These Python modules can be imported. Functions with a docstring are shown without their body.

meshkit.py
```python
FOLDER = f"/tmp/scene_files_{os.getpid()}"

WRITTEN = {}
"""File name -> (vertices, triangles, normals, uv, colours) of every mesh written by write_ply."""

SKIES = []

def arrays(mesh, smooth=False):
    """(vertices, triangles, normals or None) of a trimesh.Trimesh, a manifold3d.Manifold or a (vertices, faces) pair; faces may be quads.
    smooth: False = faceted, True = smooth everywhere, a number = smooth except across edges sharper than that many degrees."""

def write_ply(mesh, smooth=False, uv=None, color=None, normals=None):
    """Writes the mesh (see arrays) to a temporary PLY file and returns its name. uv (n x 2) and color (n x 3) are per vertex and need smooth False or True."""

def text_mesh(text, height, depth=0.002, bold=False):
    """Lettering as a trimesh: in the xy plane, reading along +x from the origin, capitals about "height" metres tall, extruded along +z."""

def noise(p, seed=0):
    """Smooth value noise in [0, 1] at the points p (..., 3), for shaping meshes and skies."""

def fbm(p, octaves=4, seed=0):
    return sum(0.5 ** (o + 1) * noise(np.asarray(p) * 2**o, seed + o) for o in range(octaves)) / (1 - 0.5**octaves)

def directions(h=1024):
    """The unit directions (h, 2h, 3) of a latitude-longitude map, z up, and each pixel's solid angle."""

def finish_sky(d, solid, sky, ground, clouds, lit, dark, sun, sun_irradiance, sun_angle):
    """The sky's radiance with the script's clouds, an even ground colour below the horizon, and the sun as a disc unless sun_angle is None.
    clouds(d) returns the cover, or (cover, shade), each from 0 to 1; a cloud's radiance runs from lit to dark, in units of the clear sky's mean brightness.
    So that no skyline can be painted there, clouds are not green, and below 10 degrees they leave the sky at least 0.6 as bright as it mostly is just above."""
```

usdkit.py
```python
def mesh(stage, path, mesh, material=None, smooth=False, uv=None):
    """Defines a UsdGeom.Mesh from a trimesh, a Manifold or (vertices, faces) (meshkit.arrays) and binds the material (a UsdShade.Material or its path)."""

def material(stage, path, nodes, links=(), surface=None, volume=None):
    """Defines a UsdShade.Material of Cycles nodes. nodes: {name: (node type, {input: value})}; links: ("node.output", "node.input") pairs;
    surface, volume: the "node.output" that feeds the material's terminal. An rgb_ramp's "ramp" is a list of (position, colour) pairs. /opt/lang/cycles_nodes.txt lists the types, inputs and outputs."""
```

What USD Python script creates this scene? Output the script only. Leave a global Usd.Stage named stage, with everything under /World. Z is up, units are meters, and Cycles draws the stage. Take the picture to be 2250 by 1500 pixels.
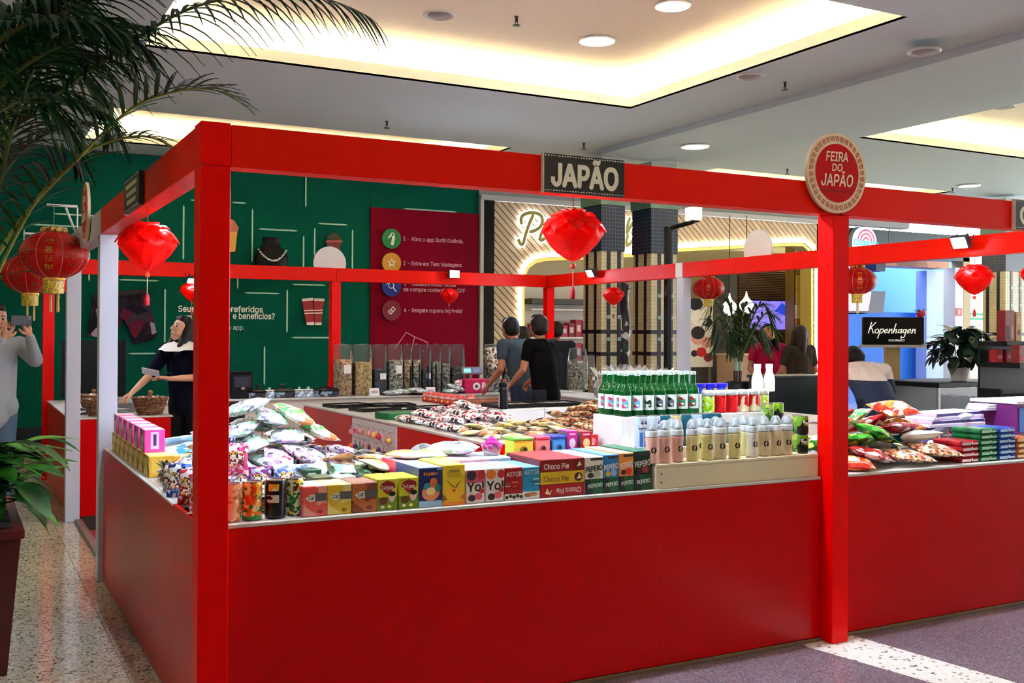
import math, random, numpy as np, trimesh, usdkit, meshkit, manifold3d as m3
from shapely.geometry import Polygon, box as sbox, Point, LineString
from shapely import affinity
from shapely.ops import unary_union
from pxr import Usd, UsdGeom, UsdLux, Sdf, Gf, UsdShade

stage = Usd.Stage.CreateInMemory()
stage.DefinePrim('/World', 'Xform'); stage.DefinePrim('/World/Looks', 'Scope')
PI = math.pi
# ------------------------------------------------------------------ camera
F, YAW, PITCH, ROLL, SH = 2279.2, .4893, .0066, .0048, -33.4
EYE = np.array([-.764, -3.837, 1.55])
_fw = np.array([math.sin(YAW)*math.cos(PITCH), math.cos(YAW)*math.cos(PITCH), math.sin(PITCH)])
_r0 = np.array([math.cos(YAW), -math.sin(YAW), 0]); _u0 = np.cross(_r0, _fw)
_R = _r0*math.cos(ROLL)+_u0*math.sin(ROLL); _U = -_r0*math.sin(ROLL)+_u0*math.cos(ROLL)
cam = UsdGeom.Camera.Define(stage, '/World/camera')
m = Gf.Matrix4d(*[float(x) for x in (*_R, 0, *_U, 0, *(-_fw), 0, *EYE, 1)])
cam.AddTransformOp().Set(m)
cam.CreateHorizontalApertureAttr(36.0); cam.CreateVerticalApertureAttr(24.0)
cam.CreateFocalLengthAttr(36.0*F/2250)
cam.CreateVerticalApertureOffsetAttr(36.0*SH/2250)
cam.CreateClippingRangeAttr(Gf.Vec2f(.05, 1000))
cam.CreateExposureAttr(2.3)
# ------------------------------------------------------------------ light of the surrounding mall
dome = UsdLux.DomeLight.Define(stage, '/World/dome')
dome.CreateIntensityAttr(0.42); dome.CreateColorAttr(Gf.Vec3f(.94, .97, 1.0))
KIOSK_LAMP = 92.0      # emission of the white floods on the kiosk beams
COVE = 9.5             # emission of the LED strips in the ceiling coves
DOWN = 17.0            # emission of the recessed downlights

def at_z(x, y, z):     # point of the plane z seen at a pixel of the photograph
    d = _fw+_R*(x-1125)/F-_U*(y-750-SH)/F
    return EYE+(z-EYE[2])/d[2]*d
def at_y(x, y, v):
    d = _fw+_R*(x-1125)/F-_U*(y-750-SH)/F
    return EYE+(v-EYE[1])/d[1]*d
def at_x(x, y, v):
    d = _fw+_R*(x-1125)/F-_U*(y-750-SH)/F
    return EYE+(v-EYE[0])/d[0]*d
def at_d(x, y, Z):
    return EYE+Z*(_fw+_R*(x-1125)/F-_U*(y-750-SH)/F)

# ------------------------------------------------------------------ helpers: prims
_used = {}
def numbered(parent, name):
    k = (parent, name); n = _used.get(k, 0); _used[k] = n+1
    return f'{parent}/{name}' if n == 0 else f'{parent}/{name}_{n:03d}'
def tag(p, label=None, cat=None, group=None, kind=None):
    if label and not 4 <= len(label.replace('-', ' ').split()) <= 16 and cat: print('WARN', len(label.split()), label)
    for k, v in (('label', label), ('category', cat), ('group', group), ('kind', kind)):
        if v: p.SetCustomDataByKey(k, v)
    return p
def _xf(x, loc, rz, rx=0, ry=0, s=1):
    x.AddTranslateOp().Set(Gf.Vec3d(*map(float, loc)))
    if rz: x.AddRotateZOp().Set(math.degrees(rz))
    if ry: x.AddRotateYOp().Set(math.degrees(ry))
    if rx: x.AddRotateXOp().Set(math.degrees(rx))
    if np.ndim(s): x.AddScaleOp().Set(Gf.Vec3f(*map(float, s)))
    elif s != 1: x.AddScaleOp().Set(Gf.Vec3f(s, s, s))
def thing(name, label, cat, loc=(0, 0, 0), rz=0, group=None, rx=0, ry=0, s=1, kind=None):
    x = UsdGeom.Xform.Define(stage, numbered('/World', name)); _xf(x, loc, rz, rx, ry, s)
    return tag(x.GetPrim(), label, cat, group, kind)
def part(parent, name, mesh, mat, label=None, smooth=False, kind=None):
    p = usdkit.mesh(stage, numbered(str(parent.GetPath()), name), mesh, mat, smooth).GetPrim()
    return tag(p, label, None, None, kind)
def solo(name, mesh, mat, label=None, cat=None, group=None, kind=None, smooth=False):
    return tag(usdkit.mesh(stage, numbered('/World', name), mesh, mat, smooth).GetPrim(), label, cat, group, kind)
def dup(root, loc, rz=0, label=None, group=None, rx=0, ry=0, s=1, name=None):
    was = root.GetCustomData()
    nm = name or root.GetName()
    while nm[-4:-3] == '_' and nm[-3:].isdigit(): nm = nm[:-4]
    r = thing(nm, label or was['label'], was['category'], loc, rz, group or was.get('group'), rx, ry, s)
    r.GetReferences().AddInternalReference(root.GetPath()); r.SetInstanceable(True)
    return r
class Kind:
    """builds a thing the first time it is placed, references it afterwards"""
    def __init__(self, make): self.make, self.first = make, None
    def __call__(self, loc, rz=0, label=None, group=None, rx=0, ry=0, s=1):
        if self.first is None:
            self.first = self.make(loc, rz, label, group, rx, ry, s); return self.first
        return self._ref(loc, rz, label, group, rx, ry, s)
    def _ref(self, loc, rz, label, group, rx, ry, s):
        was = self.first.GetCustomData(); nm = self.first.GetName()
        while nm[-4:-3] == '_' and nm[-3:].isdigit(): nm = nm[:-4]
        x = UsdGeom.Xform.Define(stage, numbered('/World', nm)); r = x.GetPrim()
        r.GetReferences().AddInternalReference(self.first.GetPath())
        x.ClearXformOpOrder(); 
        ops = []
        def op(t, v, suf):
            o = x.AddXformOp(t, UsdGeom.XformOp.PrecisionDouble if t == UsdGeom.XformOp.TypeTranslate else UsdGeom.XformOp.PrecisionFloat, 'own'); o.Set(v)
        op(UsdGeom.XformOp.TypeTranslate, Gf.Vec3d(*map(float, loc)), 0)
        op(UsdGeom.XformOp.TypeRotateZ, math.degrees(rz), 0)
        op(UsdGeom.XformOp.TypeRotateY, math.degrees(ry), 0)
        op(UsdGeom.XformOp.TypeRotateX, math.degrees(rx), 0)
        op(UsdGeom.XformOp.TypeScale, Gf.Vec3f(*(map(float, s) if np.ndim(s) else (s, s, s))), 0)
        r.SetInstanceable(True)
        return tag(r, label or was['label'], was['category'], group or was.get('group'))

# ------------------------------------------------------------------ helpers: meshes
def TM(v, f): return trimesh.Trimesh(np.asarray(v, float), np.asarray(f, int), process=False)
def J(*ms):
    ms = [x for x in ms if x is not None]
    return trimesh.util.concatenate(ms) if len(ms) > 1 else ms[0]
def box(x0, y0, z0, x1, y1, z1):
    b = trimesh.creation.box((x1-x0, y1-y0, z1-z0)); b.apply_translation(((x0+x1)/2, (y0+y1)/2, (z0+z1)/2)); return b
def rbox(x0, y0, z0, x1, y1, z1, c=.004):
    c = min(c, (x1-x0)*.45, (y1-y0)*.45, (z1-z0)*.45); p = []
    for a in ((1, 1, 0), (1, 0, 1), (0, 1, 1)):
        for sx in (0, 1):
            for sy in (0, 1):
                for sz in (0, 1):
                    p.append([(x0+c*a[0], x1-c*a[0])[sx], (y0+c*a[1], y1-c*a[1])[sy], (z0+c*a[2], z1-c*a[2])[sz]])
    h = m3.Manifold.hull_points(np.array(p)).to_mesh()
    return TM(h.vert_properties[:, :3], h.tri_verts)
def mani(M):
    h = M.to_mesh(); return TM(h.vert_properties[:, :3], h.tri_verts)
def hullpts(p): return mani(m3.Manifold.hull_points(np.asarray(p, float)))
def lathe(prof, n=20, closed=True):
    """prof: (r, z) from bottom to top"""
    pr = np.asarray(prof, float); a = np.arange(n)*2*PI/n
    v = np.stack([pr[:, 0, None]*np.cos(a), pr[:, 0, None]*np.sin(a), np.repeat(pr[:, 1, None], n, 1)], -1).reshape(-1, 3)
    f = []
    for i in range(len(pr)-1):
        for j in range(n):
            k = (j+1) % n; A, B, C, D = i*n+j, i*n+k, (i+1)*n+k, (i+1)*n+j
            f += [[A, B, C], [A, C, D]]
    v = v.tolist()
    if closed:
        for row, flip in ((0, True), (len(pr)-1, False)):
            if pr[row, 0] > 1e-6:
                c = len(v); v.append([0, 0, pr[row, 1]])
                for j in range(n):
                    k = (j+1) % n
                    f.append([c, row*n+k, row*n+j] if flip else [c, row*n+j, row*n+k])
    return TM(v, f)
def tube(pts, r, n=8, cap=True):
    p = np.asarray(pts, float); r = np.broadcast_to(np.asarray(r, float), (len(p),))
    t = np.gradient(p, axis=0); t /= np.linalg.norm(t, axis=1, keepdims=True)+1e-12
    ref = np.array([0, 0, 1.]) if abs(t[:, 2]).mean() < .8 else np.array([1., 0, 0])
    a = np.cross(t, ref); a /= np.linalg.norm(a, axis=1, keepdims=True)+1e-12; b = np.cross(t, a)
    an = np.arange(n)*2*PI/n
    v = (p[:, None]+r[:, None, None]*(np.cos(an)[None, :, None]*a[:, None]+np.sin(an)[None, :, None]*b[:, None])).reshape(-1, 3).tolist()
    f = []
    for i in range(len(p)-1):
        for j in range(n):
            k = (j+1) % n; A, B, C, D = i*n+j, i*n+k, (i+1)*n+k, (i+1)*n+j
            f += [[A, C, B], [A, D, C]]
    if cap:
        for row, fl in ((0, 0), (len(p)-1, 1)):
            c = len(v); v.append(p[row].tolist())
            for j in range(n):
                k = (j+1) % n; f.append([c, row*n+j, row*n+k] if not fl else [c, row*n+k, row*n+j])
    return TM(v, f)
def extr(poly, h):
    """shapely polygon extruded along +z"""
    ps = [poly] if poly.geom_type == 'Polygon' else [g for g in poly.geoms if g.geom_type == 'Polygon']
    out = []
    for p in ps:
        if p.area < 1e-9: continue
        rings = [np.array(p.exterior.coords)[:-1]]+[np.array(i.coords)[:-1] for i in p.interiors]
        cs = m3.CrossSection(rings, m3.FillRule.EvenOdd)
        out.append(mani(m3.Manifold.extrude(cs, h)))
    return J(*out)
def wall_y(poly, y, th):      # polygon in (x, z) on the plane y, thickness towards +y
    e = extr(poly, th); v = e.vertices; return TM(np.c_[v[:, 0], y+v[:, 2], v[:, 1]], e.faces[:, ::-1])
def wall_x(poly, x, th):      # polygon in (y, z) on the plane x, thickness towards +x
    e = extr(poly, th); v = e.vertices; return TM(np.c_[x+v[:, 2], v[:, 0], v[:, 1]], e.faces)
def flat(poly, z, th): 
    e = extr(poly, th); e.apply_translation((0, 0, z)); return e
def T(m_, loc=(0, 0, 0), rz=0, rx=0, ry=0, s=None):
    m_ = m_.copy()
    if s is not None: m_.apply_scale(s)
    for a, ax in ((rx, (1, 0, 0)), (ry, (0, 1, 0)), (rz, (0, 0, 1))):
        if a: m_.apply_transform(trimesh.transformations.rotation_matrix(a, ax))
    m_.apply_translation(loc); return m_
def text(s, h, depth=.0015, bold=False, face='-y', at=(0, 0, 0), align='c', sx=1.0, tilt=0):
    t = meshkit.text_mesh(s, h, depth, bold); b = t.bounds
    dx = -(b[0][0]+b[1][0])/2 if align == 'c' else -b[0][0]
    t.apply_translation((dx, -h/2, 0)); t.apply_scale((sx, 1, 1))
    if tilt: t.apply_transform(trimesh.transformations.rotation_matrix(tilt, (0, 0, 1)))
    t = T(t, rx=PI/2)
    if face == '-x': t = T(t, rz=-PI/2)
    t.apply_translation(at); return t
def stroke(pts, w):           # a brush stroke in the plane
    return LineString(pts).buffer(w/2, 3)
def bez(p0, p1, p2, n=10):
    t = np.linspace(0, 1, n)[:, None]; p0, p1, p2 = map(lambda a: np.asarray(a, float), (p0, p1, p2))
    return (1-t)**2*p0+2*t*(1-t)*p1+t*t*p2
def skin(chain_list, edge=.02, smooth=8):
    """limbs: list of chains of (point, radius); one continuous surface"""
    M = m3.Manifold()
    for ch in chain_list:
        for (a, ra), (b, rb) in zip(ch[:-1], ch[1:]):
            sa, sb = (m3.Manifold.sphere(r, 14).translate(tuple(map(float, p))) for p, r in ((a, ra), (b, rb)))
            M += m3.Manifold.batch_hull([sa, sb])
    t = mani(M.refine_to_length(edge)); t.merge_vertices()
    trimesh.smoothing.filter_taubin(t, iterations=smooth); return t

# ------------------------------------------------------------------ helpers: materials
_mats = {}
def lin(c):
    c = np.asarray(c, float)/255.
    return tuple(np.where(c < .04045, c/12.92, ((c+.055)/1.055)**2.4))
def mat(rgb, rough=.5, metal=0, spec=.5, coat=0, trans=0, emit=0, emit_rgb=None, bump=0, bscale=60, sheen=0, alpha=1):
    k = ('m', tuple(rgb), rough, metal, spec, coat, trans, emit, emit_rgb, bump, bscale, sheen, alpha)
    if k in _mats: return _mats[k]
    c = lin(rgb); inp = dict(base_color=c, roughness=rough, metallic=metal, specular_ior_level=spec)
    if coat: inp.update(coat_weight=coat, coat_roughness=.05)
    if trans: inp.update(transmission_weight=trans, ior=1.45)
    if sheen: inp.update(sheen_weight=sheen)
    if emit: inp.update(emission_color=lin(emit_rgb or rgb), emission_strength=emit)
    nodes = {'p': ('principled_bsdf', inp)}; links = []
    if bump:
        nodes.update(tc=('texture_coordinate', {}), n=('noise_texture', dict(scale=bscale, detail=3)), b=('bump', dict(strength=bump, distance=.01)))
        links = [('tc.object', 'n.vector'), ('n.fac', 'b.height'), ('b.normal', 'p.normal')]
    m_ = usdkit.material(stage, f'/World/Looks/m{len(_mats)}', nodes, links, surface='p.BSDF')
    _mats[k] = m_; return m_
def mottle(cols, scale=30, rough=.35, spec=.5, dist=0.6, vor=True, bump=0, coat=0, coord='object', stops=None, detail=2, hard=True, metal=0, trans=0):
    """printed film / mixed stuff: patches of several colours"""
    k = ('v', tuple(map(tuple, cols)), scale, rough, spec, dist, vor, bump, coat, coord, stops, hard, metal, trans)
    if k in _mats: return _mats[k]
    n = len(cols); pos = stops or [i/n for i in range(n)]
    if vor:
        tex = ('voronoi_texture', dict(scale=scale, randomness=1.0)); nodes = dict(t=tex, s=('separate_color', {}))
        src = 's.r'; pre = [('t.color', 's.color')]
    else:
        nodes = dict(t=('noise_texture', dict(scale=scale, detail=detail, distortion=dist))); src = 't.fac'; pre = []
        pos = stops or [.3+.4*i/n for i in range(n)]
    nodes.update(tc=('texture_coordinate', {}) if coord == 'object' else ('geometry', {}),
        r=('rgb_ramp', dict(ramp=[(p_, lin(c)) for p_, c in zip(pos, cols)], interpolate=not hard)),
        p=('principled_bsdf', dict(roughness=rough, specular_ior_level=spec, coat_weight=coat, metallic=metal, transmission_weight=trans)))
    links = pre+[(('tc.object' if coord == 'object' else 'tc.position'), 't.vector'), (src, 'r.fac'), ('r.color', 'p.base_color')]
    if dist and vor:
        nodes.update(w=('noise_texture', dict(scale=scale*1.7, detail=2)), vm=('vector_math', dict(math_type='multiply_add', vector2=(dist/scale,)*3)))
        links = [l for l in links if l[1] != 't.vector']
        links += [((('tc.object') if coord == 'object' else 'tc.position'), 'w.vector'), ('w.color', 'vm.vector1'), ((('tc.object') if coord == 'object' else 'tc.position'), 'vm.vector3'), ('vm.vector', 't.vector')]
    if bump:
        nodes.update(bn=('noise_texture', dict(scale=scale*1.5, detail=3)), b=('bump', dict(strength=bump, distance=.004)))
        links += [(('tc.object' if coord == 'object' else 'tc.position'), 'bn.vector'), ('bn.fac', 'b.height'), ('b.normal', 'p.normal')]
    m_ = usdkit.material(stage, f'/World/Looks/v{len(_mats)}', nodes, links, surface='p.BSDF')
    _mats[k] = m_; return m_
def clear_film(tint=(235, 240, 245), rough=.08, fac_ior=1.5, milk=0.0):
    k = ('c', tint, rough, fac_ior, milk)
    if k in _mats: return _mats[k]
    nodes = dict(t=('transparent_bsdf', dict(color=lin(tint))), g=('glossy_bsdf', dict(color=(1, 1, 1), roughness=rough)), f=('fresnel', dict(IOR=fac_ior)), m=('mix_closure', {}),
                 tc=('texture_coordinate', {}), n=('noise_texture', dict(scale=25, detail=3)), b=('bump', dict(strength=.5 if rough > .03 else .01, distance=.01)), d=('diffuse_bsdf', dict(color=lin((235, 240, 245)))), m2=('mix_closure', dict(fac=milk)))
    links = [('f.fac', 'm.fac'), ('t.BSDF', 'm.closure1'), ('g.BSDF', 'm.closure2'), ('tc.object', 'n.vector'), ('n.fac', 'b.height'), ('b.normal', 'g.normal'), ('b.normal', 'f.normal'), ('m.closure', 'm2.closure1'), ('d.BSDF', 'm2.closure2')]
    m_ = usdkit.material(stage, f'/World/Looks/c{len(_mats)}', nodes, links, surface='m2.closure')
    _mats[k] = m_; return m_
def leafmat(c1, c2, trans=.25, rough=.35):
    k = ('l', c1, c2, trans)
    if k in _mats: return _mats[k]
    nodes = dict(o=('geometry', {}), n=('noise_texture', dict(scale=9, detail=2)), r=('rgb_ramp', dict(ramp=[(.35, lin(c1)), (.65, lin(c2))])),
                 p=('principled_bsdf', dict(roughness=rough)), t=('translucent_bsdf', {}), m=('mix_closure', dict(fac=trans)))
    links = [('o.position', 'n.vector'), ('n.fac', 'r.fac'), ('r.color', 'p.base_color'), ('r.color', 't.color'), ('p.BSDF', 'm.closure1'), ('t.BSDF', 'm.closure2')]
    m_ = usdkit.material(stage, f'/World/Looks/l{len(_mats)}', nodes, links, surface='m.closure')
    _mats[k] = m_; return m_
def emis(rgb, s): return mat(rgb, .5, emit=s)
# ================================================================== SETTING
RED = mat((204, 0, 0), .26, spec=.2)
RED2 = mat((238, 20, 0), .38, spec=.12); REDP = mat((248, 0, 0), .32, spec=.14); PWH = mat((196, 202, 220), .35)  # posts and beams: brighter red carries their lit look in the base colour
WHITE = mat((226, 226, 228), .35)
CREAM = mat((226, 216, 186), .5)
LEDW = emis((226, 238, 255), KIOSK_LAMP)
# ---- floor
def terrazzo(c, cols, rough, scale, name):
    nodes = dict(g=('geometry', {}), v=('voronoi_texture', dict(scale=scale)), s=('separate_color', {}), r=('rgb_ramp', dict(ramp=[(p, lin(q)) for p, q in cols], interpolate=False)),
                 n=('noise_texture', dict(scale=1.3, detail=3)), mr=('map_range', dict(from_min=.3, from_max=.7, to_min=.86, to_max=1.06)), mx=('mix_color', dict(blend_type='multiply', fac=1.0)), p=('principled_bsdf', dict(roughness=rough, specular_ior_level=.6)))
    return usdkit.material(stage, f'/World/Looks/{name}', nodes, [('g.position', 'v.vector'), ('g.position', 'n.vector'), ('v.color', 's.color'), ('s.r', 'r.fac'), ('r.color', 'mx.a'), ('n.fac', 'mr.value'), ('mr.result', 'mx.b'), ('mx.result', 'p.base_color')], surface='p.BSDF')
TER_L = terrazzo(0, [(0, (206, 198, 174)), (.45, (180, 170, 146)), (.7, (222, 216, 198)), (.88, (84, 74, 58)), (.95, (140, 124, 100))], .1, 95, 'terrazzo_cream')
TER_G = terrazzo(0, [(0, (122, 114, 126)), (.4, (104, 96, 108)), (.7, (152, 146, 156)), (.88, (66, 58, 66))], .28, 190, 'terrazzo_grey')
TER_W = terrazzo(0, [(0, (236, 238, 230)), (.55, (244, 246, 240)), (.92, (130, 126, 118))], .3, 70, 'terrazzo_white')
floor = thing('floor', None, None, kind='structure')
part(floor, 'subfloor', box(-9, -9, -.12, 22, 18, -.012), mat((90, 86, 80), .6))
stripe = Polygon([(3.14, -1.0), (3.44, -1.0), (3.32, .02), (3.28, .3), (2.98, .3), (2.965, 0.02)])
stripe2 = Polygon([(3.14, -1.0), (3.44, -1.0), (5.0, -9), (4.68, -9)])
G = sbox(-.9, -9, 22, .2).difference(unary_union([stripe, stripe2]).buffer(.002))
for x0, x1 in ((-.9, 2.2), (2.2, 6.2), (6.2, 12), (12, 22)):
    for y0, y1 in ((-9, -4.5), (-4.5, -1.6), (-1.6, .2)):
        g = G.intersection(sbox(x0, y0, x1, y1).buffer(-.0012))
        if g.area > .01: part(floor, 'grey_slab', flat(g, -.012, .012), TER_G)
part(floor, 'white_stripe', flat(unary_union([stripe, stripe2]), -.012, .012), TER_W)
CR = unary_union([sbox(-9, -9, -.9, 18), sbox(-.9, .2, 22, 18)])
xs = [-9, -6.6, -4.4, -2.3, -1.1, -.085, 1.1, 3.4, 6.6, 10, 14, 22]; ys = [-9, -6, -3.5, -1.4, .2, 2.6, 5.0, 7.4, 9.8, 18]
for i in range(len(xs)-1):
    for j in range(len(ys)-1):
        g = CR.intersection(sbox(xs[i], ys[j], xs[i+1], ys[j+1]).buffer(-.0015, join_style=2))
        if g.area > .01: part(floor, 'terrazzo_slab', flat(g, -.012, .012), TER_L)
# ---- ceiling with lit coves
CE = mat((192, 206, 210), .75, spec=.2); COV = mat((252, 246, 228), .8, spec=.1)
WARM = emis((255, 238, 204), COVE)
ceiling = thing('ceiling', None, None, kind='structure')
holes = [(.62, 1.78, 5.67, 5.52), (9.1, 1.78, 14.2, 5.52), (.62, 8.25, 5.67, 10.45), (9.1, 8.25, 14.2, 10.45), (.62, -4.6, 5.67, -.97), (9.1, -4.6, 14.2, -.97), (-7.2, 1.78, -2.4, 5.52), (-7.2, -4.6, -2.4, -.97), (-7.2, 8.25, -2.4, 10.45)]
H0 = 4.0
slab = sbox(-9, -9, 22, 11.3)
for h in holes: slab = slab.difference(sbox(*h))
part(ceiling, 'soffit', flat(slab, H0, .02), CE)
# dropped strip between the coffers
part(ceiling, 'dropped_strip', flat(sbox(6.75, -9, 8.3, 7.8), H0-.07, .069), CE)
for (x0, y0, x1, y1) in holes:
    o = .2; zt = 4.33
    ring = sbox(x0, y0, x1, y1)
    part(ceiling, 'cove_lip', flat(ring.buffer(.022, join_style=2).difference(ring), H0+.0005, .12), COV)
    part(ceiling, 'cove_ledge', flat(ring.buffer(o, join_style=2).difference(ring.buffer(.022, join_style=2)), H0+.021, .03), COV)
    part(ceiling, 'cove_wall', flat(ring.buffer(o+.02, join_style=2).difference(ring.buffer(o, join_style=2)), H0+.03, zt-H0), COV)
    part(ceiling, 'cove_top', flat(ring.buffer(o+.02, join_style=2), zt, .02), COV)
    part(ceiling, 'led_strip', flat(ring.buffer(.196, join_style=2).difference(ring.buffer(.17, join_style=2)), H0+.0515, .012), WARM)
# ---- recessed lights and ceiling fittings
LAMP = emis((255, 250, 242), DOWN); CHROME = mat((190, 190, 190), .25, metal=1)
def mk_down(loc, rz, label, group, rx, ry, s):
    t = thing('downlight', label, 'ceiling light', loc, rz, group, s=s)
    part(t, 'trim_ring', lathe([(.108, 0), (.135, -.008), (.14, 0), (.14, .004), (.104, .012)], 28, False), WHITE, smooth=40)
    part(t, 'diffuser', lathe([(0, -.004), (.1, -.002), (.106, .008)], 28, False), LAMP, 'glowing white diffuser'); return t
down = Kind(mk_down)
ztop = 4.33
for x, y, z, lab, s in ((1312, 90, ztop, 'bright round downlight in the lit ceiling recess, nearest its corner', 1.25), (1478, 13, ztop, 'bright round downlight at the top edge of the lit recess', 1.1), (1527, 322, H0-.07, 'bright round downlight on the grey ceiling above the long red beam', 1.3), (2130, 408, H0, 'bright round downlight far right, low above the red beam', 1.25)):
    p = at_z(x, y, z-.012); down(p, 0, lab, 'recessed downlights', s=s)
NTH = ['first', 'second', 'third', 'fourth', 'fifth', 'sixth', 'seventh', 'eighth', 'ninth', 'tenth']
for di, p in enumerate(((1.9, 2.9), (3.1, 3.4), (1.9, -2), (4.2, -2.2), (11.5, -2.5), (10.5, 3.2), (12.6, 4.2), (11.6, 9.4), (-4.8, 3.6), (-4.8, -2.4))):
    down((*p, ztop-.012), 0, f'round downlight in a lit ceiling recess, {NTH[di]} of those beyond the picture frame', 'downlights in the ceiling recesses')
for di, p in enumerate(((7.5, -2.5), (-.9, -2), (-1.6, 1.0))):
    down((*p, H0-(.07 if p[0] > 6 else 0)-.012), 0, f'round downlight on the grey ceiling, {NTH[di]} of those beyond the picture frame', 'downlights on the grey ceiling')
def mk_disc(loc, rz, label, group, rx, ry, s):
    t = thing('ceiling_speaker', label, 'ceiling speaker', loc, 0, group, s=s)
    part(t, 'rim', lathe([(.1, 0), (.13, -.012), (.14, -.004), (.14, .004)], 24, False), mat((205, 205, 205), .5), smooth=40)
    part(t, 'grille', lathe([(0, -.02), (.06, -.02), (.1, -.004)], 24, False), mat((150, 150, 152), .6), smooth=40); return t
spk = Kind(mk_disc)
for x, y, z, lab in ((965, 33, ztop, 'round unlit ceiling disc inside the lit recess'), (1647, 168, H0, 'round unlit ceiling disc on the grey ceiling beside the recess edge'), (2030, 113, H0-.07, 'round unlit disc on the dropped grey ceiling strip'), (2205, 234, ztop, 'round unlit disc inside the right-hand lit recess')):
    spk(at_z(x, y, z-.004), 0, lab, s=1.0)
def mk_spr(loc, rz, label, group, rx, ry, s):
    t = thing('sprinkler', label, 'sprinkler', loc, 0, group, s=s); g = mat((60, 58, 55), .4, metal=.6)
    part(t, 'pipe', lathe([(.02, 0), (.012, -.012), (.012, -.05)], 10), g); part(t, 'deflector', J(lathe([(0, -.085), (.035, -.083), (.035, -.078), (0, -.078)], 12), box(-.014, -.003, -.08, -.009, .003, -.045), box(.009, -.003, -.08, .014, .003, -.045)), g); return t
spr = Kind(mk_spr)
for x, y, z, lab in ((850, 266, H0, 'small dark sprinkler on the ceiling above the left end of the long beam'), (1283, 314, H0, 'small dark sprinkler just above the black lettered sign'), (1725, 180, H0, 'small dark sprinkler right of the lit recess'), (1730, 371, H0, 'small dark sprinkler left of the round red sign'), (2093, 413, H0, 'small dark sprinkler beside the far right downlight'), (1135, 36, ztop, 'tiny sprinkler inside the lit recess')):
    spr(at_z(x, y, z), 0, lab)
# ---- back wall with the green promotion hoarding
GY = 11.2
wall = thing('wall_back', None, None, kind='structure')
part(wall, 'plaster', box(-9, GY+.045, 0, 6.62, GY+.2, 3.999), mat((70, 74, 78), .8))
tr1 = thing('trim_1', None, None, kind='structure')
part(tr1, 'end_post', box(6.63, GY-.06, 0, 6.69, GY+.2, 3.78), mat((190, 188, 182), .45))
part(tr1, 'dark_column', box(6.69, GY-.02, 0, 6.9, GY+.2, 3.74), mat((3, 3, 4), .3, spec=.2))
part(tr1, 'fascia', box(6.62, GY-.02, 3.74, 16.5, GY+.2, 4.0), mat((150, 150, 150), .7))
part(tr1, 'fascia_ledge', box(6.62, GY-.1, 3.70, 14.0, GY-.02, 3.78), mat((176, 176, 176), .6))
# the far side walls of the hall, seen only in reflections
ws = thing('wall_left', None, None, kind='structure'); part(ws, 'plaster', box(-9.2, -9, 0, -9, 18, 4.4), mat((170, 160, 145), .8))
wf = thing('wall_front', None, None, kind='structure'); part(wf, 'plaster', box(-9, -9.2, 0, 22, -9, 4.4), mat((190, 172, 146), .8))

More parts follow.
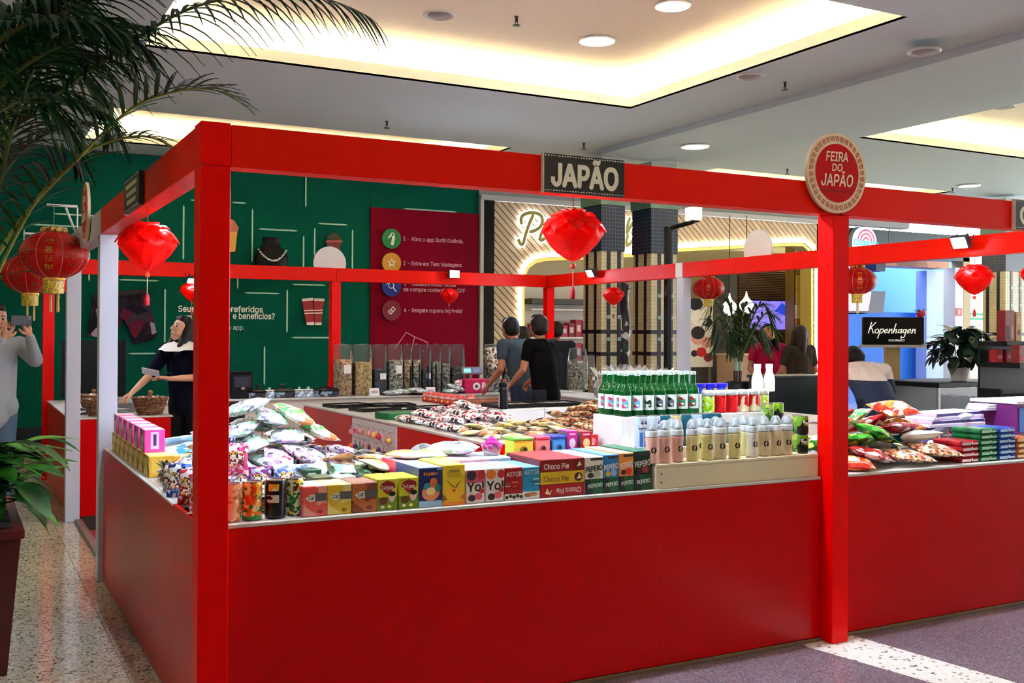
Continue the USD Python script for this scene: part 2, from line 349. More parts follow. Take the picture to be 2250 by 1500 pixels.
# ================================================================== KIOSK FRAME
H, HB, W, HC = 2.31, .156, .109, .83
XS, YA, YB, YC, X2, XC = 6.04, 3.04, 5.27, 7.96, 3.105, 6.04
kf = thing('kiosk_frame', 'tall red and white painted post-and-beam frame around the fair stall', 'stall frame')
def post(x, y, m_, top=H-HB, lab=None): part(kf, 'post', rbox(x, y, 0, x+W, y+W, top-.001, .003), m_, lab)
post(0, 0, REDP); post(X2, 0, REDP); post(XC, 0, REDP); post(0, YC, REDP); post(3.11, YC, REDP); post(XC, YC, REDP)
post(0, YA, PWH, lab='white post at the stall entrance, nearer'); post(0, YB, PWH, lab='white post at the stall entrance, farther'); post(XC, 5.07, PWH, lab='white post in the right side of the stall')
def beam(x0, y0, x1, y1, m_, lab=None): part(kf, 'beam', rbox(x0, y0, H-HB, x1, y1, H, .003), m_, lab)
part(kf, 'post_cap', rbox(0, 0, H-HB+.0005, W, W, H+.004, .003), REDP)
part(kf, 'post_cap', rbox(XC, 0, H-HB+.0005, XC+W, W, H, .003), RED)
part(kf, 'post_cap', rbox(0, YC, H-HB+.0005, W, YC+W, H, .003), RED)
part(kf, 'post_cap', rbox(XC, YC, H-HB+.0005, XC+W, YC+W, H, .003), RED)
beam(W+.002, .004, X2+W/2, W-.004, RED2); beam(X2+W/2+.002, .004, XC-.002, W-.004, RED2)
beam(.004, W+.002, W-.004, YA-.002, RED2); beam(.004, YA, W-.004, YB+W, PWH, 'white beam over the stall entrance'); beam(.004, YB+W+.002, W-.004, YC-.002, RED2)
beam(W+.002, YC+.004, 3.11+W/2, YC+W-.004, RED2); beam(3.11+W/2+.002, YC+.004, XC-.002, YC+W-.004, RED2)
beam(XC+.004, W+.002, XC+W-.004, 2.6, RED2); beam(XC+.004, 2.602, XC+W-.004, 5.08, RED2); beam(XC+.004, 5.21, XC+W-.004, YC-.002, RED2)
part(kf, 'white_joint', rbox(XC-.002, 5.085, H-HB-.001, XC+W+.002, 5.2, H+.002, .002), WHITE)
# stall platform
pl = thing('stall_platform', 'low red stall floor with a grey metal edge and black mat at the entrance', 'platform')
part(pl, 'carpet', box(.13, .12, 0, 6.0, 7.9, .018), mat((150, 4, 6), .7, bump=.3, bscale=200)); part(pl, 'edge_trim', rbox(.07, 3.16, 0, .128, 5.26, .024, .004), mat((130, 122, 112), .4, metal=.5)); part(pl, 'mat', rbox(.13, 4.75, .0185, 1.4, 5.37, .026, .003), mat((24, 22, 20), .9, bump=.4))
# ---- floods on the beams
def mk_flood(loc, rz, label, group, rx, ry, s):
    t = thing('floodlight', label, 'floodlight', loc, rz, group)
    part(t, 'housing', J(rbox(-.07, -.02, -.05, .07, .022, .05, .006), box(-.05, .022, -.045, -.042, .05, .045), box(.042, .022, -.045, .05, .05, .045)), mat((40, 42, 46), .5), smooth=30)
    part(t, 'lens', rbox(-.062, -.026, -.043, .062, -.0205, .043, .003), LEDW, 'glowing white lens')
    part(t, 'bracket', J(tube([(-.076, 0, 0), (-.076, .05, .0), (-.076, .07, .02)], .005, 6), tube([(.076, 0, 0), (.076, .05, 0), (.076, .07, .02)], .005, 6)), mat((40, 42, 46), .5)); return t
flood = Kind(mk_flood)
_z = H-HB/2
flood((4.65, YC-.09, H-.03), 0, 'white glowing floodlight on the back beam, in front of the crimson panel', 'beam floodlights', rx=.5)
flood((XC-.09, 6.75, H-.03), -PI/2, 'white glowing floodlight near the far corner of the right side beam', 'beam floodlights', rx=.5)
flood((XC-.09, 1.52, H-.05), -PI/2, 'white glowing floodlight on the right side beam, near the right picture edge', 'beam floodlights', rx=.5)
for i, x in enumerate((.6, 1.15, 1.75, 2.2, 2.75, 3.55, 4.1, 4.75, 5.5)): flood((x, W+.09, H-.045), PI, f'floodlight hidden behind the front beam, {["first", "second", "third", "fourth", "fifth", "sixth", "seventh", "eighth", "ninth"][i]} from the corner post', 'floodlights behind the front beam', rx=1.05)
for i, y in enumerate((.9, 1.7, 6.6)): flood((W+.09, y, H-.045), PI/2, f'floodlight hidden behind the left beam, {["first", "second", "third"][i]} from the corner post', 'floodlights behind the left beam', rx=1.05)
for i, x in enumerate((1.5,)): flood((x, YC-.09, H-HB-.03), 0, 'floodlight under the back beam, hidden by the corner post', 'floodlights behind the back beam', rx=1.05)
for i, y in enumerate((.55,)): flood((XC-.09, y, H-HB-.03), -PI/2, 'floodlight on the right side beam beyond the right picture edge', 'floodlights behind the right beam', rx=1.05)
# ================================================================== COUNTERS
TOPM = mat((206, 205, 202), .35, spec=.3); CARC = mat((214, 208, 196), .45)
fc = thing('front_counter', 'long red-fronted display counter along the front of the stall with a white top', 'counter')
for x0, x1 in ((.112, 2.104), (2.1045, X2-.004), (X2+W+.004, 4.16), (4.1605, 6.036)):
    part(fc, 'front_panel', box(x0, .075, .02, x1, .093, HC-.016), RED)
    part(fc, 'white_edge', rbox(x0, .0755, HC-.0155, x1, .1, HC, .002), TOPM)
part(fc, 'front_panel', box(X2-.003, W+.002, .02, X2+W+.003, W+.018, HC-.016), RED)
part(fc, 'worktop', box(.112, .1005, HC-.02, 6.036, .66, HC), TOPM); part(fc, 'end_panel', box(.03, .112, .02, .048, .66, HC-.001), RED)
part(fc, 'back_panel', box(.66, .64, .02, 6.0, .655, HC-.021), CARC); part(fc, 'plinth', box(.13, .1, 0, 6.0, .62, .0195), mat((50, 30, 24), .7))
part(fc, 'base_strip', rbox(.112, .066, 0, X2-.004, .0745, .018, .002), mat((120, 96, 70), .5)); part(fc, 'base_strip', rbox(X2+W+.004, .066, 0, 6.036, .0745, .018, .002), mat((120, 96, 70), .5))
lc = thing('left_counter', 'red-fronted display counter along the left side, between corner and entrance', 'counter')
for y0, y1 in ((.661, 1.965), (1.967, YA-.02)): part(lc, 'front_panel', box(.03, y0, .012, .048, y1, HC-.012), RED)
part(lc, 'white_edge', rbox(.028, .661, HC-.0115, .05, YA-.02, HC, .002), TOPM); part(lc, 'worktop', box(.0505, .661, HC-.02, .64, YA-.02, HC), TOPM); part(lc, 'inner_panel', box(.622, .661, .02, .64, YA-.02, HC-.021), CARC); part(lc, 'end_panel', box(.0485, YA-.038, .02, .6215, YA-.02, HC-.021), RED)
bl = thing('entrance_counter', 'red counter beyond the entrance gap with wicker baskets on its top', 'counter')
part(bl, 'end_panel', box(.06, 5.39, .02, .84, 5.408, HC-.012), RED); part(bl, 'front_panel', box(.04, 5.39, .02, .059, 7.9, HC-.012), RED); part(bl, 'inner_panel', box(.822, 5.41, .02, .84, 7.2, HC-.012), CARC); part(bl, 'worktop', rbox(.036, 5.385, HC-.0115, .86, 7.9, HC, .003), TOPM)
bc = thing('back_counter', 'long off-white counter along the back of the stall holding clear bags and pots', 'counter')
for i in range(8): x0 = .862+i*.64; part(bc, 'door', rbox(x0+.004, 7.25, .06, x0+.636, 7.268, HC-.05, .003), CARC)
part(bc, 'carcass', box(.862, 7.27, .02, 6.03, 7.9, HC-.021), CARC); part(bc, 'worktop', rbox(.862, 7.235, HC-.02, 6.03, 7.92, HC, .003), TOPM)
for i in range(7): part(bc, 'handle', rbox(.862+i*.64+.6, 7.232, .42, .862+i*.64+.612, 7.2495, .6, .002), CHROME)
rc = thing('right_counter', 'white counter along the far right side of the stall behind the bottles', 'counter')
part(rc, 'carcass', box(5.42, 2.7, .02, 6.02, 6.9, HC-.021), CARC); part(rc, 'worktop', rbox(5.4, 2.68, HC-.02, 6.03, 6.95, HC, .003), TOPM)
ci = thing('island_counter', 'central red island counter with a white top full of sweets and trays', 'counter')
part(ci, 'side_panel', box(2.29, 2.3, .02, 2.308, 3.815, HC-.02), RED); part(ci, 'side_panel', box(2.29, 4.90, .02, 2.308, 6.34, HC-.02), RED)
part(ci, 'carcass', box(2.3085, 2.3, .02, 3.9, 6.34, HC-.021), CARC); part(ci, 'worktop', rbox(2.285, 2.29, HC-.02, 3.92, 6.345, HC, .003), TOPM)
part(ci, 'front_panel', box(2.29, 2.282, .02, 3.9, 2.299, HC-.02), RED)
# ================================================================== BACK WALL: green promotion hoarding
def XZ(x, y, Y): p = at_y(x, y, Y); return (p[0], p[2])
def RZ(x0, y0, x1, y1, Y):      # upright rectangle through two photographed corners
    a, b = XZ(x0, y0, Y), XZ(x1, y1, Y); return sbox(min(a[0], b[0]), min(a[1], b[1]), max(a[0], b[0]), max(a[1], b[1]))
GREEN = mottle([(0, 80, 64), (1, 90, 72)], 1.2, .6, .06, vor=False, hard=False)
gh = thing('promotion_hoarding', 'dark green mall hoarding with pale line segments and a crimson instruction panel', 'hoarding')
for i, (a, b) in enumerate(((-9, -4.6), (-4.598, -2.2), (-2.198, .2), (.202, 2.5), (2.502, 4.78), (4.782, 6.62))): part(gh, 'green_panel', box(a, GY, .28, b, GY+.03, 3.98), GREEN)
part(gh, 'skirting', box(-9, GY-.01, 0, 6.62, GY+.03, .278), mat((6, 20, 34), .4))
LINE = mat((170, 214, 196), .5)
for x0, y0, x1, y1 in ((671.6, 386, 671.6, 456), (507, 445, 542, 446), (554, 458, 554, 576), (566, 503, 655, 507), (666.6, 517, 666.6, 590), (697, 491, 765, 494), (691, 500, 691, 562), (774, 503, 774, 592), (885, 459, 1004, 465), (522, 600, 522, 635), (536, 643, 616, 645), (630.5, 635, 630.5, 731), (640, 625, 716, 626), (746, 638, 746, 731), (640, 741, 730, 742), (580.6, 760, 580.6, 846), (403, 450, 403, 571), (417, 439, 506, 445), (260, 614, 350, 617), (362, 633, 362, 760), (280, 776, 347, 777), (53, 503, 53, 535), (67, 493, 178, 498), (196, 550, 196, 618), (117, 471, 236, 474)):
    a, b = XZ(x0, y0, GY), XZ(x1, y1, GY); w = .011
    if x0 == x1: x = (a[0]+b[0])/2; pg = Polygon([(x-w, a[1]-.03), (x, a[1]), (x+w, a[1]-.03), (x+w, b[1]+.03), (x, b[1]), (x-w, b[1]+.03)])
    else: z = (a[1]+b[1])/2; pg = Polygon([(a[0], z), (a[0]+.05, z+w), (b[0]-.05, z+w), (b[0], z), (b[0]-.05, z-w), (a[0]+.05, z-w)])
    part(gh, 'light_line', wall_y(pg, GY-.012, .012), LINE)
LET = mat((232, 238, 230), .5)
def wtext(s, x, y, hpx, wpx=None, m_=LET, Y=GY-.004, name='lettering', par=None, bold=True):
    c = at_y(x, y, Y); h = abs(at_y(x, y-hpx/2, Y)[2]-at_y(x, y+hpx/2, Y)[2]); t = text(s, h, .004, bold, at=(0, 0, 0))
    if wpx: w = abs(at_y(x+wpx/2, y, Y)[0]-at_y(x-wpx/2, y, Y)[0]); t.apply_scale((w/(t.bounds[1][0]-t.bounds[0][0]), 1, 1))
    t.apply_translation(c); part(par or gh, name, t, m_)
wtext('Seus', 410, 678, 13, 37); wtext('preferidos', 538, 679, 13, 80); wtext('com', 407, 696, 13, 30); wtext('e benefícios?', 558, 694, 13, 92); wtext('o app.', 519, 719, 10, 36, bold=False)
CRIM = mottle([(122, 0, 30), (132, 2, 34)], .8, .5, .06, vor=False, hard=False)
part(gh, 'crimson_panel', wall_y(RZ(815, 455, 1050, 900, GY-.03), GY-.03, .03), CRIM, 'crimson instruction panel')
PINK = mat((226, 150, 170), .5); YC2 = GY-.034
for s, x, y, w in (('1 - Abra o app Buriti Goiânia.', 953, 527, 132), ('2 - Entre em Tem Vantagens', 951, 580, 128), ('3 - Cadastre notas fiscais', 945, 624, 114), ('de compra contendo seu CPF', 955, 637, 136), ('4 - Resgate cupons incríveis!', 952, 682, 128)):
    wtext(s, x, y, 8.5, w, PINK, YC2)
for i, (y, c) in enumerate(((524, (22, 128, 62)), (577, (216, 150, 34)), (629, (24, 48, 150)), (682, (128, 22, 48)))):
    p = at_y(861, y, GY-.09); d = lathe([(.148, 0), (.155, .012), (.155, .055), (0, .055)], 32); d = T(d, rx=PI/2); d.apply_translation((p[0], GY-.031, p[2]))
    pp = part(gh, 'icon_disc', d, mat(c, .4), smooth=40); q = (p[0], p[2]); Yf = GY-.031-.0555
    if i == 0: g = unary_union([stroke([(q[0]-.05, q[1]+.01), (q[0]-.01, q[1]+.07)], .022), stroke([(q[0]+.01, q[1]-.08), (q[0]+.03, q[1]+.02)], .05), Point(q[0]+.01, q[1]+.06).buffer(.035).difference(Point(q[0]+.01, q[1]+.06).buffer(.02))])
    elif i == 1: g = Polygon([(q[0]+(.075 if k % 2 == 0 else .034)*math.sin(k*PI/5), q[1]+(.075 if k % 2 == 0 else .034)*math.cos(k*PI/5)) for k in range(10)]); g = g.difference(g.buffer(-.014))
    elif i == 2: g = unary_union([Point(q[0]-.01, q[1]+.015).buffer(.05).difference(Point(q[0]-.01, q[1]+.015).buffer(.036)), stroke([(q[0]+.025, q[1]-.02), (q[0]+.065, q[1]-.07)], .018), stroke([(q[0]-.09, q[1]+.03), (q[0]-.04, q[1]+.06)], .015)])
    else: g = affinity.rotate(sbox(q[0]-.06, q[1]-.032, q[0]+.06, q[1]+.032).difference(sbox(q[0]-.048, q[1]-.02, q[0]+.048, q[1]+.02)).union(sbox(q[0]-.012, q[1]-.012, q[0]+.012, q[1]+.012)), 45)
    part(gh, 'icon', wall_y(g, Yf-.004, .004), mat((230, 232, 226), .5))
part(gh, 'outline_drawing', wall_y(unary_union([stroke([XZ(*p, YC2) for p in q], .012) for q in (((868, 765), (893, 730), (911, 740), (940, 752), (939, 765)), ((911, 740), (905, 765), (900, 800)))]), YC2, .004), PINK)
# cut-outs standing off the hoarding
def cut(name, lab, cat, Y, parts):
    t = thing(name, lab, cat)
    for nm, pg, y0, th, m_ in parts: part(t, nm, wall_y(pg, y0, th), m_)
    part(t, 'spacer', box(parts[0][1].centroid.x-.04, Y+.03, parts[0][1].centroid.y-.04, parts[0][1].centroid.x+.04, GY-.0005, parts[0][1].centroid.y+.04), mat((20, 40, 36), .7)); return t
def PX(pts, Y): return Polygon([XZ(*p, Y) for p in pts])
Y1 = GY-.1
PLAID = mottle([(24, 20, 40), (60, 48, 66), (160, 150, 165), (40, 22, 44), (96, 20, 52), (20, 16, 30)], 7, .8, .2, dist=.15)
cut('plaid_shorts_cutout', 'large cut-out of dark plaid shorts hanging on the green hoarding', 'cut-out', Y1, [('cloth', PX([(205, 648), (262, 640), (318, 636), (326, 655), (346, 738), (330, 748), (292, 757), (283, 720), (272, 700), (262, 716), (240, 742), (192, 738), (200, 690)], Y1), Y1, .03, PLAID), ('waistband', PX([(206, 646), (318, 634), (320, 644), (205, 657)], Y1), Y1-.012, .012, mat((44, 36, 46), .8)), ('fly_shadow', PX([(258, 655), (276, 652), (282, 668), (270, 676), (261, 700), (255, 690)], Y1), Y1-.006, .006, mat((14, 12, 26), .8))])
cut('popcorn_cutout', 'yellow popcorn tub cut-out half hidden behind the front corner post', 'cut-out', Y1, [('tub', PX([(486, 508), (522, 506), (517, 552), (492, 555)], Y1), Y1, .03, mat((236, 176, 72), .6)), ('topping', PX([(482, 508), (488, 486), (500, 478), (514, 484), (524, 500), (522, 509)], Y1), Y1-.01, .035, mat((206, 122, 92), .7))])
REDC = mat((164, 18, 34), .5)
cut('red_cups_cutout', 'pair of red tumblers cut-out with white trim on the green hoarding', 'cut-out', Y1, [('left_cup', PX([(664, 660), (687, 657), (690, 713), (674, 713)], Y1), Y1, .03, REDC), ('right_cup', PX([(690, 658), (712, 660), (706, 713), (691, 713)], Y1), Y1, .03, REDC), ('white_trim', unary_union([PX([(663, 656), (688, 654), (688, 660), (664, 662)], Y1), PX([(690, 655), (713, 656), (712, 662), (690, 661)], Y1), PX([(673, 708), (690, 707), (690, 714), (674, 714)], Y1), PX([(692, 708), (707, 708), (706, 714), (692, 714)], Y1), PX([(667, 681), (709, 680), (709, 682.5), (667, 683.5)], Y1), PX([(668, 687), (709, 686), (708, 688.5), (668, 689.5)], Y1)]), Y1-.01, .01, mat((230, 214, 206), .6))])
cut('plant_pot_cutout', 'small brown potted cactus cut-out above the white round sign', 'cut-out', Y1, [('pot', PX([(718, 530), (750, 530), (746, 552), (722, 552)], Y1), Y1, .03, mat((120, 48, 44), .6)), ('rim', PX([(716, 527), (752, 527), (752, 533), (716, 533)], Y1), Y1-.008, .03, mat((150, 72, 66), .6)), ('cactus', unary_union([Point(XZ(x, y, Y1)).buffer(r) for x, y, r in ((726, 523, .05), (735, 519, .06), (744, 524, .045))]), Y1+.004, .02, mat((78, 70, 52), .8))])
bp = at_y(597, 600, GY-.2); BL = mat((6, 6, 8), .5, spec=.2)
bu = thing('necklace_bust', 'black jewellery bust with a pearl necklace on the green hoarding', 'display bust', (bp[0], GY-.06, bp[2]))
sc = lambda m_: TM(np.c_[m_.vertices[:, 0], m_.vertices[:, 1]*.45-.0, m_.vertices[:, 2]], m_.faces)
b_ = lathe([(0, 0), (.2, .01), (.235, .1), (.25, .2), (.22, .3), (.14, .38), (.115, .44), (.13, .5), (.135, .505), (0, .51)], 24); b_ = b_.slice_plane((0, .02, 0), (0, -1, 0), cap=False) if False else b_
part(bu, 'bust', T(sc(b_), (0, -.11, .0)), BL, smooth=40); part(bu, 'neck_top', T(sc(lathe([(.1, .512), (.128, .516), (0, .52)], 20)), (0, -.11, 0)), mat((120, 122, 126), .5))
nk = bez((-.2, .33), (0, .02), (.2, .33), 19)
part(bu, 'pearl_necklace', J(*[T(trimesh.creation.icosphere(1, .016), (x, -.11-.45*max(0, .24-abs(x)*.6)-.012, z)) for x, z in nk]), mat((214, 214, 214), .3), smooth=True)
# ================================================================== SLATTED SHOP FRONT
SY = GY
WOODS = [mat(c, .55) for c in ((206, 180, 148), (196, 170, 138), (212, 188, 158), (202, 176, 146))]
sw = thing('wall_right', None, None, kind='structure')
opening = Polygon([XZ(*p, SY) for p in [(1147, 900), (1147, 640), (1149, 606), (1158, 584), (1176, 570), (1204, 565), (1300, 562), (1400, 556), (1500, 545), (1620, 539), (1740, 533), (1768, 534), (1783, 548), (1789, 575), (1790, 900)]])
opening = opening.union(sbox(opening.bounds[0], -.02, opening.bounds[2], opening.bounds[1]+.3))
area = sbox(6.9, 0, 13.96, 3.70).difference(opening)
part(sw, 'backing', wall_y(area, SY+.02, .12), mat((46, 34, 26), .8))
per = .128
for k in range(-30, 118):
    c = 6.9+k*per; b_ = Polygon([(c, 3.7), (c+per-.02, 3.7), (c+per-.02+3.9, 0), (c+3.9, 0)]).intersection(area)
    if b_.area > .002: part(sw, 'slat', wall_y(b_, SY, .019), WOODS[k % 4])
HALO = emis((255, 244, 216), 3.2)
hl = opening.buffer(.075).difference(opening.buffer(.012)).intersection(area)
part(sw, 'halo_light', wall_y(hl, SY-.03, .028), HALO, 'glowing edge light of the shop opening')
GOLD = mat((196, 176, 92), .4, metal=.2); OL = mat((138, 132, 66), .5)
rv = opening.difference(opening.buffer(-.06)).intersection(sbox(0, .05, 30, 9))
part(sw, 'reveal', wall_y(rv, SY+.02, .3), GOLD)
# interior of that shop
inn = thing('wall_shop', None, None, kind='structure'); IY = 14.6
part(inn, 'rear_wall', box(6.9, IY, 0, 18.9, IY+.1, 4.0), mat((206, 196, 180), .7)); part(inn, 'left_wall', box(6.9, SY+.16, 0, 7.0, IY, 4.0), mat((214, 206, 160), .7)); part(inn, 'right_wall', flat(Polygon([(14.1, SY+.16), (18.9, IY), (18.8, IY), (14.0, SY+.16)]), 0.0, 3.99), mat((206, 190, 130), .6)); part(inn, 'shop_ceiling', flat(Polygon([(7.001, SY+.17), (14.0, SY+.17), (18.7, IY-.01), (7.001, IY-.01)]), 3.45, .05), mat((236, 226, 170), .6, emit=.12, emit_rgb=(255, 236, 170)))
for i in range(9): part(inn, 'ceiling_fin', T(box(-.12, -1.4, 0, .12, 1.4, .09), (7.9+i*.72, 12.8, 3.36), rz=.35), OL if i % 2 else mat((226, 206, 120), .5))
sh = thing('shop_shelf', 'white shop shelving stacked with crimson boxes behind the two customers', 'shelf')
a = at_y(1232, 700, 13.2)
for z in (.5, 1.0, 1.45, 1.98): part(sh, 'shelf_board', box(a[0]-.75, 13.0, z, a[0]+.75, 13.4, z+.03), WHITE)
part(sh, 'back_panel', box(a[0]-.75, 13.4, .1, a[0]+.75, 13.43, 2.6), mat((236, 228, 222), .6)); part(sh, 'header', box(a[0]-.75, 12.98, 2.1, a[0]+.75, 13.399, 2.2), mat((70, 72, 66), .5))
CRB = [mat((164, 18, 62), .5), mat((190, 34, 84), .5), mat((140, 10, 44), .5)]; rb = random.Random(4)
for z, n in ((1.48, 9), (1.03, 9)):
    for i in range(n):
        x = a[0]-.7+i*.157; h = rb.uniform(.22, .34); t = thing('gift_box', f'small crimson gift box, {["first", "second", "third", "fourth", "fifth", "sixth", "seventh", "eighth", "ninth"][i]} from left on the {"upper" if z > 1.2 else "lower"} shop shelf', 'box', (x, 13.05, z+.0005), 0, 'crimson boxes on the shop shelf')
        part(t, 'carton', rbox(0, 0, 0, .14, .2, h, .004), CRB[i % 3]); part(t, 'label', box(.03, -.002, h*.3, .11, -.0002, h*.7), mat((232, 206, 212), .6))
# pictures / panels deeper in the shop, seen right of the white post
pp = thing('wall_poster', 'tall black, white and pink illustrated poster right of the white post', 'poster')
P0 = RZ(1516, 655, 1566, 806, 12.9); x0, z0, x1, z1 = P0.bounds
part(pp, 'sheet', wall_y(P0, 12.9, .02), mat((238, 232, 228), .6))
rp = random.Random(8)
for (u, v, r, c) in ((.25, .92, .3, (20, 20, 22)), (.4, .72, .38, (250, 250, 248)), (.75, .66, .22, (22, 24, 24)), (.35, .5, .3, (26, 20, 22)), (.35, .42, .3, (236, 170, 170)), (.75, .36, .26, (220, 150, 140)), (.5, .22, .22, (206, 20, 26)), (.2, .2, .15, (30, 30, 40)), (.8, .14, .2, (170, 30, 60))):
    e = affinity.scale(Point(x0+u*(x1-x0), z0+v*(z1-z0)).buffer(r*(x1-x0)), 1, .75).intersection(P0); part(pp, 'print', wall_y(e, 12.9-.002-.0006*rp.random(), .0025), mat(c, .6))
part(pp, 'stand', box(x0+.1, 12.921, 0, x1-.1, 12.95, z0+.3), mat((60, 60, 62), .5))
rbp = thing('ribbed_panel', 'brown horizontally ribbed panel above the lilac screen', 'wall panel')
P0 = RZ(1622, 596, 1746, 660, 13.4); x0, z0, x1, z1 = P0.bounds; n = 16
for i in range(n): part(rbp, 'rib', rbox(x0, 13.36, z0+(z1-z0)*i/n+.004, x1, 13.4, z0+(z1-z0)*(i+1)/n-.006, .008), mat((150, 122, 108) if i % 2 else (138, 110, 98), .5))
part(rbp, 'frame', box(x0-.02, 13.401, 0, x1+.02, 13.44, z1+.03), mat((96, 78, 66), .6))
gp = thing('grey_partition', 'grey upright partition beside the ribbed brown panel', 'partition'); P0 = RZ(1566, 590, 1619, 830, 13.3); x0, z0, x1, z1 = P0.bounds
part(gp, 'panel', box(x0, 13.3, 0, (x0+x1)/2+.1, 13.36, z1), mat((98, 100, 108), .6)); part(gp, 'panel', box((x0+x1)/2+.12, 13.3, 0, x1, 13.36, z1), mat((120, 122, 132), .6))
tv = thing('menu_screen', 'wide lilac screen with a blue folded shape, behind the potted palm', 'screen'); P0 = RZ(1648, 660, 1746, 724, 13.0); x0, z0, x1, z1 = P0.bounds
part(tv, 'casing', box(x0-.03, 13.005, z0-.03, x1+.03, 13.06, z1+.03), mat((20, 20, 60), .4)); part(tv, 'picture', box(x0, 13.0, z0, x1, 13.0045, z1), mat((150, 140, 226), .4, emit=.28, emit_rgb=(120, 108, 235)))
part(tv, 'blue_shape', wall_y(PX([(1718, 665), (1739, 682), (1732, 697), (1702, 683)], 12.998), 12.996, .003), mat((60, 90, 220), .4, emit=.16, emit_rgb=(40, 70, 225)))
part(tv, 'stand', box((x0+x1)/2-.05, 13.061, 0, (x0+x1)/2+.05, 13.1, z1-.2), mat((40, 40, 42), .5))
sc_ = thing('shop_counter', 'beige shop counter below the lilac screen', 'counter'); P0 = RZ(1644, 778, 1746, 860, 12.2); x0, z0, x1, z1 = P0.bounds
part(sc_, 'body', box(x0-.3, 12.2, 0, x1, 12.8, z1-.03), mat((190, 160, 142), .5)); part(sc_, 'top', rbox(x0-.32, 12.17, z1-.029, x1+.0, 12.83, z1+.01, .006), mat((214, 190, 172), .4))
gc = thing('gold_column', 'gold and amber mosaic column at the right end of the shop opening', 'column'); P0 = RZ(1751, 560, 1787, 880, 12.6); x0, z0, x1, z1 = P0.bounds; rg = random.Random(2)
for i in range(11):
    for j in range(2): part(gc, 'panel', rbox(x0+(x1-x0)*j/2+.004, 12.6, .02+i*.31, x0+(x1-x0)*(j+1)/2-.004, 12.64+.03*rg.random(), .02+(i+1)*.31-.008, .004), mat(rg.choice([(196, 150, 52), (228, 196, 96), (168, 128, 40), (240, 220, 140), (150, 130, 50)]), .3, metal=.3))
part(gc, 'core', box(x0, 12.68, 0, x1, 12.95, 3.449), mat((150, 120, 50), .5))
for px_, py_ in ((1603, 668), (1640, 664)):
    p = at_d(px_, py_+6, 16.6); t = thing('pendant_lamp', 'white teardrop pendant lamp, '+('left' if px_ < 1620 else 'right')+' one of the two above the potted palm', 'pendant lamp', p)
    part(t, 'shade', lathe([(0, -.14), (.05, -.13), (.1, -.06), (.115, .0), (.1, .05), (.05, .1), (.02, .15), (.008, .22)], 20), mat((240, 238, 232), .4, emit=.3), smooth=50); part(t, 'cord', tube([(0, 0, .2), (0, 0, 3.452-p[2])], .006, 6), BL)
# script sign of neon-edged letters
def script(strokes, Y, w, name, par, m1, m2=None, dep=.03):
    g = unary_union([stroke([XZ(*p, Y) for p in s], w) for s in strokes])
    part(par, name, wall_y(g, Y, dep), m1)
    if m2: part(par, name+'_edge', wall_y(g.buffer(w*.42).difference(g.buffer(.004)), Y+.012, dep), m2)
ss = thing('shop_script_sign', 'glowing handwritten shop lettering on the diagonal wood slats', 'sign')
def cur(*pts):
    out = []
    for a, b, c in zip(pts[0:-2:2], pts[1:-1:2], pts[2::2]): out += [tuple(q) for q in bez(a, b, c, 7)]
    return out
PST = [cur((1146, 490), (1140, 470), (1166, 467), (1195, 466), (1192, 488), (1188, 505), (1166, 509)), cur((1171, 474), (1158, 500), (1150, 535), (1144, 540), (1140, 528)), cur((1200, 492), (1190, 510), (1186, 525), (1190, 532), (1200, 520)), [(1204, 484), (1206, 482)], cur((1226, 505), (1212, 500), (1208, 520), (1216, 530), (1232, 515))]
PST += [cur((1384, 480), (1376, 500), (1378, 512), (1384, 500), (1390, 490)), cur((1380, 518), (1374, 530), (1378, 540), (1388, 534), (1392, 524))]
script(PST, SY-.07, .055, 'letters', ss, mat((150, 140, 70), .4, metal=.4), emis((250, 248, 255), 1.2))
part(ss, 'letter_backing', wall_y(unary_union([stroke([XZ(*p, SY-.04) for p in s], .05) for s in PST]), SY-.028, .0275), mat((60, 50, 44), .7))
# ================================================================== TILED COLUMNS
def tiles(c1, mort, sx, sz, name, c2=None):
    # small mosaic tiles, a few pixels each in the photograph
    nodes = dict(g=('geometry', {}), s=('separate_xyz', {}), p=('principled_bsdf', dict(roughness=.25)), ad=('math', dict(math_type='add')), cb=('combine_xyz', {}), b=('brick_texture', dict(color1=lin(c1), color2=lin(c2 or c1), mortar=lin(mort), scale=1.0, mortar_size=.0028, brick_width=sx, row_height=sz, offset=0.0)))
    return usdkit.material(stage, f'/World/Looks/{name}', nodes, [('g.position', 's.vector'), ('s.x', 'ad.value1'), ('s.y', 'ad.value2'), ('ad.value', 'cb.x'), ('s.z', 'cb.y'), ('cb.vector', 'b.vector'), ('b.color', 'p.base_color')], surface='p.BSDF')
TN = tiles((14, 20, 44), (66, 90, 120), .05, .05, 'tile_navy', (20, 30, 52)); TC = tiles((208, 196, 156), (158, 148, 116), .05, .05, 'tile_cream', (194, 182, 144)); TG = tiles((108, 142, 118), (70, 100, 84), .4, .03, 'tile_sage'); TNB = mat((10, 16, 34), .25); TAQ = mat((120, 160, 160), .3)
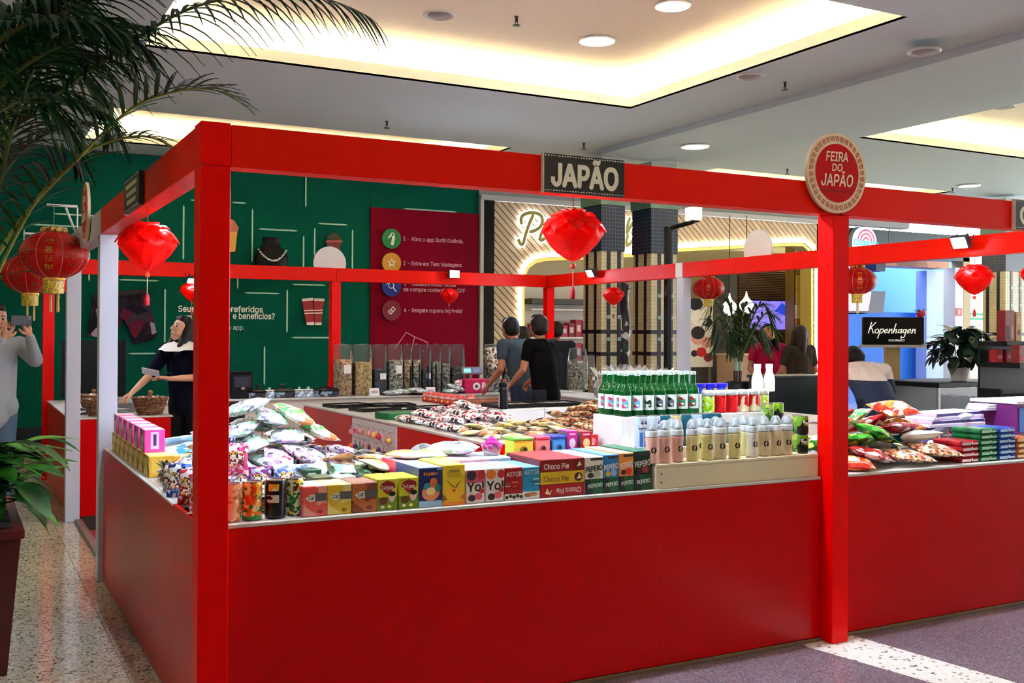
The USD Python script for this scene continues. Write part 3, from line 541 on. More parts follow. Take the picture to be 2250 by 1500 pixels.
def column(x0, y0, w, d, lab):
    t = thing('tiled_column', lab, 'column')
    def band(n, za, zb, m_, o=0): part(t, n, box(x0-o, y0-o, za, x0+w+o, y0+d+o, zb), m_)
    band('cream_tiles', .0, 2.66, TC); band('navy_tiles', 2.661, 3.28, TN, .012); band('sage_band', 3.281, 3.56, TG, .03); band('navy_tiles', 3.561, 3.84, TN, .012); band('collar', 3.841, 3.93-.005, mat((186, 184, 178), .6), .004)
    for zz in (.95, 1.25, 1.55):                                   # crossing navy strips
        part(t, 'navy_strip', box(x0-.006, y0-.006, zz, x0+w+.006, y0+d+.006, zz+.05), TNB)
    for u in (.25, .72): part(t, 'navy_strip', box(x0+w*u, y0-.008, .0, x0+w*u+.055, y0-.0005, 2.66), TNB); part(t, 'navy_strip', box(x0-.008, y0+d*u, 0, x0-.0005, y0+d*u+.055, 2.66), TNB)
    for zz in (1.45, 1.75, 2.05, 2.35):
        for u in (.25, .72): part(t, 'aqua_tile', box(x0+w*u, y0-.011, zz, x0+w*u+.055, y0-.0081, zz+.05), TAQ)
    return t
column(6.82, 7.87, .36, .45, 'mosaic column with navy and sage bands behind the back right stall corner, left of two')
column(7.63, 7.86, .43, .43, 'mosaic column with navy and sage bands just right of its twin, behind the black lamp post')
column(15.15, 7.95, .5, .45, 'mosaic column with navy top near the right picture edge')
# black lamp post with a lit lantern box
q = at_d(1467, 760, 12.3); q2 = at_d(1524, 470, 12.3)
lp = thing('lamp_post', 'slim black lamp post with an arm and a lit square lantern before the tiled columns', 'lamp post')
BLK = mat((4, 4, 5), .4, spec=.25); pz = at_d(1467, 497, 12.3)[2]
part(lp, 'pole', rbox(q[0]-.035, q[1]-.035, 0, q[0]+.035, q[1]+.035, pz, .006), BLK); part(lp, 'base', lathe([(.16, 0), (.16, .03), (.06, .05), (.05, .12)], 20), BLK) if False else part(lp, 'base', rbox(q[0]-.12, q[1]-.12, 0, q[0]+.12, q[1]+.12, .03, .006), BLK)
part(lp, 'arm', tube([(q[0], q[1], pz-.03), (q2[0], q2[1], q2[2]-.09)], .028, 8), BLK)
part(lp, 'lantern', rbox(q2[0]-.075, q2[1]-.075, q2[2]-.075, q2[0]+.075, q2[1]+.075, q2[2]+.075, .01), emis((255, 246, 214), 1.2), 'lit cream lantern box'); part(lp, 'lantern_holder', rbox(q2[0]-.05, q2[1]-.05, q2[2]-.1, q2[0]+.05, q2[1]+.05, q2[2]-.076, .005), BLK)
# ================================================================== BLUE SHOP ON THE RIGHT
BY = 11.3; bs = thing('wall_blue_shop', None, None, kind='structure')
part(bs, 'rear_wall', box(18.1, 14.0, 0, 24, 14.1, 3.99), mat((70, 140, 236), .5)); part(bs, 'left_wall', flat(Polygon([(14.16, SY+.17), (18.0, 14.0), (18.1, 14.0), (14.26, SY+.17)]), 0.0, 3.99), mat((60, 120, 220), .5))
fx0 = XZ(1872, 500, BY)[0]; 
part(bs, 'dark_fascia', wall_y(RZ(1862, 500, 2130, 575, BY), BY, .3), mat((26, 44, 46), .4)); part(bs, 'fascia_joint', wall_y(RZ(1953, 500, 1955, 575, BY-.003), BY-.003, .003), mat((60, 80, 80), .5))
part(bs, 'timber_soffit', wall_y(RZ(1944, 566, 2085, 590, BY+.9), BY+.9, .5), mottle([(120, 74, 48), (150, 98, 66), (106, 64, 42)], 3, .5)); part(bs, 'dark_soffit', wall_y(RZ(1925, 562, 1945, 596, BY+.9), BY+.9, .5), mat((22, 26, 50), .5))
part(bs, 'pale_pillar', wall_y(RZ(2036, 594, 2097, 860, BY+1.2), BY+1.2, .3), mat((160, 180, 236), .5))
part(bs, 'blue_band', wall_y(RZ(1860, 684, 2036, 850, BY+1.6), BY+1.6, .2), mat((30, 116, 226), .5))
part(bs, 'white_pillar', wall_y(RZ(2099, 588, 2117, 900, BY), BY, .3), mat((226, 224, 218), .5)); part(bs, 'beige_pillar', wall_y(RZ(2117, 566, 2132, 900, BY), BY, .3), mat((168, 146, 110), .6))
part(bs, 'bright_window', wall_y(RZ(2133, 560, 2160, 850, BY+.2), BY+.2, .05), mat((236, 240, 220), .5, emit=.22, emit_rgb=(255, 255, 230)))
for y in (689, 699): part(bs, 'teal_stripe', wall_y(RZ(2133, y-2, 2160, y+4, BY+.19), BY+.19, .009), mat((20, 150, 112), .5))
part(bs, 'far_shopfront', box(at_y(2163, 600, BY+.6)[0], BY+.6, 0, 22, BY+.7, 3.99), mat((216, 216, 200), .5))
cs = thing('ice_cream_sign', 'white arch-shaped shop sign with red arcs and blue lettering', 'sign'); c = XZ(1903, 530, BY-.12); r = .29
arch = Point(c[0], c[1]).buffer(r, 24).intersection(sbox(c[0]-1, c[1], c[0]+1, c[1]+1)).union(sbox(c[0]-r, c[1]-.28, c[0]+r, c[1]))
part(cs, 'board', wall_y(arch, BY-.12, .1), mat((246, 244, 246), .4, emit=.2)); part(cs, 'dark_side', wall_y(affinity.translate(arch, -.1, .0), BY-.03, .0295), mat((90, 100, 100), .5))
for k, c_ in ((.24, (206, 20, 70)), (.165, (206, 20, 70)), (.085, (206, 20, 70))): part(cs, 'red_arc', wall_y(Point(c).buffer(k, 24).difference(Point(c).buffer(k-.03, 24)).intersection(sbox(c[0]-1, c[1], c[0]+1, c[1]+1)), BY-.123, .003), mat(c_, .4, emit=.3))
wtext('Chiquinho', 1903, 533, 13, 54, mat((30, 150, 214), .4, emit=.3), BY-.124, 'lettering', cs)
ms = thing('menu_board_screen', 'tilted screen with lilac menu lines on the blue shop wall', 'screen'); part(ms, 'picture', wall_y(PX([(1862, 640), (1915, 640), (1908, 683), (1862, 683)], 12.0), 12.0, .02), mat((170, 160, 214), .4, emit=.15, emit_rgb=(180, 165, 235)))
part(ms, 'casing', wall_y(PX([(1862, 636), (1945, 640), (1940, 687), (1860, 687)], 12.03), 12.021, .05), mat((8, 10, 54), .3))
for y in (648, 656, 664, 673): part(ms, 'menu_line', wall_y(RZ(1868, y, 1900, y+3, 11.998), 11.997, .0025), mat((240, 240, 250), .4, emit=.12))
part(ms, 'wall_arm', box(at_y(1900, 670, 12.1)[0]-.05, 12.072, 2.0, at_y(1900, 670, 12.1)[0]+.05, 12.895, 2.1), BLK)
# ================================================================== GOODS: makers
ORD = ['first', 'second', 'third', 'fourth', 'fifth', 'sixth', 'seventh', 'eighth', 'ninth', 'tenth', 'eleventh', 'twelfth', 'thirteenth', 'fourteenth', 'fifteenth', 'sixteenth']
def where(u, v, w=None):      # u, v in 0..1 across and into a pile
    a = 'left' if u < .33 else 'right' if u > .67 else 'middle'; b = 'front' if v < .33 else 'back' if v > .67 else 'centre'
    return {'centre middle': 'heart', 'centre left': 'left', 'centre right': 'right', 'front middle': 'front', 'back middle': 'back'}.get(f'{b} {a}', f'{b} {a}')
def onface(pr, w, h, y=0., dep=.0008, k=0):
    """one printed mark on a face spanning 0..w, 0..h of the plane y, facing -y"""
    kind = pr[0]; d = dep*(1+.35*k)
    if kind == 'r': g = sbox(pr[1]*w, pr[2]*h, pr[3]*w, pr[4]*h)
    elif kind == 'e': g = affinity.scale(Point(pr[1]*w, pr[2]*h).buffer(1, 6), pr[3]*w, pr[4]*h)
    elif kind == 'p': g = Polygon([(a*w, b*h) for a, b in pr[1]])
    elif kind == 't':
        t = text(pr[1], pr[4]*h, d, True, at=(pr[2]*w, y, pr[3]*h), tilt=pr[7] if len(pr) > 7 else 0)
        if len(pr) > 6 and pr[6]:
            tw = t.bounds[1][0]-t.bounds[0][0]; cx = pr[2]*w; s = pr[6]*w/tw; t.vertices[:, 0] = cx+(t.vertices[:, 0]-cx)*s
        return t, pr[5]
    return wall_y(g, y-d, d), pr[-1]
def carton(name, label, cat, loc, w, d, h, base, prints=(), rz=0, side=None, top=None, group=None, rough=.4, c=.0025):
    t = thing(name, label, cat, loc, rz, group)
    part(t, 'carton', rbox(0, 0, 0, w, d, h, c), base if not isinstance(base, tuple) else mat(base, rough))
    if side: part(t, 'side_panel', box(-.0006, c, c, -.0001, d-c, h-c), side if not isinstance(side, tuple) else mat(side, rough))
    if top: part(t, 'top_panel', box(c, c, h+.0001, w-c, d-c, h+.0006), top if not isinstance(top, tuple) else mat(top, rough))
    for k, p in enumerate(prints):
        m_, col = onface(p, w, h, -.0001, k=k); part(t, 'lettering' if p[0] == 't' else 'print', m_, col if not isinstance(col, tuple) else mat(col, .5))
    return t
def bagmesh(w, l, h, seed=0, crimp=.012, nx=14, ny=16):
    rs = np.random.RandomState(seed); u = np.linspace(-1, 1, nx+1); v = np.linspace(-1, 1, ny+1); U, V = np.meshgrid(u, v)
    prof = (1-np.abs(U)**2.6)**.55*np.clip((1-np.abs(V)**3), 0, 1)**.6
    X = U*w/2*(1-.05*(1-np.abs(V))); Y = V*l/2
    lump = 1+.35*(meshkit.noise(np.stack([U*2.2+seed*3.1, V*2.6, U*0], -1))-.5); cr = (meshkit.noise(np.stack([U*6+seed, V*7, U*0+2], -1))-.5)*.16*h
    zt = h*(.5+.5*prof*lump)+cr*prof; zb = h*(.5-.5*prof)
    e = np.abs(V) > .93; zt = np.where(e, h*.5+.0015+.0015*np.sign(np.sin(U*40)), zt); zb = np.where(e, h*.5-.0015, zb)
    n = (nx+1)*(ny+1); P = np.r_[np.stack([X, Y, zt], -1).reshape(-1, 3), np.stack([X, Y, zb], -1).reshape(-1, 3)]; f = []
    for j in range(ny):
        for i in range(nx):
            a = j*(nx+1)+i; b = a+1; c = a+nx+2; d = a+nx+1
            f += [[a, b, c], [a, c, d], [a+n, c+n, b+n], [a+n, d+n, c+n]]
    bd = [i for i in range(nx+1)]+[(j+1)*(nx+1)-1 for j in range(1, ny+1)]+[ny*(nx+1)+i for i in range(nx-1, -1, -1)]+[j*(nx+1) for j in range(ny-1, 0, -1)]
    for a, b in zip(bd, bd[1:]+bd[:1]): f += [[a, a+n, b+n], [a, b+n, b]]
    return TM(P, f)
def bag_kind(name, desc, cat, w, l, h, m_, seed, panel=None, label_cols=None):
    def mk(loc, rz, label, group, rx, ry, s):
        t = thing(name, label, cat, loc, rz, group, rx, ry, s)
        bm = bagmesh(w, l, h, seed); part(t, 'film', bm, m_, smooth=True)
        if panel:                                                   # printed panel following the film
            sel = [i for i, f in enumerate(bm.faces) if (bm.vertices[f, 2].mean() > h*.56) and abs(bm.vertices[f, 0].mean()-panel[1]*w) < panel[3]*w and abs(bm.vertices[f, 1].mean()-panel[2]*l) < panel[4]*l]
            q = TM(bm.vertices+(0, 0, .0007), bm.faces[sel]); q.remove_unreferenced_vertices(); part(t, 'print', q, panel[0], smooth=True)
        return t
    k = Kind(mk); k.desc, k.dims = desc, (w, l, h); return k
FILM = dict(rough=.22, dist=.5)
C = lambda *a, sc=22, **k: mottle(list(a), sc, **{**FILM, **k})
# ---- kinds of bags (w, l, h)
B_WHITE = bag_kind('snack_bag', 'white bag with pale print', 'snack bag', .16, .22, .06, C((226, 230, 230), (222, 228, 226), (236, 238, 238), (170, 214, 194), (216, 190, 220), (240, 240, 240), (110, 120, 140), (150, 206, 170), sc=44), 1, (C((190, 226, 206), (100, 180, 130), (236, 236, 232), (70, 90, 100), (150, 110, 170), sc=80), 0, .05, .3, .22))
B_GREEN = bag_kind('snack_bag', 'white and green bag', 'snack bag', .17, .23, .06, C((226, 232, 222), (60, 170, 84), (180, 220, 160), (232, 232, 228), (226, 120, 70), sc=36), 2, (C((44, 150, 70), (120, 204, 90), (236, 240, 230), sc=60), 0, -.1, .36, .2))
B_PINK = bag_kind('snack_bag', 'white and pink bag', 'snack bag', .16, .21, .055, C((242, 236, 240), (226, 120, 160), (240, 214, 226), (232, 228, 232), (150, 130, 200), (60, 50, 70), sc=44), 3, (C((214, 60, 110), (246, 230, 236), (250, 240, 244), sc=60), .04, -.06, .3, .2))
B_RED = bag_kind('snack_bag', 'red bag with white print', 'snack bag', .18, .25, .06, C((176, 12, 26), (196, 18, 30), (150, 8, 22), (228, 210, 206), sc=26), 4, (C((236, 230, 224), (196, 30, 36), (236, 180, 150), sc=26), 0, .04, .3, .14))
B_GREEN2 = bag_kind('snack_bag', 'glossy leaf-green bag', 'snack bag', .18, .26, .065, C((28, 132, 34), (70, 168, 40), (20, 96, 26), (190, 214, 90), sc=24), 5, (C((226, 220, 150), (240, 236, 214), (210, 120, 50), (120, 180, 60), sc=24), 0, .0, .32, .2))
B_ORANGE = bag_kind('snack_bag', 'orange and red bag', 'snack bag', .18, .25, .065, C((226, 70, 20), (206, 26, 20), (240, 130, 40), (250, 220, 190), sc=30), 6, (C((250, 230, 200), (230, 60, 30), (250, 150, 60), sc=26), 0, 0, .3, .2))
B_AMBER = bag_kind('snack_bag', 'amber and white bag', 'snack bag', .16, .24, .045, C((216, 150, 32), (236, 190, 70), (240, 232, 220), (190, 90, 30), sc=18), 7, (C((204, 140, 24), (230, 176, 60), sc=20), 0, .1, .34, .22))
B_BLUE = bag_kind('snack_bag', 'white bag with teal end', 'snack bag', .17, .25, .06, C((226, 236, 238), (28, 150, 190), (240, 242, 240), (20, 120, 160), sc=7), 8, (C((232, 238, 236), (110, 150, 140), sc=24), 0, .0, .26, .16))
B_NUT = bag_kind('snack_bag', 'clear bag of brown pieces', 'snack bag', .2, .26, .055, C((206, 170, 120), (150, 96, 54), (236, 220, 186), (196, 60, 40), (110, 70, 44), sc=55), 9, (C((236, 214, 180), (200, 70, 60), (250, 240, 226), sc=26), .1, -.24, .3, .12))
B_YEL = bag_kind('snack_bag', 'pale yellow wrapper', 'snack bag', .13, .19, .035, C((240, 226, 160), (246, 240, 214), (216, 170, 60), (250, 248, 236), sc=16), 10, (C((226, 190, 70), (248, 240, 200), sc=26), 0, 0, .3, .2))
B_BROWN = bag_kind('snack_bag', 'brown and cream wrapper', 'snack bag', .12, .17, .04, C((214, 150, 100), (240, 220, 190), (150, 90, 60), (250, 240, 224), (60, 40, 36), sc=20), 11, None)
B_CANDY = bag_kind('candy_bag', 'black-printed white bag', 'candy bag', .14, .18, .05, C((240, 240, 240), (244, 244, 244), (40, 40, 48), (236, 236, 238), (190, 30, 60), (238, 238, 240), sc=44), 12, (C((238, 238, 240), (196, 34, 60), (60, 56, 64), (244, 244, 244), sc=34), 0, 0, .3, .25))
B_NAVY = bag_kind('snack_bag', 'navy and lilac bag', 'snack bag', .18, .25, .055, C((30, 24, 90), (226, 216, 240), (60, 50, 130), (240, 240, 246), sc=24), 13, (C((236, 232, 244), (120, 100, 180), sc=24), 0, 0, .3, .2))
P_FLAT = bag_kind('flat_packet', 'flat dark green packet', 'packet', .13, .19, .012, C((26, 70, 44), (230, 236, 228), (60, 120, 80), (20, 26, 24), sc=34), 14, (C((214, 232, 220), (120, 190, 150), sc=24), 0, .1, .34, .24))
P_FLAT2 = bag_kind('flat_packet', 'flat grey-white packet', 'packet', .13, .18, .012, C((214, 222, 224), (150, 160, 166), (236, 236, 236), (70, 90, 90), sc=16), 15, None)
P_FLAT3 = bag_kind('flat_packet', 'flat peach and white packet', 'packet', .13, .18, .014, C((236, 190, 150), (246, 236, 220), (226, 150, 110), (240, 226, 190), sc=16), 16, None)
class Heightmap:
    """lets soft packets come to rest on what lies beneath them"""
    def __init__(self, x0, x1, y0, y1, z0, st=.012):
        self.o, self.st, self.z0 = (x0-.25, y0-.25), st, z0
        self.H = np.full((int((x1-x0+.5)/st)+1, int((y1-y0+.5)/st)+1), z0)
    def settle(self, dims, x, y, rz, s, r, jit=.07):
        best = None
        for t_ in range(6):
            X, Y = (x, y) if t_ == 0 else (x+r.uniform(-jit, jit), y+r.uniform(-jit, jit)); keep = self.H; self.H = keep.copy(); z, rx, ry = self.rest(dims, X, Y, rz, s); new = self.H; self.H = keep
            if best is None or z < best[0]-.004: best = (z, rx, ry, X, Y, new)
        self.H = best[5]; return best[:5]
    def rest(self, dims, x, y, rz, s, sink=.55, steep=.3):
        w, l, h = [q*s for q in dims]; n = 9; U, V = np.meshgrid(np.linspace(-.92, .92, n), np.linspace(-.95, .95, n+2)); prof = (1-np.abs(U)**2.6)**.55*np.clip(1-np.abs(V)**3, 0, 1)**.6
        lx, ly = (U*w/2).ravel(), (V*l/2).ravel(); pr = prof.ravel(); c, s_ = math.cos(rz), math.sin(rz)
        I = np.clip(((x+c*lx-s_*ly-self.o[0])/self.st).astype(int), 0, self.H.shape[0]-1); K = np.clip(((y+s_*lx+c*ly-self.o[1])/self.st).astype(int), 0, self.H.shape[1]-1)
        g = self.H[I, K]; A = np.c_[np.ones_like(lx), lx, ly]; co = np.linalg.lstsq(A, g, rcond=None)[0]; bx, by = np.clip(co[1:], -steep, steep)
        bot = h*(.5-.5*pr)+bx*lx+by*ly; z = (g-bot).max()-sink*h*.5; z = max(z, (g-bot)[np.argsort(g-bot)[-max(3, len(g)//12)]], self.z0-bot.min()*1.0+.0006)
        top = z+h*(.5+.5*pr)+bx*lx+by*ly
        for d in (-1, 0, 1):
            for e in (-1, 0, 1): np.maximum.at(self.H, (np.clip(I+d, 0, self.H.shape[0]-1), np.clip(K+e, 0, self.H.shape[1]-1)), top)
        return z, math.atan(by), -math.atan(bx)
def pile(kinds, spots, where_txt, group, seed, hm=None):
    """spots: (x, y, z, rz[, index of kind]); every packet its own thing, laid to rest on those below"""
    r = random.Random(seed); xs_ = [s[0] for s in spots]; ys_ = [s[1] for s in spots]; x0, x1, y0, y1 = min(xs_), max(xs_), min(ys_), max(ys_); used = {}
    hm = hm or Heightmap(x0, x1, y0, y1, min(s[2] for s in spots)); n_all = len(spots)
    todo = []
    for i, sp in enumerate(spots):
        k = kinds[sp[4]] if len(sp) > 4 else r.choice(kinds); u = (sp[0]-x0)/max(x1-x0, 1e-6); v = (sp[1]-y0)/max(y1-y0, 1e-6); s = r.uniform(.9, 1.04)
        z, rx, ry, X_, Y_ = hm.settle(k.dims, sp[0], sp[1], sp[3], s, r); sp = (X_, Y_, sp[2], sp[3])
        w = (', bottom layer', ', low', ', upper', ', top')[min(3, int(4*i/max(1, n_all)))] if n_all > 6 else ''
        lab = f'{k.desc}, {where(u, v)} of {where_txt}{w}'; used.setdefault(lab, []).append((sp[0], i)); todo.append((k, sp+(i,), z, rx, ry, s, lab))
    for k, sp, z, rx, ry, s, lab in todo:
        if len(used[lab]) > 1: lab += ', '+ORD[sorted(used[lab]).index((sp[0], sp[4]))]+' from left'
        k((sp[0], sp[1], z), sp[3], lab, group, rx=rx, ry=ry, s=s)
    return hm
def mound(x0, x1, y0, y1, z0, rows, cols, layers, dz, seed, j=.02, lean=0):
    r = random.Random(seed); out = []
    for L in range(layers):
        sh_ = L/(layers+.6)*.5
        for a in range(max(1, rows-L)):
            for b in range(max(1, cols-L)):
                u = (b+.5)/max(1, cols-L); v = (a+.5)/max(1, rows-L)
                x = x0+(x1-x0)*(sh_*.5+u*(1-sh_)); y = y0+(y1-y0)*(sh_*.5+v*(1-sh_)+lean*L*.1)
                out.append([x+r.uniform(-j, j), y+r.uniform(-j, j), z0+L*dz+r.uniform(0, .008), r.uniform(-1.2, 1.2)])
    return out
# ---- cans, bottles, cups
ALU = mat((190, 192, 196), .25, metal=.9)
def can_kind(name, desc, r, h, m_, extra=()):
    def mk(loc, rz, label, group, rx, ry, s):
        t = thing(name, label, 'can', loc, rz, group, s=s)
        part(t, 'body', lathe([(r*.82, .0), (r*.94, .004), (r, .012), (r, h-.012), (r*.9, h-.003)], 22, False), m_, smooth=40)
        part(t, 'lid', lathe([(0, h-.006), (r*.8, h-.006), (r*.84, h), (r*.92, h), (r*.9, h-.004)], 22, False), ALU, smooth=40); part(t, 'base', lathe([(0, .002), (r*.8, .0), (r*.83, .001)], 20, False), ALU)
        for nm, z0, z1, a0, a1, mm in extra:
            an = np.linspace(a0, a1, 9); v = [[(r+.0006)*math.cos(a), (r+.0006)*math.sin(a), z] for z in (z0*h, z1*h) for a in an]; part(t, nm, TM(v, [q for i in range(8) for q in ([i, i+1, i+10], [i, i+10, i+9])]), mm, smooth=True)
        return t
    k = Kind(mk); k.desc = desc; return k
FR = -PI/2-.62                                                       # the side of a round thing that faces the camera
def band(n, z0, z1, m_, half=.9, off=0): return (n, z0, z1, FR+off-half, FR+off+half, m_)
# ================================================================== FRONT COUNTER, FIRST ROW
YF = .108; Z0 = HC+.0004
def X_at(px_, py_=1110, Y=YF): return float(at_y(px_, py_, Y)[0])
ORG = C((236, 120, 20), (246, 180, 50), (226, 70, 20), (250, 220, 150), (60, 120, 40), sc=85)
can_kind('drink_can', '', .037, .145, C((236, 190, 140), (226, 130, 60), (246, 220, 180), (200, 120, 40), sc=80), [band('label', .1, .48, mat((240, 206, 168), .4), .8)])((.152, .15, Z0), 0, 'peach coloured drink can at the front corner post', 'drink cans by the corner post')
can_kind('drink_can', '', .0385, .148, ORG, [band('label', .42, .66, C((226, 60, 16), (240, 110, 30), sc=30), .5, .2), band('green_base', .03, .12, mat((40, 140, 60), .3), 1.4)])((.232, .15, Z0), 0, 'orange drink can with fruit print, second from the corner post', 'drink cans by the corner post')
can_kind('drink_can', '', .041, .15, C((16, 14, 22), (22, 20, 30), (14, 12, 18), (60, 40, 44), sc=20), [band('label', .72, .9, C((236, 180, 50), (240, 220, 190), (20, 16, 20), sc=50), .5, .2), band('lettering', .42, .62, C((210, 206, 204), (20, 18, 24), sc=60), .6, .1)])((.322, .15, Z0), 0, 'black drink can with pale lettering, third from the corner post', 'drink cans by the corner post')
can_kind('drink_can', '', .036, .148, C((50, 140, 50), (240, 200, 60), (90, 60, 40), (226, 236, 200), (30, 110, 60), sc=85))((.405, .178, Z0), 0, 'green and yellow drink can between black can and pink carton', 'drink cans by the corner post')
W_, BK = (240, 238, 232), (26, 22, 24)
def row_box(name, label, x0, x1, h, d, base, prints, py_=1110, **k):
    a, b = X_at(x0, py_), X_at(x1, py_); return carton(name, label, 'carton', (a+.001, YF, Z0), b-a-.002, d, h, base, prints, **k)
for nm, lab, x0, x1, base, tp, sd, ac in (('drink_carton', 'pink coffee carton with a grey window print, first in the carton row', 665, 719, (236, 160, 150), (246, 206, 222), (206, 110, 130), (226, 90, 80)), ('drink_carton', 'pale yellow coffee carton with a grey window print, second in the carton row', 719, 773, (232, 214, 130), (246, 242, 150), (214, 200, 120), (222, 190, 50)), ('drink_carton', 'brown coffee carton with a grey window print, third in the carton row', 773, 829, (132, 62, 34), (156, 116, 104), (70, 30, 24), (190, 110, 60))):
    row_box(nm, lab, x0, x1, .118, .15, mottle([base, tuple(int(q*.9+20) for q in base), base, ac], 16, .4), [('r', .5, .5, .98, .76, (90, 92, 94)), ('p', [(.1, .6), (.3, .72), (.5, .72), (.5, .5), (.28, .48)], (226, 230, 220)), ('t', 'Caf', .34, .61, .12, (30, 60, 50), .24), ('e', .45, .28, .2, .12, ac), ('e', .2, .85, .1, .07, ac), ('e', .7, .15, .1, .06, tuple(int(q*.6) for q in ac))], top=tp, side=sd)
for lab, x0, x1 in (('yellow and green carton with a dark red heart, left of the pair', 829, 873), ('yellow and green carton with a dark red heart, right of the pair', 876, 920)):
    row_box('snack_carton', lab, x0, x1, .128, .17, (206, 202, 40), [('r', 0, 0, 1, .42, (110, 140, 28)), ('p', [(.2, .86), (.5, .95), (.85, .86), (.9, .72), (.5, .5), (.12, .72)], (150, 22, 30)), ('t', '2+1yum', .5, .72, .12, W_, .6), ('e', .3, .3, .2, .12, (110, 60, 20)), ('e', .72, .4, .16, .14, (240, 206, 190)), ('e', .74, .52, .17, .08, BK), ('e', .25, .12, .1, .05, (226, 226, 190)), ('e', .6, .12, .1, .05, (240, 230, 120))], top=(238, 234, 70), side=(190, 186, 40))
row_box('snack_carton', 'tall navy carton with a colourful egg-shaped print', 920, 972, .162, .26, (26, 44, 110), [('r', 0, 0, 1, .16, (150, 190, 226)), ('e', .5, .36, .38, .2, (240, 150, 110)), ('e', .35, .52, .16, .1, (60, 150, 170)), ('e', .62, .62, .16, .12, (226, 110, 60)), ('e', .8, .48, .12, .1, (20, 130, 110)), ('e', .5, .4, .2, .1, (250, 226, 150)), ('t', 'FUNNY', .5, .84, .07, (240, 150, 60), .6), ('r', .76, .93, .96, .98, (90, 170, 230))], top=(150, 190, 236), side=(30, 50, 120))
row_box('snack_carton', 'tall plain yellow carton with an orange base', 972, 1022, .168, .26, (240, 208, 40), [('r', 0, 0, 1, .1, (240, 140, 30)), ('e', .5, .3, .4, .16, (246, 190, 30)), ('r', .22, .7, .8, .8, (206, 176, 30)), ('r', .3, .82, .75, .88, (150, 130, 40)), ('p', [(.2, .62), (.24, .6), (.5, .46), (.47, .44)], (90, 70, 30)), ('p', [(.8, .6), (.76, .58), (.55, .44), (.58, .42)], (90, 70, 30)), ('e', .5, .36, .07, .035, (226, 80, 40)), ('p', [(0, .3), (.2, .14), (0, .12)], (150, 90, 30)), ('p', [(1, .3), (.8, .16), (1, .12)], (226, 110, 30))], top=(250, 226, 90), side=(226, 190, 40))
for lab, x0, x1, c0, c1 in (('red and white carton with big dark letters, beside the yellow carton', 1024, 1065, (206, 90, 110), (60, 44, 70)), ('white and orange carton with big dark letters, left of the plain red carton', 1067, 1108, (226, 226, 222), (240, 130, 30))):
    row_box('snack_carton', lab, x0, x1, .14, .24, (236, 224, 220), [('r', 0, .62, 1, 1, c0), ('e', .28, .84, .26, .15, c1), ('e', .82, .84, .2, .13, (206, 40, 40)), ('t', 'Yo!', .5, .5, .26, BK, .92), ('e', .3, .16, .2, .1, (60, 40, 44)), ('e', .66, .2, .2, .1, (220, 90, 110)), ('e', .84, .36, .12, .08, (200, 40, 50))], top=(240, 206, 216) if x0 < 1050 else (150, 206, 236), side=(230, 226, 222))
row_box('snack_carton', 'dark red wafer carton with a rounded lower edge', 1108, 1148, .14, .24, (168, 14, 20), [('r', 0, 0, 1, .22, W_), ('p', [(0, .22), (.14, .3), (.5, .34), (.86, .3), (1, .22), (1, .2), (0, .2)], (168, 14, 20)), ('t', 'ASTOR', .52, .8, .14, (236, 206, 200), .86), ('r', .4, .52, .75, .58, (226, 90, 40)), ('r', .45, .4, .7, .45, (206, 60, 40)), ('r', .02, .5, .3, .54, (120, 100, 90)), ('r', .02, .42, .3, .46, (190, 170, 150))]+[('e', .12+.2*i, .1+.03*(i % 2), .09, .05, (50, 40, 30)) for i in range(5)], top=(240, 190, 200), side=(150, 14, 20))
row_box('snack_carton', 'blue wafer carton with a rounded lower edge', 1148, 1186, .138, .24, (36, 146, 196), [('r', 0, 0, 1, .26, W_), ('p', [(0, .3), (.2, .38), (.5, .4), (.8, .38), (1, .3), (1, .24), (0, .24)], (36, 146, 196)), ('t', 'ASTOR', .52, .84, .13, (170, 214, 226), .86), ('r', .6, .6, .95, .64, (190, 220, 226)), ('r', .5, .52, .9, .56, (60, 90, 120)), ('r', .7, .44, .98, .48, (190, 210, 220)), ('e', .3, .13, .22, .06, (170, 110, 70)), ('e', .62, .15, .22, .06, (200, 140, 90))], top=(120, 196, 236), side=(210, 220, 226))
ch = .0545; xa, xb = X_at(1187, 1090), X_at(1284, 1085)
for i, (lab, cc) in enumerate((('red chocolate pie box at the bottom of its stack, upside down', (170, 16, 24)), ('yellow chocolate pie box in the middle of its stack', (226, 186, 40)), ('red chocolate pie box on top of its stack', (150, 10, 20)))):
    pr = [('t', 'Choco Pie', .36 if i else .62, .42, .42, (240, 226, 220) if i != 1 else (150, 120, 40), .56)]
    pr += [('e', .86, .5, .09, .36, (96, 40, 20)), ('p', [(.82, .3), (.88, .75), (.93, .4)], (246, 232, 214))] if i else [('p', [(.1, .3), (.16, .75), (.2, .3), (.26, .6), (.22, .2)], (240, 220, 190))]
    if i == 0: pr[0] = ('t', 'Choco Pie', .64, .45, .42, (236, 206, 200), .56, PI)
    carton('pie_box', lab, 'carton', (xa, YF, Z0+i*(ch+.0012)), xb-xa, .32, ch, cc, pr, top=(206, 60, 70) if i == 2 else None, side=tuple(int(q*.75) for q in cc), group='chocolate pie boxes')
xs4 = [X_at(p, 1080) for p in (1285, 1326, 1360, 1393, 1431)]
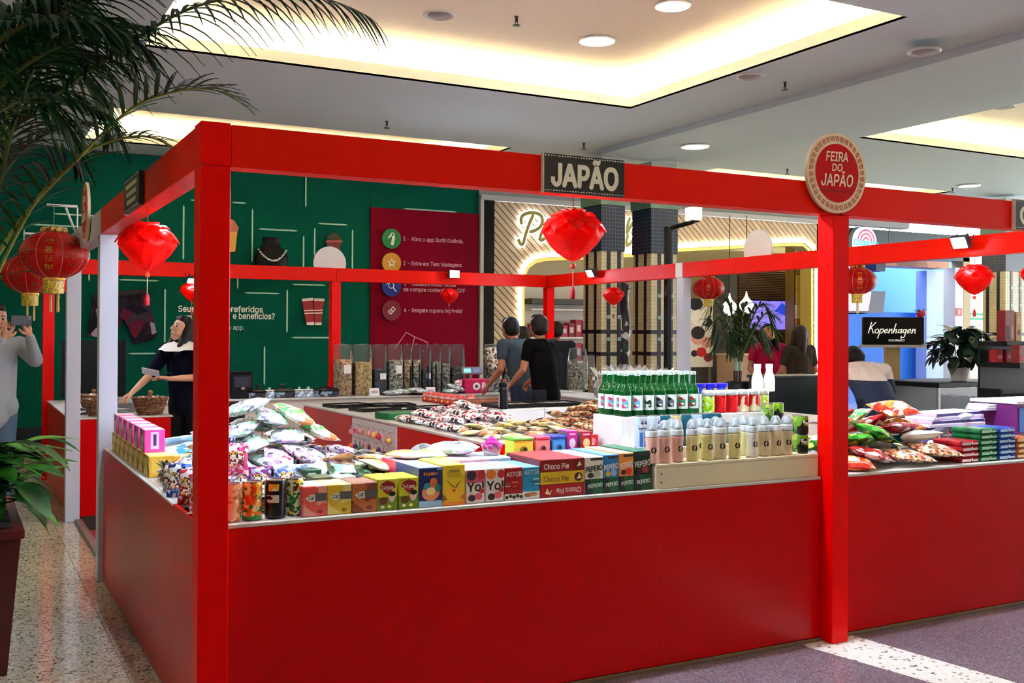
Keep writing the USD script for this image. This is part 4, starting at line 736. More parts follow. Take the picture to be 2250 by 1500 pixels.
for i, (c1, ct, lt, lab) in enumerate((((236, 232, 222), (226, 232, 238), (36, 34, 36), 'white stick biscuit display carton, left of four'), ((36, 130, 206), (110, 160, 230), (240, 244, 246), 'blue stick biscuit display carton, second of four'), ((240, 150, 60), (250, 216, 170), (250, 240, 230), 'orange stick biscuit display carton, third of four'), ((20, 50, 40), (30, 110, 80), (230, 236, 232), 'dark green stick biscuit display carton, rightmost of four'))):
    w = xs4[i+1]-xs4[i]-.002; h = .166+.004*i
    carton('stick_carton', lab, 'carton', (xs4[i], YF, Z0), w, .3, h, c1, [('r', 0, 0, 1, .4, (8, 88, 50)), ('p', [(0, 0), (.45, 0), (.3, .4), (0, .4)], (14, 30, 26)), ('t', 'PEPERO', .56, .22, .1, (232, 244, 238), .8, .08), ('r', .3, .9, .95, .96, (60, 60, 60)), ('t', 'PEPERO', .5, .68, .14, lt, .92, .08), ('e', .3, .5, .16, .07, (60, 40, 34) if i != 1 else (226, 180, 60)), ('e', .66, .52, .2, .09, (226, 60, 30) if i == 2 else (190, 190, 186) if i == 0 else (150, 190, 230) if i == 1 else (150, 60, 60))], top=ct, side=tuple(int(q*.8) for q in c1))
# ================================================================== BOTTLE RISERS
RX0, RX1 = 2.085, X2-.012
ri = thing('display_riser', 'stepped cream display riser on the front counter carrying the bottles', 'display riser')
part(ri, 'front_board', rbox(RX0, .088, HC+.0005, RX1, .106, .93, .002), CREAM); part(ri, 'low_step', rbox(RX0, .086, .9305, RX1, .235, .945, .002), CREAM); part(ri, 'end_board', rbox(RX0+.0, .1065, HC+.0005, RX0+.016, .235, .93, .002), WHITE)
part(ri, 'middle_step', rbox(RX0+.01, .2355, HC+.0005, RX1+1.0*0, .395, 1.0, .002), CREAM); part(ri, 'high_step', rbox(RX0+.015, .3955, HC+.0005, RX1, .655, 1.14, .003), WHITE); part(ri, 'screw', J(*[T(lathe([(.004, 0), (.003, .002)], 8), (RX0+.03, .0879, z), rx=PI/2) for z in (.86, .9)]), mat((60, 60, 60), .4), kind='stuff')
def mk_milk(col):
    def mk(loc, rz, label, group, rx, ry, s):
        t = thing('milk_bottle', label, 'bottle', loc, rz, group)
        part(t, 'body', lathe([(.022, 0), (.029, .004), (.0305, .02), (.028, .05), (.0285, .09), (.0315, .112), (.031, .12), (.02, .124)], 24), mat(col, .3, spec=.5, coat=.3), smooth=50)
        part(t, 'collar', lathe([(.029, .1245), (.0305, .127), (.03, .15), (.026, .153)], 24), mat((222, 232, 238), .4), smooth=40)
        part(t, 'cap', lathe([(.027, .1535), (.027, .17), (.022, .188), (.012, .198), (0, .2)], 20, False), clear_film((226, 238, 244), .1, 1.5, .18), smooth=True); part(t, 'teat', lathe([(.018, .154), (.012, .166), (.006, .18), (.004, .188), (0, .19)], 14), mat((236, 226, 220), .5), smooth=True)
        r = .0297; pts = [[r*math.cos(FR+.5), r*math.sin(FR+.5), .064]]+[[r*math.cos(FR+.5+.5*math.cos(q)), r*math.sin(FR+.5+.5*math.cos(q)), .064+.0165*math.sin(q)] for q in np.linspace(0, 2*PI, 17)[:-1]]
        part(t, 'print', TM(pts, [[0, i+1, (i+1) % 16+1] for i in range(16)]), mottle([(24, 22, 24), col, (20, 18, 20), (60, 54, 52)], 160, .4), smooth=True)
        return t
    return Kind(mk)
MP, MY, MW, MB = mk_milk((236, 186, 174)), mk_milk((226, 216, 150)), mk_milk((236, 232, 222)), mk_milk((222, 206, 170))
ML = [(1432, MP, 'pink'), (1461, MP, 'pink'), (1490, MP, 'pink'), (1521, MY, 'cream yellow'), (1555, MY, 'cream yellow'), (1585, MB, 'beige'), (1614, MY, 'cream yellow'), (1653, MW, 'white'), (1680, MB, 'beige'), (1704, MB, 'beige'), (1729, MB, 'beige')]
for i, (p, k, c) in enumerate(ML): k((X_at(p, 1000, .125), .125+.004*(i % 3), .9455), .25*((i*7) % 5-2)*.3, f'{c} milk in a baby-bottle shape, {ORD[i]} from the left in the front row', 'baby-bottle milk drinks')
for i, (p, k, c) in enumerate(((1536, MY, 'cream yellow'), (1633, MY, 'cream yellow'), (1572, MW, 'white'), (1476, MP, 'pink'))): k((X_at(p, 960, .198), .198, .9455), .4*i, f'{c} milk bottle peeping out behind the front bottle row, {ORD[i]} of four', 'baby-bottle milk drinks behind')
# cans on the middle step
KB = can_kind('drink_can', 'pale blue can with a royal blue stripe', .028, .155, C((190, 214, 240), (214, 228, 244), (226, 236, 246), sc=18), [band('stripe', .05, .5, mat((60, 130, 226), .3), .3, .25), band('letters', .6, .86, C((60, 60, 150), (214, 226, 244), sc=70), .4, .2)])
KT = can_kind('drink_can', 'teal and navy can', .027, .155, C((16, 96, 120), (24, 120, 140), (20, 60, 110), sc=16), [band('panel', .55, .9, C((20, 50, 110), (120, 170, 200), (16, 60, 110), sc=60), .5, .2)])
KG = can_kind('drink_can', 'beige can with a dark emblem', .027, .155, mat((226, 206, 150), .3), [band('emblem', .5, .75, mat((70, 50, 30), .4), .3, .7)])
for i, (p, k) in enumerate(((1386, KB), (1412, KB), (1438, KB), (1462, KT), (1484, KG), (1508, KT), (1530, KB), (1552, KT), (1574, KT))):
    x = X_at(p, 940, .275); 
    if x < RX1: k((max(x, RX0+.04), .275, 1.0005), .2*i, f'{k.desc}, {ORD[i]} from the left on the middle step', 'cans on the middle step')
KF = can_kind('fruit_can', 'silver can with a big red apple print', .031, .1, C((170, 178, 170), (120, 130, 120), (206, 212, 206), sc=34), [band('apple', .05, .75, mat((196, 12, 24), .3), .55, .1)])
KH = can_kind('fruit_can', 'silver-green can with grey print', .031, .1, C((150, 164, 146), (190, 200, 186), (96, 110, 96), sc=34))
for i, (p, k) in enumerate(((1600, KH), (1628, KF), (1656, KH), (1684, KF), (1710, KH))): k((X_at(p, 930, .29), .29, 1.0005), 0, f'{k.desc}, {ORD[i]} of five behind the milk bottles', 'fruit cans on the middle step')
# clear cups with fruit pictures on the high step
def cup_kind(desc, cols, sc):
    def mk(loc, rz, label, group, rx, ry, s):
        t = thing('fruit_cup', label, 'drink cup', loc, rz, group)
        part(t, 'sleeve', lathe([(.026, .0), (.033, .004), (.034, .085), (.032, .09)], 20), C(*cols, sc=sc), smooth=40)
        part(t, 'lid', lathe([(.034, .0905), (.036, .094), (.036, .108), (.03, .118), (0, .12)], 20), mat((190, 196, 196), .25, metal=.3), smooth=40); return t
    k = Kind(mk); k.desc = desc; return k
CG, CRD, CA, CW = cup_kind('cup with green grape print', [(150, 206, 30), (190, 226, 60), (110, 170, 20), (226, 236, 190)], 60), cup_kind('cup with red strawberry print', [(206, 14, 26), (226, 30, 40), (190, 10, 20), (246, 214, 206)], 24), cup_kind('cup with pale apple print', [(226, 214, 176), (206, 24, 30), (236, 226, 196), (150, 150, 80)], 22), cup_kind('plain silver-white cup', [(206, 216, 220), (226, 232, 234), (180, 190, 196)], 30)
for i, (p, k) in enumerate(((1556, CG), (1582, CRD), (1607, CRD), (1632, CA), (1655, CA), (1675, CG))): k((X_at(p, 880, .432), .432, 1.1405), .1*i, f'{k.desc}, {ORD[i]} of the cup row right of the green bottles', 'fruit drink cups')
CW((2.99, .44, 1.1405), 0, 'plain silver-white cup at the right end of the fruit cup row', 'fruit drink cups')
# green glass bottles
GG = mat((14, 120, 52), .08, trans=.75); GLB = {}
def mk_soju(cols, desc, sc=60):
    def mk(loc, rz, label, group, rx, ry, s):
        t = thing('green_bottle', label, 'bottle', loc, rz, group)
        part(t, 'glass', lathe([(.026, 0), (.031, .003), (.032, .01), (.032, .112), (.029, .13), (.016, .152), (.0125, .166), (.0125, .2), (.0138, .203), (.0138, .21), (.012, .213)], 20), GG, smooth=45)
        part(t, 'cap', lathe([(.0142, .2005), (.0146, .204), (.0146, .2165), (.012, .218)], 14), mat((206, 226, 214), .35, metal=.4), smooth=40)
        r = .0326; an = np.linspace(FR-1.15, FR+1.15, 13); v = [[r*math.cos(a), r*math.sin(a), z] for z in (.03, .104) for a in an]; part(t, 'label', TM(v, [q for i in range(12) for q in ([i, i+1, i+14], [i, i+14, i+13])]), mat((214, 232, 226), .5), smooth=True)
        r = .033; an = np.linspace(FR-.5, FR+.6, 7); v = [[r*math.cos(a), r*math.sin(a), z] for z in (.042, .092) for a in an]; part(t, 'label_print', TM(v, [q for i in range(6) for q in ([i, i+1, i+8], [i, i+8, i+7])]), C(*cols, sc=sc), smooth=True)
        return t
    k = Kind(mk); k.desc = desc; return k
S1, S2, S3, S4 = mk_soju([(190, 226, 236), (120, 180, 210), (226, 240, 240), (206, 60, 90)], 'green glass bottle with pale blue label'), mk_soju([(226, 236, 226), (40, 60, 50), (214, 230, 216), (226, 236, 228)], 'green glass bottle with black script label'), mk_soju([(220, 228, 220), (100, 106, 120), (236, 240, 236), (30, 30, 34)], 'green glass bottle with grey picture label'), mk_soju([(206, 230, 216), (60, 130, 100), (236, 240, 236), (200, 40, 50)], 'green glass bottle with red and green picture label')
for r_ in range(4):
    for c_ in range(7):
        k = (S1, S1, S2, S3, S3, S4, S4)[c_]; x = 2.148+c_*.0695+.012*(r_ % 2); y = .432+r_*.0695
        k((x, y, 1.1405), .15*((c_*3+r_) % 3-1), f'{k.desc}, {ORD[c_]} from left, {("front", "second", "third", "back")[r_]} row', 'green glass bottles')
# right end of the riser: green and black tins, other bottles behind
K1 = can_kind('tin', 'black and lime tin', .029, .095, C((24, 28, 20), (110, 170, 30), (20, 22, 18), (140, 196, 40), sc=18), [band('white_word', .55, .8, C((230, 234, 226), (30, 30, 28), sc=90), .6, .2)]); K2 = can_kind('tin', 'mottled green tin', .029, .095, C((60, 110, 40), (110, 150, 60), (40, 80, 34), (160, 180, 90), sc=40))
for i, (x, y, z, k, lab) in enumerate(((3.032, .135, .9455, K1, 'black and lime tin at the bottom of the stack right of the milk'), (3.032, .135, 1.041, K1, 'black and lime tin on top of the stack right of the milk'), (3.062, .205, .9455, K2, 'mottled green tin at the bottom beside the red post'), (3.062, .205, 1.041, K2, 'mottled green tin on top beside the red post'), (2.985, .335, 1.0005, K2, 'mottled green tin behind the last milk bottles, left'), (3.05, .335, 1.0005, K1, 'black and lime tin behind the last milk bottles, right'), (2.985, .335, 1.096, K2, 'mottled green tin stacked high behind the milk, left'), (3.05, .335, 1.096, K1, 'black and lime tin stacked high behind the milk, right'))): k((x, y, z), .3*i, lab, 'green tins at the riser end')
# jars and white bottles on top at the back
tb = thing('top_shelf_box', 'white box forming the highest step behind the fruit cups', 'display box'); part(tb, 'box', rbox(2.66, .51, 1.1405, 3.08, .652, 1.235, .003), WHITE); part(tb, 'seam', box(2.87, .5092, 1.142, 2.872, .5099, 1.233), mat((150, 150, 150), .6))
def mk_jar(loc, rz, label, group, rx, ry, s):
    t = thing('lidded_jar', label, 'jar', loc, rz, group); part(t, 'jar', lathe([(.03, 0), (.032, .003), (.032, .03), (.03, .034)], 20), C((30, 70, 190), (240, 240, 240), (40, 90, 210), sc=30), smooth=40); part(t, 'lid', lathe([(.033, .0345), (.034, .037), (.034, .05), (.032, .052)], 20), mat((30, 24, 210), .35), smooth=40); part(t, 'label', box(-.012, -.0335, .008, .012, -.0325, .028), mat((236, 120, 30), .4)); return t
jar = Kind(mk_jar)
for i in range(3): jar((2.70+.074*i, .55, 1.2355), .2, ('blue-lidded jar, left of three above the fruit cups', 'blue-lidded jar, middle of three above the fruit cups', 'blue-lidded jar, right of three above the fruit cups')[i], 'blue-lidded jars')
def mk_wb(loc, rz, label, group, rx, ry, s):
    t = thing('white_bottle', label, 'bottle', loc, rz, group); part(t, 'body', lathe([(.026, 0), (.031, .004), (.032, .05), (.03, .075), (.019, .11), (.017, .125), (.014, .13)], 20), mat((240, 238, 226), .3, coat=.4), smooth=50); part(t, 'cap', lathe([(.0185, .1255), (.02, .128), (.02, .15), (.017, .152)], 16), mat((236, 238, 240), .35), smooth=40); return t
wb = Kind(mk_wb); wb((X_at(1664, 840, .55), .55, 1.2355), 0, 'plain white plastic bottle above the fruit cups, left of two', 'white bottles'); wb((X_at(1690, 840, .55), .55, 1.2355), 0, 'plain white plastic bottle above the fruit cups, right of two', 'white bottles')
FZ0 = .0185
# ================================================================== FRONT COUNTER, SECOND ROW AND LEFT CORNER
ct = thing('corner_table', 'low white table filling the inner corner under the heap of pale bags', 'table')
part(ct, 'tabletop', rbox(.668, .668, HC-.03, 1.44, 2.05, HC-.001, .003), TOPM); part(ct, 'apron', box(.69, .69, .02, 1.42, 2.03, HC-.031), RED)
for a, b in ((0, 0), (1, 0), (0, 1), (1, 1)): part(ct, 'foot', box(.72+a*.62, .72+b*1.24, 0, .77+a*.62, .77+b*1.24, .0195), BLK)
hm = pile([B_PINK, B_PINK, B_WHITE, B_WHITE, B_GREEN], mound(.2, .8, .88, 1.5, Z0, 4, 4, 2, .05, 21)+[(x, y, Z0, rz, k) for x, y, rz, k in ((.36, .93, .3, 0), (.5, .9, -.2, 1), (.64, .92, .4, 0), (.78, .96, -.3, 1), (.88, 1.02, .2, 0), (.3, 1.1, 1.2, 2), (.45, 1.08, .2, 3), (.6, 1.1, -.3, 2), (.74, 1.12, .5, 4), (.38, 1.22, .1, 3), (.52, 1.24, .7, 2), (.42, 1.12, .9, 3), (.56, 1.14, -.1, 2), (.5, 1.2, .4, 3), (.66, 1.16, .3, 4))], 'the pale heap', 'pale snack bags heaped in the corner', 22)
pile([P_FLAT, P_FLAT2, P_FLAT3, P_FLAT2, P_FLAT, B_YEL, B_BROWN], [(x, y, Z0, rz) for L in range(5) for x, y, rz in ((.62, .62, .1+L*.5), (.74, .6, -.2+L*.4), (.86, .64, .3-L*.3), (.68, .78, .9+.2*L), (.82, .8, -.5+.3*L), (.95, .76, .2+.4*L))], 'the middle pile', 'packets piled in the middle', 29)
# upright pouches in front of the heap
U1 = bag_kind('stand_up_pouch', 'purple pouch', 'pouch', .1, .13, .05, C((130, 50, 140), (206, 40, 80), (170, 180, 226), (90, 40, 110), sc=55), 31, (C((240, 236, 226), (226, 190, 60), (60, 50, 70), (236, 240, 240), (200, 40, 60), sc=130), 0, .02, .3, .24))
U2 = bag_kind('stand_up_pouch', 'pale blue pouch', 'pouch', .1, .13, .05, C((160, 196, 232), (200, 220, 240), (80, 110, 200), (226, 236, 244), sc=55), 32, (C((240, 236, 226), (226, 190, 60), (60, 50, 70), (236, 240, 240), (200, 40, 60), sc=130), 0, .02, .3, .24))
U3 = bag_kind('stand_up_pouch', 'mint green pouch', 'pouch', .09, .12, .05, C((140, 206, 180), (226, 240, 230), (60, 150, 110), (190, 230, 210), sc=55), 33, (C((240, 236, 226), (226, 190, 60), (60, 50, 70), (236, 240, 240), (200, 40, 60), sc=130), 0, .02, .3, .24))
U4 = bag_kind('stand_up_pouch', 'grey and crimson pouch', 'pouch', .1, .13, .05, C((150, 150, 170), (180, 30, 60), (226, 220, 226), (90, 90, 120), sc=55), 34, (C((240, 236, 226), (226, 190, 60), (60, 50, 70), (236, 240, 240), (200, 40, 60), sc=130), 0, .02, .3, .24))
U5 = bag_kind('stand_up_pouch', 'pink pouch', 'pouch', .1, .14, .05, C((226, 60, 130), (246, 170, 200), (240, 226, 232), (170, 40, 100), sc=55), 35, (C((240, 236, 226), (226, 190, 60), (60, 50, 70), (236, 240, 240), (200, 40, 60), sc=130), 0, .02, .3, .24))
U6 = bag_kind('stand_up_pouch', 'royal blue pouch', 'pouch', .11, .15, .05, C((30, 70, 170), (90, 140, 220), (226, 236, 246), (20, 30, 90), sc=55), 36, (C((240, 236, 226), (226, 190, 60), (60, 50, 70), (236, 240, 240), (200, 40, 60), sc=130), 0, .02, .3, .24))
U7 = bag_kind('stand_up_pouch', 'red, navy and white pouch', 'pouch', .11, .15, .05, C((170, 16, 26), (30, 30, 90), (226, 220, 226), (190, 40, 50), sc=55), 37, (C((240, 236, 226), (226, 190, 60), (60, 50, 70), (236, 240, 240), (200, 40, 60), sc=130), 0, .02, .3, .24))
def stand(k, x, y, z, rz, lab, group): k((x, y, z+.065), rz, lab, group, rx=PI/2-.12)
for i, (x, k) in enumerate(((.2, U4), (.3, U1), (.4, U1), (.5, U2), (.59, U2), (.67, U3))): stand(k, x, .7, Z0, .1*((i*3) % 5-2), f'{k.desc} standing in front of the pale heap, {ORD[i]} from the left', 'pouches before the pale heap')
pile([P_FLAT2, P_FLAT3, P_FLAT2, P_FLAT], [(x, y, Z0+L*.0135, rz) for L in range(5) for x, y, rz in ((.2, .33, .1+L*.2), (.34, .36, -.2+L*.15), (.48, .33, .3-L*.1), (.27, .52, .2), (.43, .53, -.1+.1*L))], 'the can-side packets', 'flat packets behind the drink cans', 23)
for i, (x, y, w, h, c1, c2, lab) in enumerate(((.55, .4, .085, .11, (90, 100, 70), (226, 206, 190), 'small olive carton with a round cream print behind the pink carton'), (.65, .4, .09, .105, (206, 210, 214), (90, 70, 140), 'small grey carton with a violet foot behind the yellow carton'), (.76, .4, .085, .1, (40, 50, 40), (214, 206, 190), 'small dark carton with a cream label behind the brown carton'), (.56, .52, .07, .125, (36, 80, 60), (200, 214, 206), 'small bottle-green carton under the flat packets'))):
    carton('small_carton', lab, 'carton', (x, y, Z0), w, .1, h, c1, [('r', .08, .2, .6, .9, c2), ('r', .7, .05, .98, .5, (120, 90, 150))], rz=.05*i)
pile([B_NUT, B_BROWN], [(1.0, .78, Z0, .3), (1.14, .74, Z0, -.2), (1.08, .9, Z0, .1)], 'the brown packets', 'brown packets', 25)
B_GREEN2((1.2, .86, Z0), .2, 'leaf-green bag behind the lilac and pale blue cartons', 'bags behind the carton row')
for i, (x0, w, c1, tp, lab) in enumerate(((.945, .09, (214, 40, 80), (222, 190, 232), 'crimson-sided carton with lilac top behind the yellow pair'), (1.036, .09, (190, 206, 240), (170, 200, 240), 'pale blue topped carton behind the navy carton'), (1.127, .09, (240, 214, 90), (250, 236, 150), 'pale yellow topped carton behind the plain yellow carton'), (1.218, .08, (236, 190, 226), (240, 200, 232), 'pink-lilac topped carton behind the dark lettered cartons'), (1.299, .07, (236, 200, 230), (238, 208, 236), 'pale lilac topped carton left of the clear cup'), (1.37, .11, (190, 216, 236), (200, 226, 240), 'pale sky topped carton under the clear cup'))):
    carton('long_carton', lab, 'carton', (x0, .375, Z0), w-.003, .26, .15, c1, [('r', .1, .2, .9, .8, tp)], top=tp, side=c1)
B_YEL((1.03, .52, Z0+.153), .5, 'cream pouch lying on the lilac and blue topped cartons', 'pouches on the cartons'); B_YEL((1.13, .5, Z0+.153), -.3, 'cream pouch lying on the pale yellow topped carton', 'pouches on the cartons'); B_WHITE((1.27, .56, Z0+.153), .9, 'white crinkled bag lying on the pink-lilac cartons', 'pouches on the cartons')
cu = thing('clear_cup', 'clear cup heaped with magenta sweets on the cartons', 'cup of sweets', (1.425, .47, Z0+.1505))
part(cu, 'cup', lathe([(.03, 0), (.036, .003), (.05, .05), (.052, .055), (.049, .055), (.034, .006), (0, .006)], 24), mat((226, 230, 234), .08, trans=.9), smooth=40)
rs_ = random.Random(5); part(cu, 'magenta_sweets', J(*[T(trimesh.creation.icosphere(1, rs_.uniform(.008, .013)), (r*math.cos(a), r*math.sin(a), .036+(.046-r)*1.0)) for r, a in [(rs_.uniform(0, .04), rs_.uniform(0, 6.28)) for _ in range(60)]]), mat((206, 10, 150), .35), kind='stuff', smooth=True)
carton('white_base_carton', 'long plain white carton carrying the coloured cube tins', 'carton', (1.52, .445, Z0), .55, .195, .128, (238, 236, 232), [('r', .02, .1, .98, .5, (226, 226, 232))])
for i, (px0, px1, c1, lid, lab) in enumerate(((1126, 1172, (226, 216, 70), (110, 206, 60), 'yellow cube tin with a green lid'), (1174, 1209, (240, 130, 130), (236, 40, 90), 'salmon cube tin with a pink lid'), (1211, 1243, (70, 150, 226), (20, 50, 170), 'sky blue cube tin with a royal blue lid'))):
    xa, xb = X_at(px0, 990, .47), X_at(px1, 990, .47); w = xb-xa-.004; t = thing('cube_tin', lab, 'tin', (xa, .455, Z0+.1285), 0, 'coloured cube tins')
    part(t, 'body', rbox(.003, .003, 0, w-.003, .1, .085, .004), mat(c1, .35)); part(t, 'lid', rbox(0, 0, .0855, w, .103, .1, .004), mat(lid, .3)); part(t, 'emblem', onface(('e', .5, .5, .2, .22, 0), w, .08, .0028)[0], mat(tuple(int(q*.6) for q in c1), .5)); part(t, 'emblem_dot', onface(('e', .55, .55, .08, .1, 0), w, .08, .0022)[0], mat(BK, .5))
    part(t, 'left_face', box(.0022, .008, .006, .0028, .095, .08), mat((190, 226, 60) if i == 0 else c1, .35))
for px0, px1, h, c1, c2, lab in ((1244, 1268, .12, (190, 20, 130), (236, 214, 232), 'tall magenta carton with a white flower print'), (1274, 1300, .115, (176, 14, 30), (240, 214, 150), 'tall red carton with a pale oval print')):
    xa, xb = X_at(px0, 980, .47), X_at(px1, 980, .47); carton('tall_carton', lab, 'carton', (xa, .46, Z0+.1285), xb-xa-.004, .09, h, c1, [('e', .5, .5, .3, .2, c2), ('r', .2, .82, .8, .9, (240, 150, 200)), ('e', .5, .1, .4, .07, (60, 40, 50))], side=(110, 100, 110), group='tall cartons beside the cube tins')
for i in range(2): carton('red_carton', ('red carton with crimson print left of its twin, beside the riser', 'red carton with crimson print right of its twin, touching the riser')[i], 'carton', (1.985+.043*i, .37, Z0+.005) if False else (1.895+.09*i, .555, Z0+.1285), .085, .08, .085, (190, 16, 30), [('r', 0, 0, 1, .3, (226, 50, 30)), ('e', .5, .65, .3, .18, (236, 120, 140)), ('r', .3, .42, .7, .5, (240, 220, 214))], group='red cartons beside the riser')
# ---- left counter
for i in range(8): carton('yellow_carton', f'yellow and olive carton, {ORD[i]} along the left counter from the near end', 'carton', (.062, 1.5+i*.176, Z0), .12, .165, .105, (238, 184, 60), [('r', .1, .15, .9, .85, (246, 206, 90))], side=mottle([(120, 96, 30), (206, 160, 50), (90, 80, 50), (236, 206, 120)], 18, .4), top=(246, 214, 130), group='yellow cartons on the left counter')
for i in range(2): carton('yellow_carton', f'small orange-yellow carton beside the first yellow carton, {("left", "right")[i]}', 'carton', (.19+.078*i, 1.62, Z0), .075, .12, .085, (240, 150, 30) if i == 0 else (240, 190, 70), [('r', .1, .2, .9, .8, (246, 200, 100))], group='yellow cartons on the left counter')
for i in range(6): carton('pink_carton', f'pink doll-style carton, {ORD[i]} from the near end atop the yellow cartons', 'carton', (.064, 1.66+i*.205, Z0+.1062), .1, .15, .115, (232, 70, 176), [('r', .3, .15, .7, .9, (246, 190, 226)), ('r', .42, .3, .58, .8, (60, 50, 140))], side=mottle([(196, 40, 120), (226, 110, 160), (150, 90, 90), (240, 200, 214)], 20, .4), top=(248, 214, 224), group='pink cartons on the left counter')
PB = bag_kind('blue_packet', 'pale blue crinkled packet', 'packet', .2, .3, .035, C((190, 226, 240), (226, 242, 246), (120, 190, 220), (236, 246, 250), sc=12), 41, (C((60, 150, 206), (200, 230, 244), sc=40), 0, -.1, .36, .12))
pile([PB], [(.3, 1.9, Z0, 1.5), (.5, 1.92, Z0, 1.6), (.31, 2.2, Z0, 1.5), (.5, 2.22, Z0, 1.55)]+[(x, 1.9+.3*j, Z0+.035*L, 1.5+.06*L) for L in (1, 2) for x in (.32, .5) for j in (0, 1)], 'the blue stack', 'pale blue packets', 26)
LFD = leafmat((36, 44, 26), (84, 88, 60), .1)
def leaf(l, w, bend=.3, n=6, fold=.12, th=.0):
    t = np.linspace(0, 1, n+1); wd = w*np.sin(PI*np.clip(t*.96+.02, 0, 1))**.8*(1-.25*t); x = l*t; z = -bend*l*t**2
    P = np.concatenate([np.stack([x, s*wd/2, z+abs(s)*fold*wd], -1) for s in (-1, 0, 1)]); m_ = n+1; f = []
    for i in range(n):
        for a in (0, 1): f += [[a*m_+i, a*m_+i+1, (a+1)*m_+i+1], [a*m_+i, (a+1)*m_+i+1, (a+1)*m_+i]]
    return TM(P, f)
def mk_orn(loc, rz, label, group, rx, ry, s):
    t = thing('leafy_ornament', label, 'ornament', loc, rz, group, s=s); r = random.Random(3); part(t, 'pot', lathe([(.02, 0), (.03, .003), (.034, .045), (.03, .047), (0, .04)], 14), mat((120, 110, 96), .6))
    part(t, 'leaves', J(*[T(leaf(.075, .03, .2, 4), (0, 0, .045), rz=r.uniform(0, 6.28), ry=-r.uniform(-.1, 1.3)) for _ in range(22)]), LFD, kind='stuff', smooth=True); return t
orn = Kind(mk_orn); orn((.12, 1.34, Z0), 0, 'dark leafy ornament on the left counter, nearest the yellow cartons', 'leafy ornaments'); orn((.19, 1.24, Z0), 2, 'dark leafy ornament on the left counter, beside the dark red carton', 'leafy ornaments', s=.9); orn((.1, 1.2, Z0), 1, 'dark leafy ornament on the left counter, at its outer edge', 'leafy ornaments', s=.8)
carton('dark_red_carton', 'small dark red carton standing on the left counter edge', 'carton', (.13, 1.06, Z0), .07, .09, .085, (96, 16, 26), [('r', .1, .7, .9, .8, (160, 90, 90))], side=(226, 150, 150))
for x, y, k, rz, z in ((.1, .98, U4, -.9, 0), (.1, .86, U6, -.7, 0), (.16, .78, U2, -.5, 0), (.11, .66, U7, -.6, 0), (.2, .62, U7, -.2, 0), (.12, .5, U5, -.5, 0), (.2, .46, U4, -.2, 0), (.1, .38, U5, -.7, 0), (.27, .83, U6, -.3, .12), (.3, .7, U5, -.2, .1), (.22, .95, U6, -.6, .06)): stand(k, x, y, Z0+z, rz, f'{k.desc} on the left counter, {y:.0f}'[:-3] if False else f'{k.desc} {"perched" if z else "standing"} on the left counter, {("beside corner post", "near corner post", "midway", "by dark red carton")[0 if y < .45 else 1 if y < .64 else 2 if y < .84 else 3]}{", outer edge" if x < .15 else ", inner side"}', 'pouches on the left counter')
carton('orange_carton', 'small orange carton just left of the corner post', 'carton', (.165, .26, Z0), .08, .09, .11, (216, 120, 40), [('r', .1, .6, .9, .9, (236, 180, 120)), ('e', .5, .35, .3, .15, (150, 60, 30))], side=(206, 110, 50))
pile([B_WHITE, P_FLAT3, B_PINK, P_FLAT2], [(x, y, Z0+.05*L, rz) for L in range(3) for x, y, rz in ((.34, 1.3, .3), (.5, 1.35, -.3), (.4, 1.55, .8), (.54, 1.6, .2), (.3, 1.5, -.5))], 'the left-counter packets', 'mixed packets on the left counter', 27)
p = at_d(524, 905, 8.7); bch = thing('black_chair', 'plain black chair in the aisle before the back counter, right of the corner post', 'chair', (p[0], p[1], FZ0), 0)
part(bch, 'backrest', rbox(-.2, .18, .62, .1, .21, p[2]+.06, .01), BLK); part(bch, 'seat', rbox(-.2, -.2, .44, .2, .22, .48, .01), BLK)
for x, y in ((-.18, -.18), (.18, -.18), (-.18, .18), (.18, .18)): part(bch, 'leg', tube([(x, y, .001), (x, y, .4395 if y < 0 or x > 0 else .62)], .012, 8), CHROME)
st = thing('round_back_stool', 'grey round-backed stool in the aisle before the red island panel', 'stool'); p = at_d(931, 1003, 5.75)
part(st, 'round_back', T(lathe([(0, -.012), (.088, -.012), (.094, -.006), (.094, .006), (.088, .012), (0, .012)], 32), (p[0], p[1], p[2]-.02), rx=PI/2, rz=-.5), mottle([(150, 156, 156), (130, 136, 138), (170, 176, 176)], 30, .5), smooth=40); part(st, 'stem', tube([(p[0], p[1], p[2]-.1), (p[0]+.02, p[1]+.05, .5)], .012), CHROME); part(st, 'seat', T(lathe([(0, .46), (.15, .46), (.16, .475), (.15, .5), (0, .505)], 28), (p[0]+.06, p[1]+.16, 0)), mat((60, 62, 64), .6), smooth=40); part(st, 'column', tube([(p[0]+.06, p[1]+.16, .03), (p[0]+.06, p[1]+.16, .458)], .02), CHROME); part(st, 'foot', T(lathe([(.17, .0185), (.17, .025), (.03, .045)], 24), (p[0]+.06, p[1]+.16, 0)), CHROME, smooth=40)
